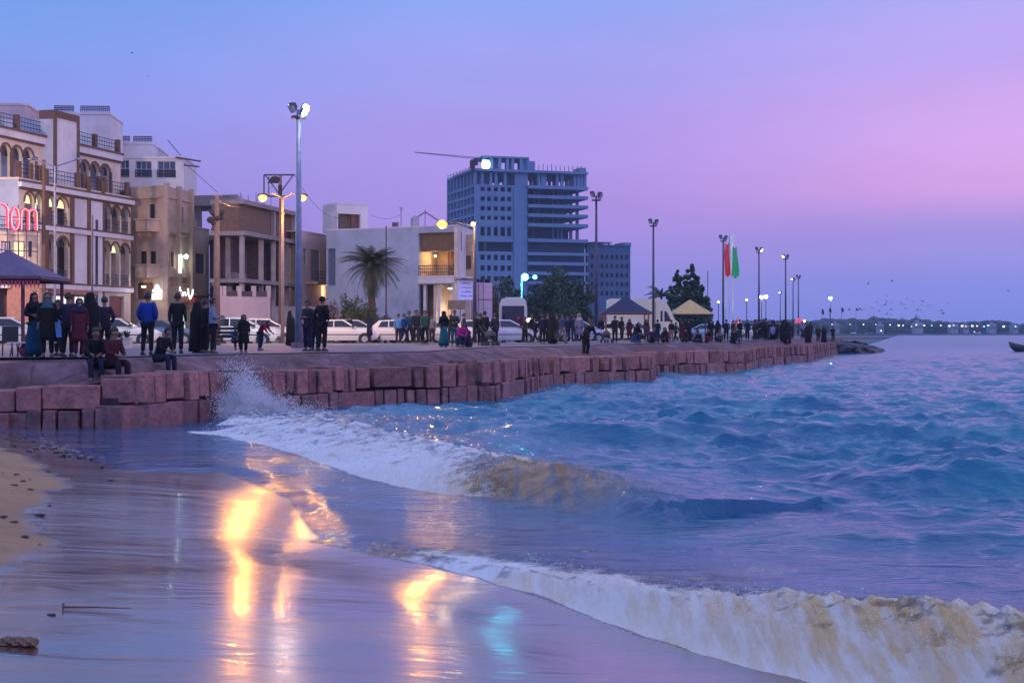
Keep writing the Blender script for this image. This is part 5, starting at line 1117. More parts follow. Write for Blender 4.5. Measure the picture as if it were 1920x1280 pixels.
# thin roof cables
q = MB(); 
def cable(a, b, sag, r_=0.02, n=10):
    a, b = Vector(a), Vector(b); q.tube([a+(b-a)*k/n-Vector((0, 0, sag*4*(k/n)*(1-k/n))) for k in range(n+1)], r_, 3, False)
cable(P_(523, 330, 90), P_(407, 375, 70), 1.0, 0.012); cable(P_(553, 330, 90), P_(640, 408, 113), 0.8, 0.015); cable(P_(697, 404, 113), P_(752, 402, 108), 0.3, 0.015)
tag(q.build('overhead_wires', iron), 'thin sagging overhead wires between the power pole and rooftops', 'cable')
# ------------------------------------------------------------------ flags
fl_g = 'flags right of the fourth mast'
def flag(px_pole, py_top, Y, banner, m_, label, w_, top, bot, name='flag_pole'):
    r = empty(name, (X_(px_pole, Y), Y, GZ)); tag(r, label, 'flag', fl_g); h_ = Z_(py_top, Y)-GZ
    MB().tube([(0, 0, 0), (0, 0, h_)], [0.045, 0.03], 6).build('pole', mat('white_pole', (0.5, 0.5, 0.55), 0.5), r)
    vs = []; fs = []; nx, nz_ = 8, 16
    for j in range(nz_+1):
        t = j/nz_; z = h_-0.1+(Z_(bot, Y)-GZ-h_+0.1)*t
        l, rr = banner[0]+(banner[2]-banner[0])*t, banner[1]+(banner[3]-banner[1])*t
        wav = 0.10*math.sin(t*5+px_pole)
        for i in range(nx+1):
            u = i/nx; vs.append((X_(l+(rr-l)*u, Y)-X_(px_pole, Y)+wav*0.3, 0.12*math.sin(u*7+t*4)-0.05, z+0.12*math.sin(u*9)))
    for j in range(nz_):
        for i in range(nx): a = j*(nx+1)+i; fs.append((a, a+1, a+nx+2, a+nx+1))
    o = me_obj('cloth', vs, fs, m_, r, True); md = o.modifiers.new('thick', 'SOLIDIFY'); md.thickness = 0.015
def clothm(n, c): 
    m_ = mat(n, c, 0.6, 0.15, 2.0, emit=c, es=0.0); m_.node_tree.nodes['Principled BSDF'].inputs['Sheen Weight'].default_value = 0.3; return m_
flag(1360.5, 455, 139, (1358.5, 1367.5, 1358.5, 1369), clothm('red_cloth', (0.75, 0.015, 0.03)), 'long drooping red flag beside the fourth mast', 1, 455, 518)
flag(1367.5, 440, 141, (1366.5, 1377, 1369, 1376), clothm('white_cloth', (0.95, 0.93, 0.9)), 'long white flag hanging between the red and green flags', 1, 440, 512)
flag(1374, 462, 138, (1374, 1382, 1371, 1386), clothm('green_cloth', (0.01, 0.38, 0.12)), 'drooping green flag, rightmost of the three coloured flags', 1, 462, 520)
lp_ = lamp((X_(1371, 133), 133, GZ+0.35), 900, (1, 1, 0.95), 0.04, 'flag_fill_light', aim=(X_(1371, 140), 140, 9.0), cone=R(50)); q = MB(); q.tube([(0, 0, 0), (0, 0, .25)], [.16, .2], 10); fo_ = q.build('added_flag_spot', flood_m); fo_.location = (X_(1371, 133), 133, GZ); tag(fo_, 'small round spotlight added on the paving to brighten the flags', 'spotlight')  # fill light and its fixture, both added to brighten the flags
for k, (px, pt, pb, lab) in enumerate(((1541, 579, 588, 'leftmost of the small dark flags at the end of the promenade'), (1555, 577, 584, 'small dark flag under the cyan lamp'), (1578, 576, 584, 'small black flag on the tall thin pole at the promenade end'), (1605, 577, 581, 'tiniest dark flag, rightmost beyond the promenade end'))):
    Y = 162; z1 = Z_(pt, Y)
    if px == 1605: Y = 300; z1 = Z_(pt, Y)
    x = X_(px, Y); r = empty('flag_pole', (x, Y, 1.2 if px < 1600 else -1)); tag(r, lab, 'flag', 'small dark flags at the promenade end'); zz0 = r.location.z
    MB().tube([(0, 0, 0), (0, 0, z1-zz0)], 0.03*Y/162, 5).build('pole', mast_l, r); s_ = Y/F
    q = MB(); q.box((0, -0.03, z1-zz0-(pb-pt)*s_), (4*s_, 0.03, z1-zz0)); q.v[3*2-1] = q.v[3*2-1]; o = q.build('cloth', mat('dark_cloth', (0.02, 0.02, 0.06), 0.8), r)
    for v in o.data.vertices: v.co.y += 0.1*math.sin(v.co.x*9+v.co.z*5); v.co.z -= v.co.x*0.6
# ------------------------------------------------------------------ gazebos
def gazebo(px0, px1, py_apex, py_eave, Y, m_, postm, label, curve=0.0, fringe=False, posts=((0, 0), (1, 0), (0, 1), (1, 1))):
    x0, x1 = X_(px0, Y), X_(px1, Y); wd = x1-x0; cx = (x0+x1)/2; r = empty('gazebo', (cx, Y+wd/2, GZ)); tag(r, label, 'gazebo'); ze = Z_(py_eave, Y)-GZ; za = Z_(py_apex, Y+wd/2)-GZ; hw_ = wd/2
    vs = []; fs = []; n = 6
    for k in range(n+1):
        t = k/n; s = hw_*(1-t)+0.06*t; z = ze+(za-ze)*(t-curve*t*(1-t)); vs += [(-s, -s, z), (s, -s, z), (s, s, z), (-s, s, z)]
    for k in range(n):
        for j in range(4): fs.append((k*4+j, k*4+(j+1) % 4, (k+1)*4+(j+1) % 4, (k+1)*4+j))
    fs.append((n*4, n*4+1, n*4+2, n*4+3)); ro = me_obj('roof', vs, fs, m_, r); md = ro.modifiers.new('thick', 'SOLIDIFY'); md.thickness = 0.06; md.offset = -1
    q = MB()
    for a, b in (((-1, -1), (1, -1)), ((1, -1), (1, 1)), ((1, 1), (-1, 1)), ((-1, 1), (-1, -1))):
        q.tube([(a[0]*hw_*0.985, a[1]*hw_*0.985, ze-0.08), (b[0]*hw_*0.985, b[1]*hw_*0.985, ze-0.08)], 0.07, 4)
    q.build('eave_beam', postm, r)
    for (i, j) in posts: MB().tube([((i*2-1)*hw_*0.86, (j*2-1)*hw_*0.86, 0), ((i*2-1)*hw_*0.86, (j*2-1)*hw_*0.86, ze-0.1)], 0.06, 8).build('post', postm, r)
    if fringe:
        q = MB(); nn = 26
        for k in range(nn): a = -hw_+2*hw_*k/nn; q.prism([(a, ze-0.1), (a+2*hw_/nn*0.92, ze-0.1), (a+hw_/nn, ze-0.42)], -hw_*0.99, -hw_*0.985, lambda u, v, h: (u, h, v))
        q.build('valance', mat('pink_valance', (0.45, 0.07, 0.12), 0.7), r)
    return r
gazebo(-108, 75, 470, 517, 44, mat('slate_roof', (0.11, 0.085, 0.16), 0.8, 0.2, 3.0, bump=0.3), mat('dark_red_post', (0.10, 0.03, 0.04), 0.6), 'grey blue pyramid roofed gazebo with a pink scalloped edge at the left', 0.25, True, posts=((0, 0), (0, 1), (1, 1)))
MB().tube([(X_(43, 44.6), 44.6, GZ), (X_(43, 44.6), 44.6, Z_(519, 44.6))], 0.06, 8).build('post', MATS['dark_red_post'], None)
o = bpy.data.objects['post'] if 'post' in bpy.data.objects and bpy.data.objects['post'].parent is None else [o for o in COL.objects if o.name.startswith('post') and o.parent is None][0]
gz0 = [o2 for o2 in COL.objects if o2.name.startswith('gazebo')][0]; bpy.context.view_layer.update(); o.parent = gz0; o.matrix_parent_inverse = Matrix.Translation(-Vector(gz0.location))
gazebo(1130, 1223, 555, 585, 103, mat('blue_roof', (0.012, 0.02, 0.07), 0.7, 0.2, 2.0), mat('red_post', (0.18, 0.06, 0.08), 0.6), 'gazebo with a dark blue curved pyramid roof right of the second mast', 0.22)
gazebo(1259, 1338, 562, 588, 122, mat('straw_roof', (0.55, 0.38, 0.16), 0.85, 0.25, 4.0, bump=0.4), mat('dark_post', (0.06, 0.05, 0.06), 0.6), 'gazebo with a straw coloured pyramid roof left of the flags', 0.05)
# ------------------------------------------------------------------ trees
def leafmat(n, a, b):
    m_, nt, bs = new_mat(n); g = nt.new('ShaderNodeNewGeometry'); tcx = nt.new('ShaderNodeTexCoord'); nz = nt.new('ShaderNodeTexNoise', ins={'Vector': tcx.outputs['Object'], 'Scale': 0.9, 'Detail': 3.0})
    f = nt.math('ADD', nt.math('MULTIPLY', g.outputs['Random Per Island'], 0.5), nt.math('MULTIPLY', nz.outputs[0], 0.5)); nt.l.new(nt.mix(f, a, b), bs.inputs['Base Color']); bs.inputs['Roughness'].default_value = 0.6
    return m_
leaf_d = leafmat('dark_leaf', (0.015, 0.035, 0.025), (0.06, 0.11, 0.05)); leaf_b = leafmat('bush_leaf', (0.02, 0.04, 0.02), (0.09, 0.12, 0.04)); leaf_p = leafmat('palm_leaf', (0.015, 0.03, 0.02), (0.055, 0.07, 0.035)); bark = mat('bark', (0.055, 0.035, 0.03), 0.9, 0.3, 6.0, bump=0.5)
def cloud(mb, c, rad, n, ls, clumps=14):
    cs = []
    for _ in range(clumps):
        v = Vector((random.gauss(0, 1), random.gauss(0, 1), random.gauss(0, 1))).normalized()*random.uniform(0.35, 0.95); cs.append((Vector((c[0]+v.x*rad[0], c[1]+v.y*rad[1], c[2]+v.z*rad[2])), random.uniform(0.25, 0.5)))
    for _ in range(n):
        cc, cr_ = random.choice(cs); v = Vector((random.gauss(0, 1), random.gauss(0, 1), random.gauss(0, 1))).normalized()*(random.random()**0.4)*cr_
        p = cc+Vector((v.x*rad[0], v.y*rad[1], v.z*rad[2]))
        a = Vector((random.uniform(-1, 1), random.uniform(-1, 1), random.uniform(-1, 1))).normalized()*ls*random.uniform(0.6, 1.3); b = a.cross(Vector((random.uniform(-1, 1), random.uniform(-1, 1), random.uniform(-1, 1)))).normalized()*ls*random.uniform(0.3, 0.6)
        mb.add([p-a, p-b, p+a, p+b], [(0, 1, 2, 3)])
def tree(name, px, Y, py_top, wpx, label, m_, n=2500, group=None, trunk_h=0.35, ls=0.16, cat='tree', squash=1.0, cones=None, ybase=None):
    z0 = GZ; ht = Z_(py_top, Y)-z0; wd = wpx/F*Y/2; r = empty(name, (X_(px, Y), Y, z0)); tag(r, label, cat, group)
    q = MB(); q.tube([(0, 0, 0), (0.05, 0, ht*trunk_h), (0, 0, ht*0.75)], [0.06*ht*0.4+0.04, 0.05, 0.02], 8)
    for k in range(6):
        a = k*1.05+random.random(); q.tube([(0, 0, ht*trunk_h*0.8), (wd*0.35*math.cos(a), wd*0.35*math.sin(a), ht*0.55), (wd*0.65*math.cos(a), wd*0.65*math.sin(a), ht*0.75)], [0.05, 0.035, 0.012], 6)
    q.build('trunk', bark, r, True); q = MB()
    if cones:
        for (dx, top, w2) in cones:
            cx = dx/F*Y; tz = Z_(top, Y)-z0
            for k in range(9):
                t = k/8; cloud(q, (cx, 0, 0.5+(tz-0.5)*t), (w2/F*Y*(1-t*0.85), w2/F*Y*(1-t*0.85), tz*0.1), n//(9*len(cones)), ls, 5)
    else: cloud(q, (0, 0, ht*0.58), (wd, wd*0.9, ht*0.42*squash), n, ls, 22)
    q.build('crown', m_, r)
tree('shade_tree', 962, 150, 524, 74, 'dark broad tree left of the big dark tree, behind the bus', leaf_d, 2600, 'dark trees before the high rise', 0.3, 0.22)
tree('shade_tree', 1030, 146, 511, 100, 'largest dark round tree in front of the high rise, lit cyan from below', leaf_d, 4200, 'dark trees before the high rise', 0.3, 0.22)
tree('shade_tree', 1086, 155, 524, 66, 'dark tree at the right end of the clump, by the second mast', leaf_d, 2400, 'dark trees before the high rise', 0.3, 0.22)
tree('casuarina_tree', 1286, 165, 508, 84, 'dark feathery tree with two pointed tops behind the straw roofed gazebo', leaf_d, 13000, None, 0.2, 0.26, cones=((-16, 513, 38), (8, 507, 44), (20, 524, 46), (-28, 545, 34), (30, 545, 34), (0, 540, 60)))
tree('shrub', 655, 90, 548, 44, 'green bush left of the palm trunk, behind the parked cars', leaf_b, 1500, 'bushes under the palm', 0.2, 0.10, 'bush')
tree('shrub', 682, 88, 562, 64, 'wider low green bush directly under the palm', leaf_b, 1800, 'bushes under the palm', 0.2, 0.10, 'bush')
tree('shrub', 722, 91, 588, 30, 'small dark bush right of the palm, behind the white car', leaf_b, 500, 'bushes under the palm', 0.2, 0.10, 'bush')
tree('shrub', 617, 96, 560, 44, 'thin reddish shrub by the shuttered house', leafmat('dry_leaf', (0.10, 0.05, 0.05), (0.18, 0.10, 0.09)), 600, None, 0.2, 0.10, 'bush')
tree('climbing_tree', 928, 118, 521, 22, 'narrow brownish shrub beside the lilac kiosk', leafmat('olive_leaf', (0.10, 0.07, 0.03), (0.2, 0.14, 0.07)), 800, None, 0.2, 0.12, 'tree')
# palm
Y = 88.0; r = empty('palm_tree', (X_(698, Y), Y, GZ)); tag(r, 'single date palm with a full dark crown before the white building', 'palm tree')
ht = Z_(498, Y)-GZ; rr0 = 0.20; q = MB(); n = 26; pts = [(0.06*math.sin(k*0.25), 0, ht*k/n) for k in range(n+1)]; q.tube(pts, [rr0*(1.15-0.25*k/n)*(1.0+(0.14 if k % 2 else 0)) for k in range(n+1)], 12); q.build('trunk', bark, r, True)
q = MB()
for k in range(110):
    a = random.uniform(0, 2*math.pi); el = random.uniform(-12, 86) if k > 12 else random.uniform(-60, -20); L = random.uniform(1.9, 2.5)*(0.75 if el > 60 else 1); d = Vector((math.cos(a), math.sin(a), 0)); p = Vector((0, 0, ht)); e = R(el); pts = [p.copy()]
    for j in range(12): e -= R(random.uniform(3.8, 6.5)); p = p+(d*math.cos(e)+Vector((0, 0, math.sin(e))))*L/12; pts.append(p.copy())
    q.tube(pts, [0.03*(1-j/13) for j in range(13)], 4)
    for j in range(1, 13):
        t = (pts[j]-pts[j-1]).normalized(); s = t.cross(Vector((0, 0, 1))).normalized()
        for sg in (-1, 1):
            for mm_ in (0.0, 0.5):
                b = pts[j-1]+(pts[j]-pts[j-1])*mm_; ll = 0.56*(1-abs(j/12-0.45)*1.1)
                tip = b+(s*sg*0.8+t*0.55-Vector((0, 0, 0.25)))*ll*random.uniform(0.8, 1.2); q.add([b, b+t*0.05, tip], [(0, 1, 2)])
q.build('crown', leaf_p, r)
# spiky little palm frond by the van
r = empty('palm_tree', (X_(1240, 150), 150, GZ)); tag(r, 'small sparse palm showing blue fronds between the van and the dark feathery tree', 'palm tree'); q = MB(); h0 = Z_(556, 150)-GZ; MB().tube([(0, 0, 0), (0, 0, h0)], 0.12, 8).build('trunk', bark, r)
for k in range(14):
    a = random.uniform(0, 6.28); e = R(random.uniform(20, 80)); p = Vector((0, 0, h0)); d = Vector((math.cos(a), math.sin(a), 0)); pts = [p.copy()]
    for j in range(6): e -= R(12); p = p+(d*math.cos(e)+Vector((0, 0, math.sin(e))))*0.36; pts.append(p.copy())
    q.tube(pts, [0.07, 0.12, 0.12, 0.1, 0.07, 0.04, 0.01], 4)
q.build('crown', leaf_d, r)
# ------------------------------------------------------------------ far shore
m_, nt, bs = new_mat('far_trees'); bs.inputs['Base Color'].default_value = (0.03, 0.055, 0.06, 1); bs.inputs['Roughness'].default_value = 0.9
sh = MB(); sh.box((-60, 1010, -0.5), (1400, 1160, 1.2)); tag(sh.build('far_shore', mat('far_bank', (0.07, 0.09, 0.12), 0.9, 0.2, 0.02)), None, None, None, 'structure')
q = MB(); FT = [(1545, 604), (1600, 602), (1620, 598), (1650, 599), (1700, 603), (1730, 601), (1750, 606), (1800, 610), (1850, 604), (1870, 606), (1925, 612), (2100, 606), (2400, 604)]
for k in range(2600):
    px = random.uniform(1380, 2500); Yq = random.uniform(1025, 1150); top = np.interp(px, [a for a, b in FT], [b for a, b in FT])+random.gauss(0, 1.6); hz = (Z_(top, 1030)-1)*random.random()**0.6
    p = (X_(px, Yq), Yq, 1+hz); q.ball(p, random.uniform(1.2, 3.2), 6, 4, (1.5, 1, 0.8))
tag(q.build('far_woodland', m_), 'distant line of trees and low buildings on the far shore', 'trees', None, 'stuff')
fb_m = mat('far_building', (0.25, 0.27, 0.33), 0.9, 0.2, 0.1)
LG_ = 'small lights along the far shore'
gl = [(1594, 608, 0.9, 'w'), (1619, 608, 1.2, 'w'), (1642, 608, 1.0, 'c'), (1669, 609, 1.3, 'w'), (1685, 610, 1.9, 'w'), (1693, 610, 1.3, 'p'), (1709, 612, 1.0, 'c'), (1718, 609, 1.5, 'w'), (1733, 610, 1.7, 'w'), (1747, 610, 1.2, 'c'), (1764, 610, 1.4, 'p'), (1780, 611, 2.0, 'w'), (1788, 610, 1.2, 'p'), (1804, 611, 2.2, 'p'), (1811, 612, 1.2, 'p'), (1823, 611, 2.2, 'w'), (1832, 611, 1.6, 'p'), (1845, 612, 1.4, 'c'), (1853, 610, 1.6, 'c'), (1882, 612, 2.2, 'w'), (1904, 612, 1.4, 'c'), (1827, 622, 1.2, 'c'), (1652, 620, 1.4, 'w'), (1560, 608, 0.9, 'w')]
gc = {'w': (0.9, 0.95, 1.0), 'c': (0.45, 0.85, 1.0), 'p': (1.0, 0.7, 0.6)}
for k, (px, py, s_, c_) in enumerate(gl):
    Yl = 1005 if py > 615 else 1008; z = Z_(py, Yl); r = empty('shore_lamp', (X_(px, Yl), Yl, 0.5)); tag(r, {'w': 'tiny white light on the far shore', 'c': 'tiny bluish light on the far shore', 'p': 'tiny pinkish light on the far shore'}[c_], 'lamp', LG_)
    MB().tube([(0, 0, 0), (0, 0, z-0.5)], 0.12, 4).build('pole', iron, r); bulb((0, 0, z-0.5), 0.32*s_, mat('shore_glow_'+c_, gc[c_], 0.5, emit=gc[c_], es=2.5), r, sc=(1.25, 1, 0.9))
for k, (px, py, w_) in enumerate(((1568, 606, 12), (1652, 607, 10), (1723, 604, 16), (1790, 608, 14), (1812, 609, 10), (1862, 607, 12), (1905, 610, 9))):
    z = Z_(py, 1015); hwid = w_/F*1015/2; q = MB(); r = empty('far_house', (X_(px, 1015), 1015, 1.2)); tag(r, 'faint low building on the far shore', 'building', 'far shore buildings'); q.box((-hwid, 0, 0), (hwid, 8, z-1.2)); q.box((-hwid*0.4, 1, z-1.2), (hwid*0.1, 5, z+0.6)); q.build('wall', fb_m, r)
    q = MB(); nwin = 5
    for i in range(nwin): q.box((-hwid*0.85+i*hwid*0.38, -0.15, (z-1.2)*0.45), (-hwid*0.85+i*hwid*0.38+hwid*0.16, -0.02, (z-1.2)*0.75))
    q.build('window', glass, r)
# ------------------------------------------------------------------ rock spit at the end of the promenade
m_r = mat('wet_rock', (0.05, 0.045, 0.06), 0.6, 0.3, 1.0, bump=0.6)
def rock_mesh(c, s):
    vs = []; fs = []; bm = bmesh.new(); bmesh.ops.create_icosphere(bm, subdivisions=1, radius=1)
    k = [random.uniform(0.7, 1.25) for _ in bm.verts]
    vs = [(c[0]+v.co.x*s[0]*k[i], c[1]+v.co.y*s[1]*k[i], c[2]+v.co.z*s[2]*k[i]) for i, v in enumerate(bm.verts)]; fs = [tuple(v.index for v in f.verts) for f in bm.faces]; bm.free(); return vs, fs
q = MB()
for k in range(150):
    t = random.random(); px = 1548+t*95; Yq = 150+random.uniform(-4, 26)+t*10; top = (1-t)**0.7*1.5-0.1
    q.add(*rock_mesh((X_(px, Yq), Yq, random.uniform(-0.2, max(0, top))), (random.uniform(0.5, 1.3), random.uniform(0.5, 1.2), random.uniform(0.25, 0.6))))
tag(q.build('rock_spit', m_r), 'low dark spit of piled boulders running out from the promenade end', 'breakwater')
q = MB(); 
for k in range(70):
    t = random.random(); Yq = 185+random.uniform(-3, 3); q.add(*rock_mesh((X_(1535+t*78, Yq), Yq, random.uniform(0.0, 1.3*(1-t)**0.5)), (1.0, 1.0, 0.5)))
tag(q.build('rock_groyne', m_r), 'farther mound of rocks behind the end of the sea wall', 'breakwater')
# boat at the right edge
Yb = 167.0; r = empty('fishing_boat', (X_(1925, Yb), Yb, 0)); tag(r, 'dark open boat whose raised bow enters at the right edge', 'boat')
vs = []; fs = []; n = 14
for i in range(n+1):
    t = i/n; x = -2.1+5.6*t; wid = 0.75*math.sin(min(1, (1-t)*0+t*1.6+0.03)*math.pi/2)**0.8 if t < 0.7 else 0.75*(1-(t-0.7)*0.8); sheer = 0.55+0.65*(1-t)**3; keel = -0.15+0.35*(1-min(1, t*4))**2
    xk = x+0.5*(1-min(1, t*5))
    vs += [(xk, 0, keel), (x+0.1, -wid*0.7, (keel+sheer)*0.45), (x, -wid, sheer), (x, -wid*0.9, sheer-0.02), (x+0.05, 0, keel+0.12 if t > 0.1 else sheer-0.1), (x, wid*0.9, sheer-0.02), (x, wid, sheer), (x+0.1, wid*0.7, (keel+sheer)*0.45)]
for i in range(n):
    for k in range(8): fs.append((i*8+k, i*8+(k+1) % 8, (i+1)*8+(k+1) % 8, (i+1)*8+k))
fs.append(tuple(range(8))); fs.append(tuple(n*8+k for k in range(7, -1, -1)))
me_obj('hull', vs, fs, mat('dark_hull', (0.02, 0.03, 0.04), 0.5), r, True); q = MB()
for x in (-0.5, 0.9, 2.2): q.box((x, -0.62, 0.36), (x+0.28, 0.62, 0.41))
q.build('bench', mat('boat_bench', (0.10, 0.08, 0.06), 0.8), r)
# birds
bm_ = mat('bird_grey', (0.12, 0.12, 0.16), 0.8)
def bird(px, py, Y, s_, label, grp):
    r = MB(); s = s_; r.ball((0, 0, 0), 0.09*s, 8, 6, (2.4, 1, 0.9)); r.ball((-0.24*s, 0, 0.03*s), 0.05*s, 6, 4, (1.4, 1, 1))
    fl_ = random.uniform(-0.2, 0.35)
    for sg in (-1, 1):
        r.add([(-0.10*s, sg*0.05*s, 0.04*s), (0.09*s, sg*0.05*s, 0.04*s), (0.06*s, sg*0.35*s, (0.04+0.5*fl_+0.1)*s), (-0.12*s, sg*0.35*s, (0.04+0.5*fl_+0.1)*s), (0.12*s, sg*0.72*s, (0.05+0.2*fl_)*s)], [(0, 1, 2, 3), (3, 2, 4)])
    r.add([(0.2*s, -0.04*s, 0), (0.36*s, -0.07*s, 0.01*s), (0.36*s, 0.07*s, 0.01*s), (0.2*s, 0.04*s, 0)], [(0, 1, 2, 3)])
    o = r.build('seagull', bm_); o.location = P_(px, py, Y); o.rotation_euler = (random.uniform(-0.4, 0.4), random.uniform(-0.3, 0.3), random.uniform(0, 6.28)); tag(o, label, 'bird', grp)
for k in range(44):
    px = random.gauss(1685, 42); py = random.gauss(578, 15); py = min(py, 598)
    bird(px, py, random.uniform(170, 320), random.uniform(0.55, 0.95), 'tiny grey bird in the loose flock above the sea', 'flock over the far water')
for px, py in ((1765, 582), (1768, 588), (1890, 546), (1628, 532), (1672, 527)): bird(px, py, 200, 0.8, 'tiny grey bird in the loose flock above the sea', 'flock over the far water')
bird(278, 143, 150, 0.7, 'lone tiny bird high in the sky above the arcaded building', None); bird(248, 100, 190, 0.6, 'faintest tiny bird, highest in the sky at the upper left', None)
# ------------------------------------------------------------------ cars
paint = {k: mat('car_paint_'+k, c, 0.28, 0.04, 1.0, spec=0.6) for k, c in {'white': (0.62, 0.60, 0.58), 'silver': (0.38, 0.38, 0.44), 'blue': (0.05, 0.12, 0.24), 'paleblue': (0.36, 0.42, 0.58), 'dark': (0.03, 0.03, 0.05)}.items()}
tyre = mat('tyre_rubber', (0.02, 0.02, 0.022), 0.85); rim = mat('wheel_rim', (0.4, 0.4, 0.43), 0.35, metal=0.6); carglass = mat('car_glass', (0.015, 0.02, 0.03), 0.06); blackp = mat('black_plastic', (0.025, 0.025, 0.028), 0.6); tailm = mat('tail_lamp_red', (0.35, 0.02, 0.02), 0.3); headm = mat('head_lamp', (0.7, 0.7, 0.7), 0.15)
def make_car(kind):
    r = empty('car'); hw_ = 0.82
    if kind == 'sedan':
        L = 4.3; low = [(-2.15, .42, .72, .70), (-2.08, .25, .86, .78), (-1.55, .2, .95, .82), (-0.9, .2, .95, .82), (0.6, .2, .92, .82), (1.2, .2, .88, .80), (1.85, .22, .80, .77), (2.10, .3, .68, .72), (2.15, .38, .60, .66)]
        cab = [(-1.45, .93), (-0.95, 1.36), (0.12, 1.40), (0.95, .93)]; wins = [[(-1.0, .97), (-0.82, 1.29), (-0.42, 1.32), (-0.42, .97)], [(-0.36, .97), (-0.36, 1.32), (0.10, 1.33), (0.66, .99), (0.66, .97)]]
    else:
        L = 3.9; low = [(-1.92, .42, .80, .72), (-1.88, .25, .95, .79), (-1.45, .2, .98, .82), (-0.9, .2, .98, .82), (0.6, .2, .93, .82), (1.15, .2, .88, .80), (1.7, .22, .76, .76), (1.92, .32, .62, .68), (1.97, .4, .55, .6)]
        cab = [(-1.86, .95), (-1.55, 1.33), (-0.9, 1.44), (0.15, 1.43), (1.15, .92)]; wins = [[(-1.55, .99), (-1.38, 1.27), (-0.95, 1.35), (-0.55, 1.36), (-0.55, .99)], [(-0.49, .99), (-0.49, 1.36), (0.12, 1.35), (0.80, 1.0), (0.80, .98)]]
    vs = []; fs = []
    for (x, zb, zs, w_) in low:
        vs += [(x, -w_*0.94, zb), (x, -w_, zb+(zs-zb)*0.35), (x, -w_*0.985, zb+(zs-zb)*0.75), (x, -w_*0.90, zs), (x, -w_*0.5, zs+0.035), (x, w_*0.5, zs+0.035), (x, w_*0.90, zs), (x, w_*0.985, zb+(zs-zb)*0.75), (x, w_, zb+(zs-zb)*0.35), (x, w_*0.94, zb)]
    n = 10
    for i in range(len(low)-1):
        for k in range(n): fs.append((i*n+k, (i+1)*n+k, (i+1)*n+(k+1) % n, i*n+(k+1) % n))
    fs.append(tuple(range(n))); fs.append(tuple((len(low)-1)*n+k for k in range(n-1, -1, -1)))
    wz = lambda z: 0.76-(z-0.95)*0.34
    b = len(vs); m = len(cab)
    for (x, z) in cab: vs += [(x, -wz(z), z-0.02 if z < 1 else z), (x, wz(z), z-0.02 if z < 1 else z)]
    for i in range(m-1): fs.append((b+2*i, b+2*i+1, b+2*i+3, b+2*i+2))
    fs.append(tuple(b+2*i for i in range(m))); fs.append(tuple(b+2*i+1 for i in range(m-1, -1, -1)))
    body = me_obj('body', vs, fs, paint['white'], r); bv = body.modifiers.new('bev', 'BEVEL'); bv.width = 0.035; bv.segments = 2; bv.limit_method = 'ANGLE'
    for sg in (-1, 1):
        for pl in wins:
            q = MB(); q.prism(pl, 0.0, 0.012, lambda u, v, h: (u, sg*(wz(v)-0.002+h), v)); q.build('side_window', carglass, r)
    for (a, b2, nm) in ((cab[-1], cab[-2], 'windscreen'), (cab[0], cab[1], 'rear_window')):
        d = Vector((b2[0]-a[0], 0, b2[1]-a[1])); nn = Vector((-d.z, 0, d.x)).normalized(); 
        if (nn.x > 0) != (nm == 'windscreen'): nn = -nn
        p0 = Vector((a[0], 0, a[1]))+d*0.12; p1 = Vector((a[0], 0, a[1]))+d*0.9; q = MB(); vsq = []
        for off in (0.004, 0.014):
            for p_, w_ in ((p0, wz(p0.z)-0.07), (p1, wz(p1.z)-0.06)): vsq += [p_+nn*off+Vector((0, -w_, 0)), p_+nn*off+Vector((0, w_, 0))]
        q.add(vsq, [(0, 1, 3, 2), (4, 6, 7, 5), (0, 2, 6, 4), (1, 5, 7, 3), (0, 4, 5, 1), (2, 3, 7, 6)]); q.build(nm, carglass, r)
    xw = (-L/2+0.78, L/2-0.80)
    for x in xw:
        for sg in (-1, 1):
            q = MB(); q.tube([(x, sg*0.60, 0.29), (x, sg*0.815, 0.29)], 0.36, 20); q.build('wheel_arch', blackp, r)
            q = MB(); q.tube([(x, sg*0.64, 0.29), (x, sg*0.835, 0.29)], 0.29, 20); w_o = q.build('wheel', tyre, r); q = MB(); q.tube([(x, sg*0.80, 0.29), (x, sg*0.845, 0.29)], [0.20, 0.17], 16); q.build('rim', rim, w_o)
    q = MB(); q.box((L/2-0.2, -0.70, 0.26), (L/2+0.05, 0.70, 0.46)); q.build('front_bumper', blackp, r); q = MB(); q.box((-L/2-0.05, -0.72, 0.28), (-L/2+0.2, 0.72, 0.50)); q.build('rear_bumper', blackp, r)
    for sg in (-1, 1): q = MB(); q.box((-0.9, sg*0.822, 0.52), (1.15, sg*0.835, 0.57)); q.build('side_trim', blackp, r)
    for sg in (-1, 1):
        q = MB(); q.box((L/2-0.14, sg*0.62-0.12, 0.55), (L/2+0.0, sg*0.62+0.12, 0.67)); q.build('headlight', headm, r); q = MB(); q.box((-L/2-0.01, sg*0.64-0.12, 0.62), (-L/2+0.12, sg*0.64+0.12, 0.80)); q.build('tail_light', tailm, r)
        q = MB(); q.box((0.62, sg*0.80-0.02, 0.96), (0.78, sg*0.92, 1.08)); q.build('mirror', blackp, r)
    return r
def paint_car(r, key):
    for c in r.children:
        if c.name.startswith('body'): c.material_slots[0].link = 'OBJECT'; c.material_slots[0].material = paint[key]
sed = make_car('sedan'); hat = make_car('hatch'); cfirst = {'s': True, 'h': True}
CG = 'cars parked along the promenade road'
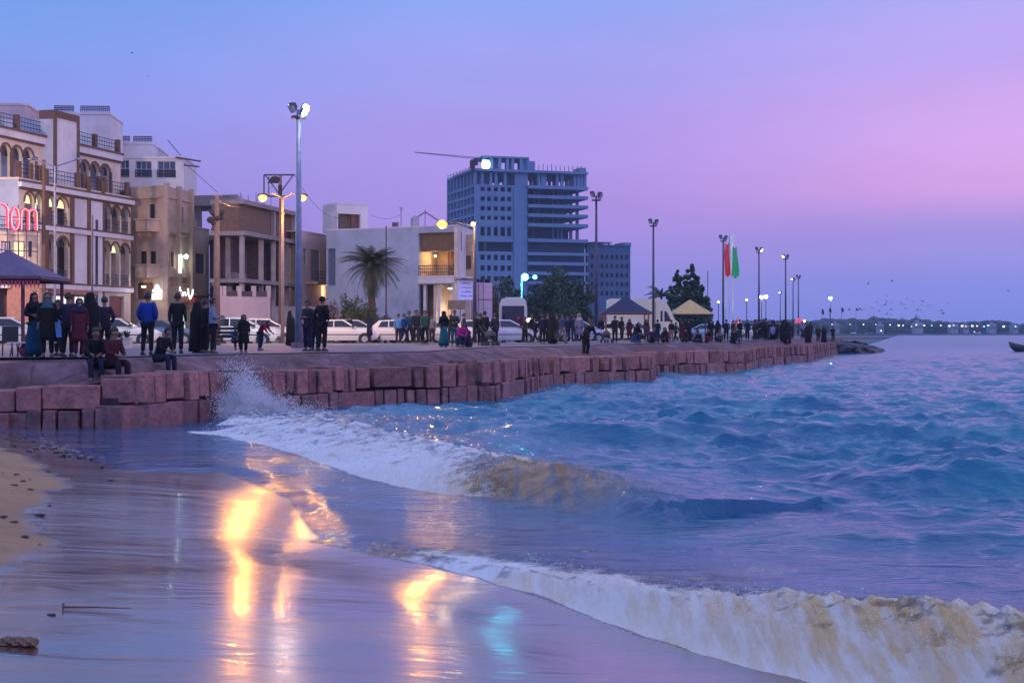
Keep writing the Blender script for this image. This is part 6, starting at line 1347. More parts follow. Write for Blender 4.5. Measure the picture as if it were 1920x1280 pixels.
CARS = [ # px of middle, Y, kind, yaw deg, colour, label
 (18, 72, 'h', 12, 'white', 'white car behind the post of the left gazebo'),
 (222, 74, 's', 8, 'white', 'white sedan right of the standing group at the left, its bonnet pointing right'),
 (300, 80, 's', 12, 'blue', 'dark blue car partly hidden behind the man in the blue jacket'),
 (452, 73, 'h', 6, 'white', 'white hatchback before the pink garden wall, behind the children'),
 (500, 79, 'h', 4, 'white', 'white hatchback with its bonnet beside the woman in a long black coat'),
 (640, 81, 's', 4, 'white', 'white sedan half hidden by the dark pair, right of the tall grey mast'),
 (668, 86, 'h', 4, 'silver', 'silver hatchback wedged between two white sedans'),
 (742, 83, 's', 3, 'white', 'white sedan in front of the palm, its nose behind the walking men'),
 (832, 84, 's', 176, 'white', 'white car between the walking men and the teal skirted woman'),
 (884, 88, 'h', 168, 'white', 'white car just behind the dark single lamp post'),
 (948, 86, 'h', 14, 'paleblue', 'pale blue hatchback in front of the bus'),
 (1086, 96, 'h', 12, 'paleblue', 'pale blue car left of the second mast, behind the stooping man'),
 (1152, 108, 's', 10, 'white', 'white car left of the man in a black shirt, under the blue gazebo'),
 (1195, 112, 's', 10, 'white', 'white car in front of the cream van, under the blue gazebo eave'),
 (606, 88, 'h', 174, 'silver', 'silver car whose rear shows right of the grey mast, behind the huddled trio'),
 (700, 90, 's', 6, 'white', 'white car seen between the silver hatchback and the sedan under the palm'),
 (792, 89, 'h', 172, 'white', 'white hatchback behind the right end of the walking row'),
 (1010, 100, 's', 8, 'white', 'white sedan behind the five people before the dark trees'),
 (1050, 101, 'h', 176, 'silver', 'silver car right of the white sedan before the dark trees'),
 (1318, 134, 'h', 168, 'paleblue', 'small pale car under the straw roofed gazebo'),
 (1366, 190, 's', 160, 'white', 'tiny white car beneath the three flags'),
 (1410, 205, 'h', 20, 'white', 'tiny white car seen through the crowd left of the fifth mast')]
for px, Y, kd, yaw, colr, lab in CARS:
    src = sed if kd == 's' else hat; r = src if cfirst[kd] else copy_tree(src); cfirst[kd] = False
    r.location = (X_(px, Y), Y, GZ+0.003); r.rotation_euler.z = R(yaw); tag(r, lab, 'car', CG); paint_car(r, colr)
# cream van
vanp = mat('van_cream', (0.72, 0.64, 0.48), 0.5, 0.05, 1.0); Yv = 122.0; vx0, vx1 = X_(1140, Yv), X_(1269, Yv); L = vx1-vx0; hv = Z_(562, Yv)-GZ
r = empty('delivery_van', (vx0+L/2, Yv, GZ)); tag(r, 'large cream delivery van with a sloping windscreen, parked behind the blue gazebo', 'van')
prof = [(-L/2, 0.35), (-L/2, hv*0.97), (-L/2+0.15, hv), (L*0.22, hv), (L*0.30, hv*0.95), (L*0.36, hv*0.80), (L*0.44, hv*0.50), (L*0.495, hv*0.42), (L/2, 0.9), (L/2-0.03, 0.35)]
q = MB(); q.prism(prof, -1.05, 1.05, lambda u, v, h: (u, h, v)); b_ = q.build('body', vanp, r); bv = b_.modifiers.new('bev', 'BEVEL'); bv.width = 0.08; bv.segments = 2
q = MB(); q.prism([(L*0.405, hv*0.46), (L*0.335, hv*0.70), (L*0.30, hv*0.72), (L*0.30, hv*0.46)], -1.06, -1.054, lambda u, v, h: (u, h, v)); q.build('side_window', carglass, r); q = MB(); q.prism([(L*0.245, hv*0.46), (L*0.245, hv*0.72), (L*0.275, hv*0.72), (L*0.275, hv*0.46)], -1.06, -1.054, lambda u, v, h: (u, h, v)); q.build('side_window', carglass, r)
q = MB(); q.add([(L*0.372, -0.9, hv*0.77), (L*0.372, 0.9, hv*0.77), (L*0.447, 0.9, hv*0.49), (L*0.447, -0.9, hv*0.49), (L*0.362, -0.9, hv*0.77), (L*0.362, 0.9, hv*0.77), (L*0.43, 0.9, hv*0.49), (L*0.43, -0.9, hv*0.49)], [(0, 1, 2, 3), (7, 6, 5, 4), (0, 4, 5, 1), (2, 6, 7, 3), (1, 5, 6, 2), (3, 7, 4, 0)]); q.build('windscreen', carglass, r)
for x in (-L*0.3, L*0.33):
    for sg in (-1, 1): q = MB(); q.tube([(x, sg*0.85, 0.38), (x, sg*1.08, 0.38)], 0.38, 18); w_o = q.build('wheel', tyre, r); q = MB(); q.tube([(x, sg*1.05, 0.38), (x, sg*1.095, 0.38)], 0.22, 14); q.build('rim', rim, w_o)
q = MB(); q.box((L*0.17, -1.062, 0.5), (L*0.175, -1.052, hv*0.95)); q.build('door_seam', blackp, r)
lamp((X_(1176, 105), 105, GZ+2.05), 110, (1.0, 0.82, 0.5), 0.05, 'gazebo_fill_light')  # added fill light below the blue gazebo roof, without a fixture
# the bus front left of the cyan lamp
Yt = 116.0; r = empty('minibus', (X_(962, Yt), Yt, GZ)); tag(r, 'white minibus facing the camera with lit headlamps and red trim, behind the pale blue hatchback', 'bus')
ht = Z_(561, Yt)-GZ; wv = X_(984, Yt)-X_(939, Yt); hw_ = wv/2+0.1
q = MB(); q.prism([(-hw_, 0.35), (hw_, 0.35), (hw_, ht*0.8), (hw_*0.92, ht*0.93), (hw_*0.8, ht), (-hw_*0.8, ht), (-hw_*0.92, ht*0.93), (-hw_, ht*0.8)], 0.0, 6.5, lambda u, v, h: (u, h, v)); b_ = q.build('body', paint['white'], r); bv = b_.modifiers.new('bev', 'BEVEL'); bv.width = 0.07; bv.segments = 2
q = MB(); q.box((-hw_*0.84, -0.05, ht*0.46), (hw_*0.84, -0.005, ht*0.84)); q.build('windscreen', carglass, r); q = MB(); q.box((-hw_*0.95, -0.07, 0.40), (hw_*0.95, -0.01, 0.62)); q.build('front_bumper', mat('red_trim', (0.45, 0.08, 0.08), 0.4), r)
q = MB(); q.box((-hw_*0.5, -0.06, 0.85), (hw_*0.5, -0.01, 1.1)); q.build('grille', blackp, r)
for sg, es_ in ((-1, 8), (1, 18)): q = MB(); q.ball((sg*hw_*0.72, -0.05, 0.98), 0.15, 10, 6, (1.4, 0.4, 1)); q.build('headlight', mat('headlamp_on_%d' % es_, (1, 0.85, 0.6), 0.4, emit=(1.0, 0.8, 0.5), es=es_), r)
q = MB(); q.box((-hw_*0.6, 0.4, ht+0.0), (hw_*0.6, 2.0, ht+0.18)); q.build('roof_unit', paint['white'], r)
for x in (-1, 1):
    for y in (1.2, 5.2): q = MB(); q.tube([(x*hw_*0.75, y, 0.36), (x*hw_*1.01, y, 0.36)], 0.36, 16); q.build('wheel', tyre, r)
farlamp(992, 600, 118, 0.16, (1.0, 0.85, 0.5), 16, 'small warm lamp low behind the men right of the minibus', 40, None)
# ------------------------------------------------------------------ people: one continuous skinned body each, clothing and hair as its children
def skin_mesh(name, verts, edges, rad, sub=1, flat=None):
    me = bpy.data.meshes.new(name); me.from_pydata(verts, edges, []); o = bpy.data.objects.new(name, me); COL.objects.link(o)
    md = o.modifiers.new('s', 'SKIN'); 
    for i, r_ in enumerate(rad):
        sv = me.skin_vertices[0].data[i]; sv.radius = r_ if isinstance(r_, tuple) else (r_, r_); sv.use_root = (i == 0)
    if sub: ms = o.modifiers.new('b', 'SUBSURF'); ms.levels = sub; ms.render_levels = sub
    dg = bpy.context.evaluated_depsgraph_get(); dg.update(); me2 = bpy.data.meshes.new_from_object(o.evaluated_get(dg)); me2.name = name
    me2.polygons.foreach_set('use_smooth', [True]*len(me2.polygons)); bpy.data.objects.remove(o); return me2
def V(*a): return Vector(a)
BASE = dict(pel=V(0, 0, .95), spi=V(0, 0, 1.14), che=V(0, 0, 1.33), nec=V(0, .005, 1.49), hd0=V(0, -.005, 1.57), hd1=V(0, -.015, 1.66), hd2=V(0, 0, 1.73),
    shL=V(.17, 0, 1.43), elL=V(.225, .02, 1.16), wrL=V(.235, -.05, .92), shR=V(-.17, 0, 1.43), elR=V(-.225, .02, 1.16), wrR=V(-.235, -.05, .92),
    hiL=V(.09, 0, .91), knL=V(.10, -.01, .50), anL=V(.105, .02, .09), hiR=V(-.09, 0, .91), knR=V(-.10, -.01, .50), anR=V(-.105, .02, .09), face=V(0, -1, 0))
def pose(**kw):
    d = {k: v.copy() for k, v in BASE.items()}
    for k, v in kw.items(): d[k] = V(*v)
    return d
def shift(d, dz): 
    for k in d:
        if k != 'face': d[k] = d[k]+V(0, 0, dz)
    return d
POSES = dict(
    stand=pose(),
    pockets=pose(elL=(.27, .06, 1.16), wrL=(.20, -.06, .98), elR=(-.27, .06, 1.16), wrR=(-.20, -.06, .98), knL=(.12, -.01, .5), anL=(.14, .02, .09)),
    hold=pose(elL=(.22, 0, 1.16), wrL=(.10, -.24, 1.18), elR=(-.23, .02, 1.16), wrR=(-.12, -.22, 1.15)),
    phone=pose(elL=(.22, 0, 1.16), wrL=(.09, -.26, 1.34), hd1=(0, -.03, 1.65), hd2=(0, -.03, 1.72)),
    walk=pose(knL=(.09, -.16, .52), anL=(.10, -.22, .10), knR=(-.09, .06, .50), anR=(-.10, .30, .16), elL=(.23, .12, 1.18), wrL=(.23, .10, .94), elR=(-.23, -.06, 1.17), wrR=(-.22, -.22, .98)),
    side_reach=pose(elL=(.36, -.05, 1.20), wrL=(.50, -.16, 1.05)),
    stoop=pose(spi=V(0, -.04, 1.12), che=V(0, -.17, 1.27), nec=V(0, -.29, 1.36), hd0=(0, -.34, 1.40), hd1=(0, -.41, 1.44), hd2=(0, -.44, 1.52), shL=(.17, -.26, 1.30), shR=(-.17, -.26, 1.30), elL=(.22, -.36, 1.06), wrL=(.18, -.52, .92), elR=(-.22, -.34, 1.05), wrR=(-.2, -.46, .88), knL=(.10, -.06, .50), anL=(.11, .05, .09)))
# sitting on an edge, feet hanging down in front (seat level is z 0)
def sitting(knee_dy=-.44, shin=.42, lean=0.0, drop=0.0, shin_dy=-.02):
    return pose(pel=(0, 0, .12), spi=(0, -.02-lean*.4, .30), che=(0, -.04-lean, .49), nec=(0, -.06-lean*1.4, .64), hd0=(0, -.08-lean*1.7, .71), hd1=(0, -.11-lean*2, .79), hd2=(0, -.10-lean*2, .87),
        shL=(.17, -.05-lean*1.2, .58), elL=(.21, -.14-lean, .34), wrL=(.11, -.36-lean*.5, .28), shR=(-.17, -.05-lean*1.2, .58), elR=(-.21, -.14-lean, .34), wrR=(-.11, -.36-lean*.5, .28),
        hiL=(.09, -.04, .10), knL=(.12, knee_dy, .10+drop), anL=(.12, knee_dy+shin_dy, .10+drop-shin), hiR=(-.09, -.04, .10), knR=(-.12, knee_dy, .10+drop), anR=(-.12, knee_dy+shin_dy, .10+drop-shin))
POSES['sit'] = sitting(); POSES['sit_lean'] = sitting(lean=.12); POSES['sit_ground'] = sitting(knee_dy=-.34, shin=.40, drop=.34, shin_dy=-.14, lean=.06); POSES['crouch'] = shift(sitting(knee_dy=-.30, shin=.42, drop=.12, shin_dy=.10, lean=.12), .30)
skin_c = mat('skin', (0.19, 0.105, 0.075), 0.6, 0.05); hair_c = mat('dark_hair', (0.012, 0.009, 0.01), 0.6); shoe_c = mat('dark_shoe', (0.02, 0.018, 0.02), 0.6)
def body_mesh(d):
    n = ['pel', 'spi', 'che', 'nec', 'hd0', 'hd1', 'hd2']; v = [d[k] for k in n]; r_ = [(.13, .10), (.12, .09), (.145, .10), (.05, .05), (.065, .075), (.078, .095), (.05, .06)]; e = [(i, i+1) for i in range(6)]
    def add(p, rad, par): v.append(p); r_.append(rad); e.append((par, len(v)-1)); return len(v)-1
    f_ = d['face'].normalized(); up_ = (d['hd2']-d['hd0']).normalized()
    add(d['hd1']+f_*.105-up_*.02, .013, 5)           # nose
    add(d['hd0']+f_*.075, .03, 4)                    # chin
    for s in (1, -1): add(d['hd1']+V(s*.088, .0, -.015), .014, 5)   # ears
    for s, S_ in ((1, 'L'), (-1, 'R')):
        a = add(d['sh'+S_], .055, 2); b = add((d['sh'+S_]+d['el'+S_])/2, .046, a); c = add(d['el'+S_], .036, b); w_ = add(d['wr'+S_], .024, c)
        dr = (d['wr'+S_]-d['el'+S_]).normalized(); side = V(s, 0, 0); side = (side-dr*side.dot(dr)).normalized(); oth = dr.cross(side)
        pl = add(d['wr'+S_]+dr*.06, (.038, .018), w_)
        for k in range(4):
            o_ = oth*(k-1.5)*.021; L = (.065, .078, .072, .055)[k]; f1 = add(d['wr'+S_]+dr*.105+o_, .009, pl); f2 = add(v[f1]+dr*L*.6-side*.012*s, .008, f1); add(v[f2]+dr*L*.35-side*.03*s, .007, f2)
        t1 = add(d['wr'+S_]+dr*.055+oth*.045, .011, pl); add(v[t1]+dr*.04+oth*.012, .009, t1)
        h = add(d['hi'+S_], .085, 0); m1 = add((d['hi'+S_]+d['kn'+S_])/2, .075, h); k_ = add(d['kn'+S_], .055, m1); m2 = add(d['kn'+S_]*.6+d['an'+S_]*.4, .052, k_); a_ = add(d['an'+S_], .036, m2); add(d['an'+S_]+V(0, -.13, -.045), (.035, .022), a_)
    return skin_mesh('person', v, e, r_)
def jacket_mesh(d, long_=0.10, bulk=1.0):
    hem = (d['pel']+d['spi'])/2; low = d['pel']+V(0, 0, -long_)
    v = [d['che'], (d['spi']+d['che'])/2, hem, low, d['nec']+V(0, 0, -.035)]; b = bulk*1.12; r_ = [(.175*b, .125*b), (.16*b, .12*b), (.16*b, .125*b), (.165*b, .13*b), (.075, .07)]; e = [(0, 1), (1, 2), (2, 3), (0, 4)]
    def add(p, rad, par): v.append(p); r_.append(rad); e.append((par, len(v)-1)); return len(v)-1
    for S_ in 'LR':
        a = add(d['sh'+S_], .075*b, 0); m = add((d['sh'+S_]+d['el'+S_])/2, .064*b, a); c = add(d['el'+S_], .055*b, m); add(d['el'+S_]*.08+d['wr'+S_]*.92, .042*b, c)
    return skin_mesh('jacket', v, e, r_)
def trouser_mesh(d, w_=1.14):
    v = [d['pel']]; r_ = [(.145, .12)]; e = []
    def add(p, rad, par): v.append(p); r_.append(rad); e.append((par, len(v)-1)); return len(v)-1
    for S_ in 'LR':
        h = add(d['hi'+S_]+V(0, 0, -.03), .098*w_, 0); m1 = add((d['hi'+S_]+d['kn'+S_])/2, .088*w_, h); k_ = add(d['kn'+S_], .07*w_, m1); m2 = add((d['kn'+S_]+d['an'+S_])/2, .064*w_, k_); add(d['an'+S_]+(d['kn'+S_]-d['an'+S_]).normalized()*.02, .058*w_, m2)
    return skin_mesh('trousers', v, e, r_)
def shoe_mesh(d):
    mb = MB()
    for S_ in 'LR':
        a = d['an'+S_]; fz = a.z-.085; pts = [(-.045, .07), (.045, .07), (.05, -.08), (.035, -.17), (-.035, -.17), (-.05, -.08)]
        mb.add([(a.x+x, a.y+y, fz) for x, y in pts]+[(a.x+x*.8, a.y+y*.93, fz+(.10 if y > 0 else .055)) for x, y in pts], [tuple(range(5, -1, -1)), tuple(range(6, 12))]+[(i, (i+1) % 6, 6+(i+1) % 6, 6+i) for i in range(6)])
    o = mb.build('shoes', shoe_c); me = o.data; bpy.data.objects.remove(o); return me
def hair_mesh(d, style):
    mb = MB(); c = d['hd1']; up_ = (d['hd2']-d['hd0']).normalized(); f_ = d['face']; n, m = 14, 9; vs = []; fs = []; sx_, sy_, sz_ = (.106, .125, .135) if style != 'cap' else (.10, .12, .12)
    for i in range(m+1):
        th = (math.pi*0.62 if style in ('short', 'cap') else math.pi*0.78)*i/m
        for k in range(n):
            ph = 2*math.pi*k/n; x, y, z = math.sin(th)*math.cos(ph), math.sin(th)*math.sin(ph), math.cos(th)
            if y < -0.2 and th > math.pi*0.38: z = math.cos(math.pi*.38); q_ = math.sin(math.pi*.38); x, y = q_*math.cos(ph), q_*math.sin(ph)
            j = 1+0.05*math.sin(k*5+i*3); vs.append(c+V(x*sx_*j, y*sy_*j+.012, z*sz_*j+.005))
    for i in range(m):
        for k in range(n): fs.append((i*n+k, i*n+(k+1) % n, (i+1)*n+(k+1) % n, (i+1)*n+k))
    mb.add(vs, fs)
    if style == 'cap': mb.box((c.x-.07, c.y-.21, c.z+.03), (c.x+.07, c.y-.09, c.z+.05))
    o = mb.build('hair', hair_c); me = o.data; me.polygons.foreach_set('use_smooth', [True]*len(me.polygons)); bpy.data.objects.remove(o); return me
def loft_mesh(name, rings, n=20, openf=None, seed=0):
    """rings: (centre, rx, ry); folds run down the cloth"""
    vs = []; fs = []; rs = random.Random(seed)
    for i, (c, rx, ry) in enumerate(rings):
        t = i/(len(rings)-1)
        for k in range(n):
            ph = 2*math.pi*k/n; fold = 1+0.07*t*math.sin(k*2.2+seed)+0.04*t*math.sin(k*5.1); vs.append((c[0]+rx*math.cos(ph)*fold, c[1]+ry*math.sin(ph)*fold, c[2]))
    for i in range(len(rings)-1):
        for k in range(n): fs.append((i*n+k, i*n+(k+1) % n, (i+1)*n+(k+1) % n, (i+1)*n+k))
    fs.append(tuple(range(n-1, -1, -1))); fs.append(tuple((len(rings)-1)*n+k for k in range(n)))
    me = bpy.data.meshes.new(name); me.from_pydata([tuple(v) for v in vs], [], fs); me.update(); me.polygons.foreach_set('use_smooth', [True]*len(me.polygons)); return me
def scarf_mesh(d, long_=0.28):
    c = d['hd1']; n_ = d['nec']; ch = d['che']
    rings = [(c+V(0, .015, .115), .02, .03), (c+V(0, .02, .10), .07, .085), (c+V(0, .03, .05), .105, .118), (c+V(0, .035, -.03), .115, .12), (c*.5+n_*.5+V(0, .03, -.01), .11, .115), (n_+V(0, .01, -.02), .15, .13), (n_+V(0, 0, -.10), .21, .16), (ch+V(0, 0, .0), .22, .17)]
    me = loft_mesh('headscarf', [(tuple(a), b, c_) for a, b, c_ in rings], 18)
    for v in me.vertices:   # draw the cloth back off the face
        if v.co.y < c.y-.05 and c.z-.10 < v.co.z < c.z+.07: v.co.y += .055
    return me
def skirt_mesh(d, hemz, top=.13, w_=.27): p = d['pel']; z0 = p.z+.12; return loft_mesh('skirt', [((p.x, p.y, z0+(hemz-z0)*t), top+(w_-top)*t**.8, top*.85+(w_*.82-top*.85)*t**.8) for t in (0, .15, .35, .6, .8, 1)], 22, seed=3)
def coat_mesh(d, hemz): p = d['che']; return loft_mesh('coat', [((p.x, p.y, p.z+.02+(hemz-p.z)*t), w_, w_*.74) for t, w_ in ((0, .2), (.2, .2), (.4, .19), (.6, .205), (.8, .22), (1, .235))], 22, seed=5)
def chador_mesh(d, hemz):
    c = d['hd1']; rings = [(c+V(0, .02, .12), .02, .03), (c+V(0, .02, .10), .08, .095), (c+V(0, .035, .04), .12, .125), (c+V(0, .04, -.05), .125, .13), (d['nec']+V(0, .02, -.03), .19, .15), (d['che']+V(0, .0, .03), .27, .20), (d['spi'], .27, .21), (d['pel'], .27, .22), (d['pel']+V(0, 0, -.35), .27, .23), ((0, d['pel'].y, hemz), .30, .26)]
    me = loft_mesh('chador', [(tuple(a), b, c_) for a, b, c_ in rings], 24, seed=8)
    for v in me.vertices:
        if v.co.y < c.y-.05 and c.z-.09 < v.co.z < c.z+.08: v.co.y += .06
    return me
PROTO = {}
def proto(kind, ps):
    key = (kind, ps)
    if key in PROTO: return PROTO[key]
    d = POSES[ps]; parts = {'person': BODY.setdefault(ps, body_mesh(d) if ps not in BODY else None) if ps not in BODY else BODY[ps]}
    if kind in ('man', 'cap', 'puffy'):
        parts['jacket'] = jacket_mesh(d, bulk=1.18 if kind == 'puffy' else 1.0); parts['trousers'] = trouser_mesh(d); parts['hair'] = hair_mesh(d, 'cap' if kind == 'cap' else 'short')
    elif kind == 'scarf':
        parts['jacket'] = jacket_mesh(d, .22); parts['trousers'] = trouser_mesh(d); parts['headscarf'] = scarf_mesh(d)
        if not ps.startswith('sit') and ps != 'crouch': parts['coat'] = coat_mesh(d, .45)
    elif kind == 'skirt':
        parts['jacket'] = jacket_mesh(d, .1); parts['headscarf'] = scarf_mesh(d); parts['skirt'] = skirt_mesh(d, .06); parts['trousers'] = trouser_mesh(d, .9)
    elif kind == 'chador':
        parts['jacket'] = jacket_mesh(d, .1); parts['chador'] = chador_mesh(d, .05 if not ps.startswith('sit') else -.02)
    parts['shoes'] = shoe_mesh(d); PROTO[key] = parts; return parts
BODY = {}
CL = {}
def cm(c):
    k = tuple(c)
    if k not in CL: CL[k] = mat('cloth_%02d' % len(CL), tuple(v*.72 for v in c), 0.85, 0.18, 6.0, spec=0.2)
    return CL[k]
BLK, NAVY, CHAR, BRN, MAR, TEAL, BLUE, GRYB, RED, MAG, WHT, GRN, KHK, LBL = (.012, .012, .016), (.015, .02, .055), (.03, .03, .038), (.05, .03, .025), (.10, .015, .03), (.006, .06, .12), (.008, .05, .30), (.25, .29, .42), (.30, .02, .03), (.5, .02, .25), (.5, .5, .52), (.03, .09, .07), (.26, .22, .2), (.12, .3, .6)
def gnd(x, y):
    """level of whatever one stands on at this spot"""
    td_, _ = sdist(np.array([x]), np.array([y]), WALL); td_ = float(td_[0]); wt_ = float(walltop(x, y)); left_ = 1-float(sm(np.array([x]), -11.6, -10.2)[0])
    if td_ > 2.6: return GZ+0.03
    a = wt_-.06+(GZ-wt_+.06)*float(sm(np.array([td_]), 1.1, 2.5)[0]); b = wt_ if td_ < 1.75 else GZ-.04
    return a*(1-left_)+b*left_
def person(px, Y, head, kind, ps, top, bot, rz, label, hair=None, group='people along the promenade', z=None, hgt=None):
    parts = proto(kind, ps); x = X_(px, Y); z0 = gnd(x, Y) if z is None else z; d = POSES[ps]; htop = max(d['hd1'].z+.125, 0.5)
    sc = hgt/htop if hgt else (Z_(head, Y)-z0)/htop
    r = bpy.data.objects.new('person', parts['person']); COL.objects.link(r); 
    if not parts['person'].materials: parts['person'].materials.append(skin_c)
    r.location = (x, Y, z0); r.rotation_euler.z = R(rz); r.scale = (sc, sc, sc) if sc > .8 else (sc*1.1, sc*1.1, sc); tag(r, label, 'person', group)
    for nm, me in parts.items():
        if nm == 'person': continue
        if not me.materials: me.materials.append(shoe_c if nm == 'shoes' else hair_c)
        o = bpy.data.objects.new(nm, me); COL.objects.link(o); o.parent = r; sl = o.material_slots[0]; c = None
        if nm in ('jacket', 'coat'): c = top
        elif nm in ('trousers', 'skirt'): c = bot
        elif nm == 'chador': c = hair or BLK
        elif nm == 'headscarf': c = hair or BLK
        elif nm == 'hair' and hair: c = hair
        if c: sl.link = 'OBJECT'; sl.material = cm(c)
    return r
rsx = random.Random(17)
P = person; PG = 'people sitting and standing in the far crowd'
P(64, 38.0, 548, 'skirt', 'hold', BLK, TEAL, 40, 'woman in a black veil and teal skirt, leftmost of the standing group', BLK)
P(89, 37.4, 547, 'scarf', 'stand', BLK, BLK, 15, 'woman in a pale teal headscarf and black coat by the white table', (.05, .11, .15))
P(110, 39.3, 562, 'man', 'phone', NAVY, CHAR, -30, 'person in dark blue behind a light blue bag in the standing group')
P(128, 37.6, 549, 'man', 'pockets', (.03, .025, .06), BLK, 170, 'tall man in a dark purple jacket in the middle of the standing group')
P(149, 37.2, 558, 'scarf', 'stand', MAR, MAR, 20, 'woman in a long maroon coat and dark headscarf in the standing group', NAVY)
P(170, 38.6, 547, 'chador', 'stand', BLK, BLK, 160, 'tall woman in a black chador right of the maroon coat')
P(196, 39.4, 556, 'man', 'pockets', (.03, .02, .05), BLK, -160, 'man with short hair and dark jacket, rightmost standing in the left group')
P(178, 36.0, 614, 'man', 'sit_lean', BLK, NAVY, 20, 'seated person in black leaning forward on the stone ledge, left of the dark red jacket', z=1.50)
P(209, 35.9, 613, 'man', 'sit', (.07, .012, .02), (.02, .01, .02), 50, 'seated youth in a dark red jacket with legs over the stone ledge', z=1.46)
P(277, 40.5, 548, 'puffy', 'pockets', BLUE, BLK, 175, 'man in a bright blue padded jacket seen from behind')
P(298, 38.0, 613, 'man', 'sit_lean', BLK, NAVY, 60, 'person in black crouched on the terrace edge below the blue padded jacket', z=1.58)
P(333, 43.5, 549, 'man', 'stand', BLK, BLK, 180, 'man in a plain black suit standing alone, seen from behind')
P(370, 45.0, 564, 'chador', 'stand', BLK, BLK, 150, 'shorter woman in a black veil beside the man in a pale grey shirt')
P(385, 44.6, 560, 'man', 'pockets', BLK, BLK, 140, 'curly haired person in black just left of the pale grey shirt')
P(399, 43.6, 558, 'man', 'hold', GRYB, BLK, 110, 'man in a pale grey blue shirt and dark trousers by the utility pole')
P(440, 46.6, 611, 'man', 'sit', (.01, .12, .42), NAVY, 30, 'child in a bright blue jacket on the small bench', z=GZ+.36)
P(457, 45.6, 589, 'scarf', 'stand', BLK, BLK, 20, 'teenager in black with a red scarf, beside the child in blue', BLK)
P(488, 52.0, 600, 'man', 'stoop', (.25, .01, .03), NAVY, 80, 'small child in a red jacket bending beside the white car')
P(545, 66.0, 582, 'chador', 'hold', BLK, BLK, 90, 'woman in a long black coat in profile just left of the tall grey mast')
P(577, 49.5, 563, 'man', 'hold', CHAR, NAVY, -30, 'dark figure at the left of the huddled trio right of the grey mast')
P(591, 50.0, 580, 'man', 'stand', BLK, NAVY, 160, 'shorter figure in the middle of the huddled trio right of the grey mast')
P(604, 48.6, 555, 'cap', 'pockets', BLK, BLK, 150, 'tall man in black with a printed jacket back, right of the huddled trio', BLK)
P(747, 78.0, 588, 'man', 'stand', LBL, CHAR, 0, 'person in a pale blue shirt behind the white sedan')
P(758, 73.0, 588, 'man', 'walk', (.015, .05, .16), NAVY, 60, 'man in a blue jacket walking, left end of the walking row')
P(767, 74.5, 583, 'man', 'walk', (.02, .09, .2), NAVY, 30, 'man in a teal blue jacket, second of the walking row')
P(780, 74.0, 581, 'man', 'walk', CHAR, CHAR, 20, 'man in a grey jacket, third of the walking row')
P(787, 76.5, 586, 'man', 'stand', MAR, NAVY, 10, 'person in maroon half hidden between the grey and green jackets')
P(797, 72.5, 582, 'man', 'walk', GRN, BLK, 15, 'man in an open dark green jacket, right end of the walking row')
P(810, 80.0, 590, 'man', 'stand', KHK, BRN, 0, 'person behind the white car right of the walking row')
P(832, 63.0, 582, 'skirt', 'hold', BLK, (.006, .11, .15), 200, 'woman in black with a long teal skirt, at the sea side of the paving', (.012, .012, .016))
P(852, 64.5, 581, 'man', 'hold', CHAR, (.02, .09, .14), 10, 'man in a dark jacket over a white shirt beside the teal skirt')
P(862, 61.5, 603, 'puffy', 'crouch', MAG, (.02, .05, .12), 30, 'child in a bright magenta jacket crouching beside the teal skirt')
P(877, 62.5, 606, 'scarf', 'sit_ground', (.04, .01, .05), NAVY, -40, 'seated woman in dark purple right of the magenta jacket', (.05, .01, .06))
P(901, 70.0, 587, 'man', 'stand', BLK, BLK, 170, 'dark figure hard against the right side of the dark lamp post')
P(909, 69.0, 583, 'man', 'pockets', BLK, BLK, 150, 'man in black with a stroller, right of the dark lamp post')
P(928, 71.0, 587, 'man', 'stand', CHAR, BLK, 200, 'man in charcoal in front of the pale blue hatchback')
P(984, 80.0, 594, 'man', 'pockets', (.05, .035, .03), BLK, 10, 'man in brown before the minibus headlamps')
P(1004, 82.0, 597, 'man', 'walk', BLK, BLK, -60, 'slim dark walker right of the man in brown')
P(1017, 78.5, 589, 'man', 'stand', NAVY, BLK, 180, 'man in navy in the middle of the five before the dark trees')
P(1036, 78.0, 591, 'chador', 'stand', BLK, BLK, 160, 'woman in black holding a dark bag before the dark trees')
P(1054, 81.0, 588, 'man', 'walk', (.06, .08, .16), KHK, 40, 'man in a slate jacket and beige trousers before the dark trees')
P(1064, 86.0, 592, 'man', 'stand', NAVY, NAVY, 0, 'person in navy just right of the beige trousers')
P(1086, 92.0, 587, 'scarf', 'stand', (.2, .2, .32), NAVY, 0, 'woman in a lilac coat beside the pale blue car', (.5, .4, .45))
P(1098, 65.5, 603, 'man', 'stoop', BLK, BLK, 40, 'man in black stooping on the stones at the water edge', z=1.14)
P(1153, 87.0, 592, 'man', 'side_reach', BLK, NAVY, 0, 'man in a black shirt standing before the blue gazebo')
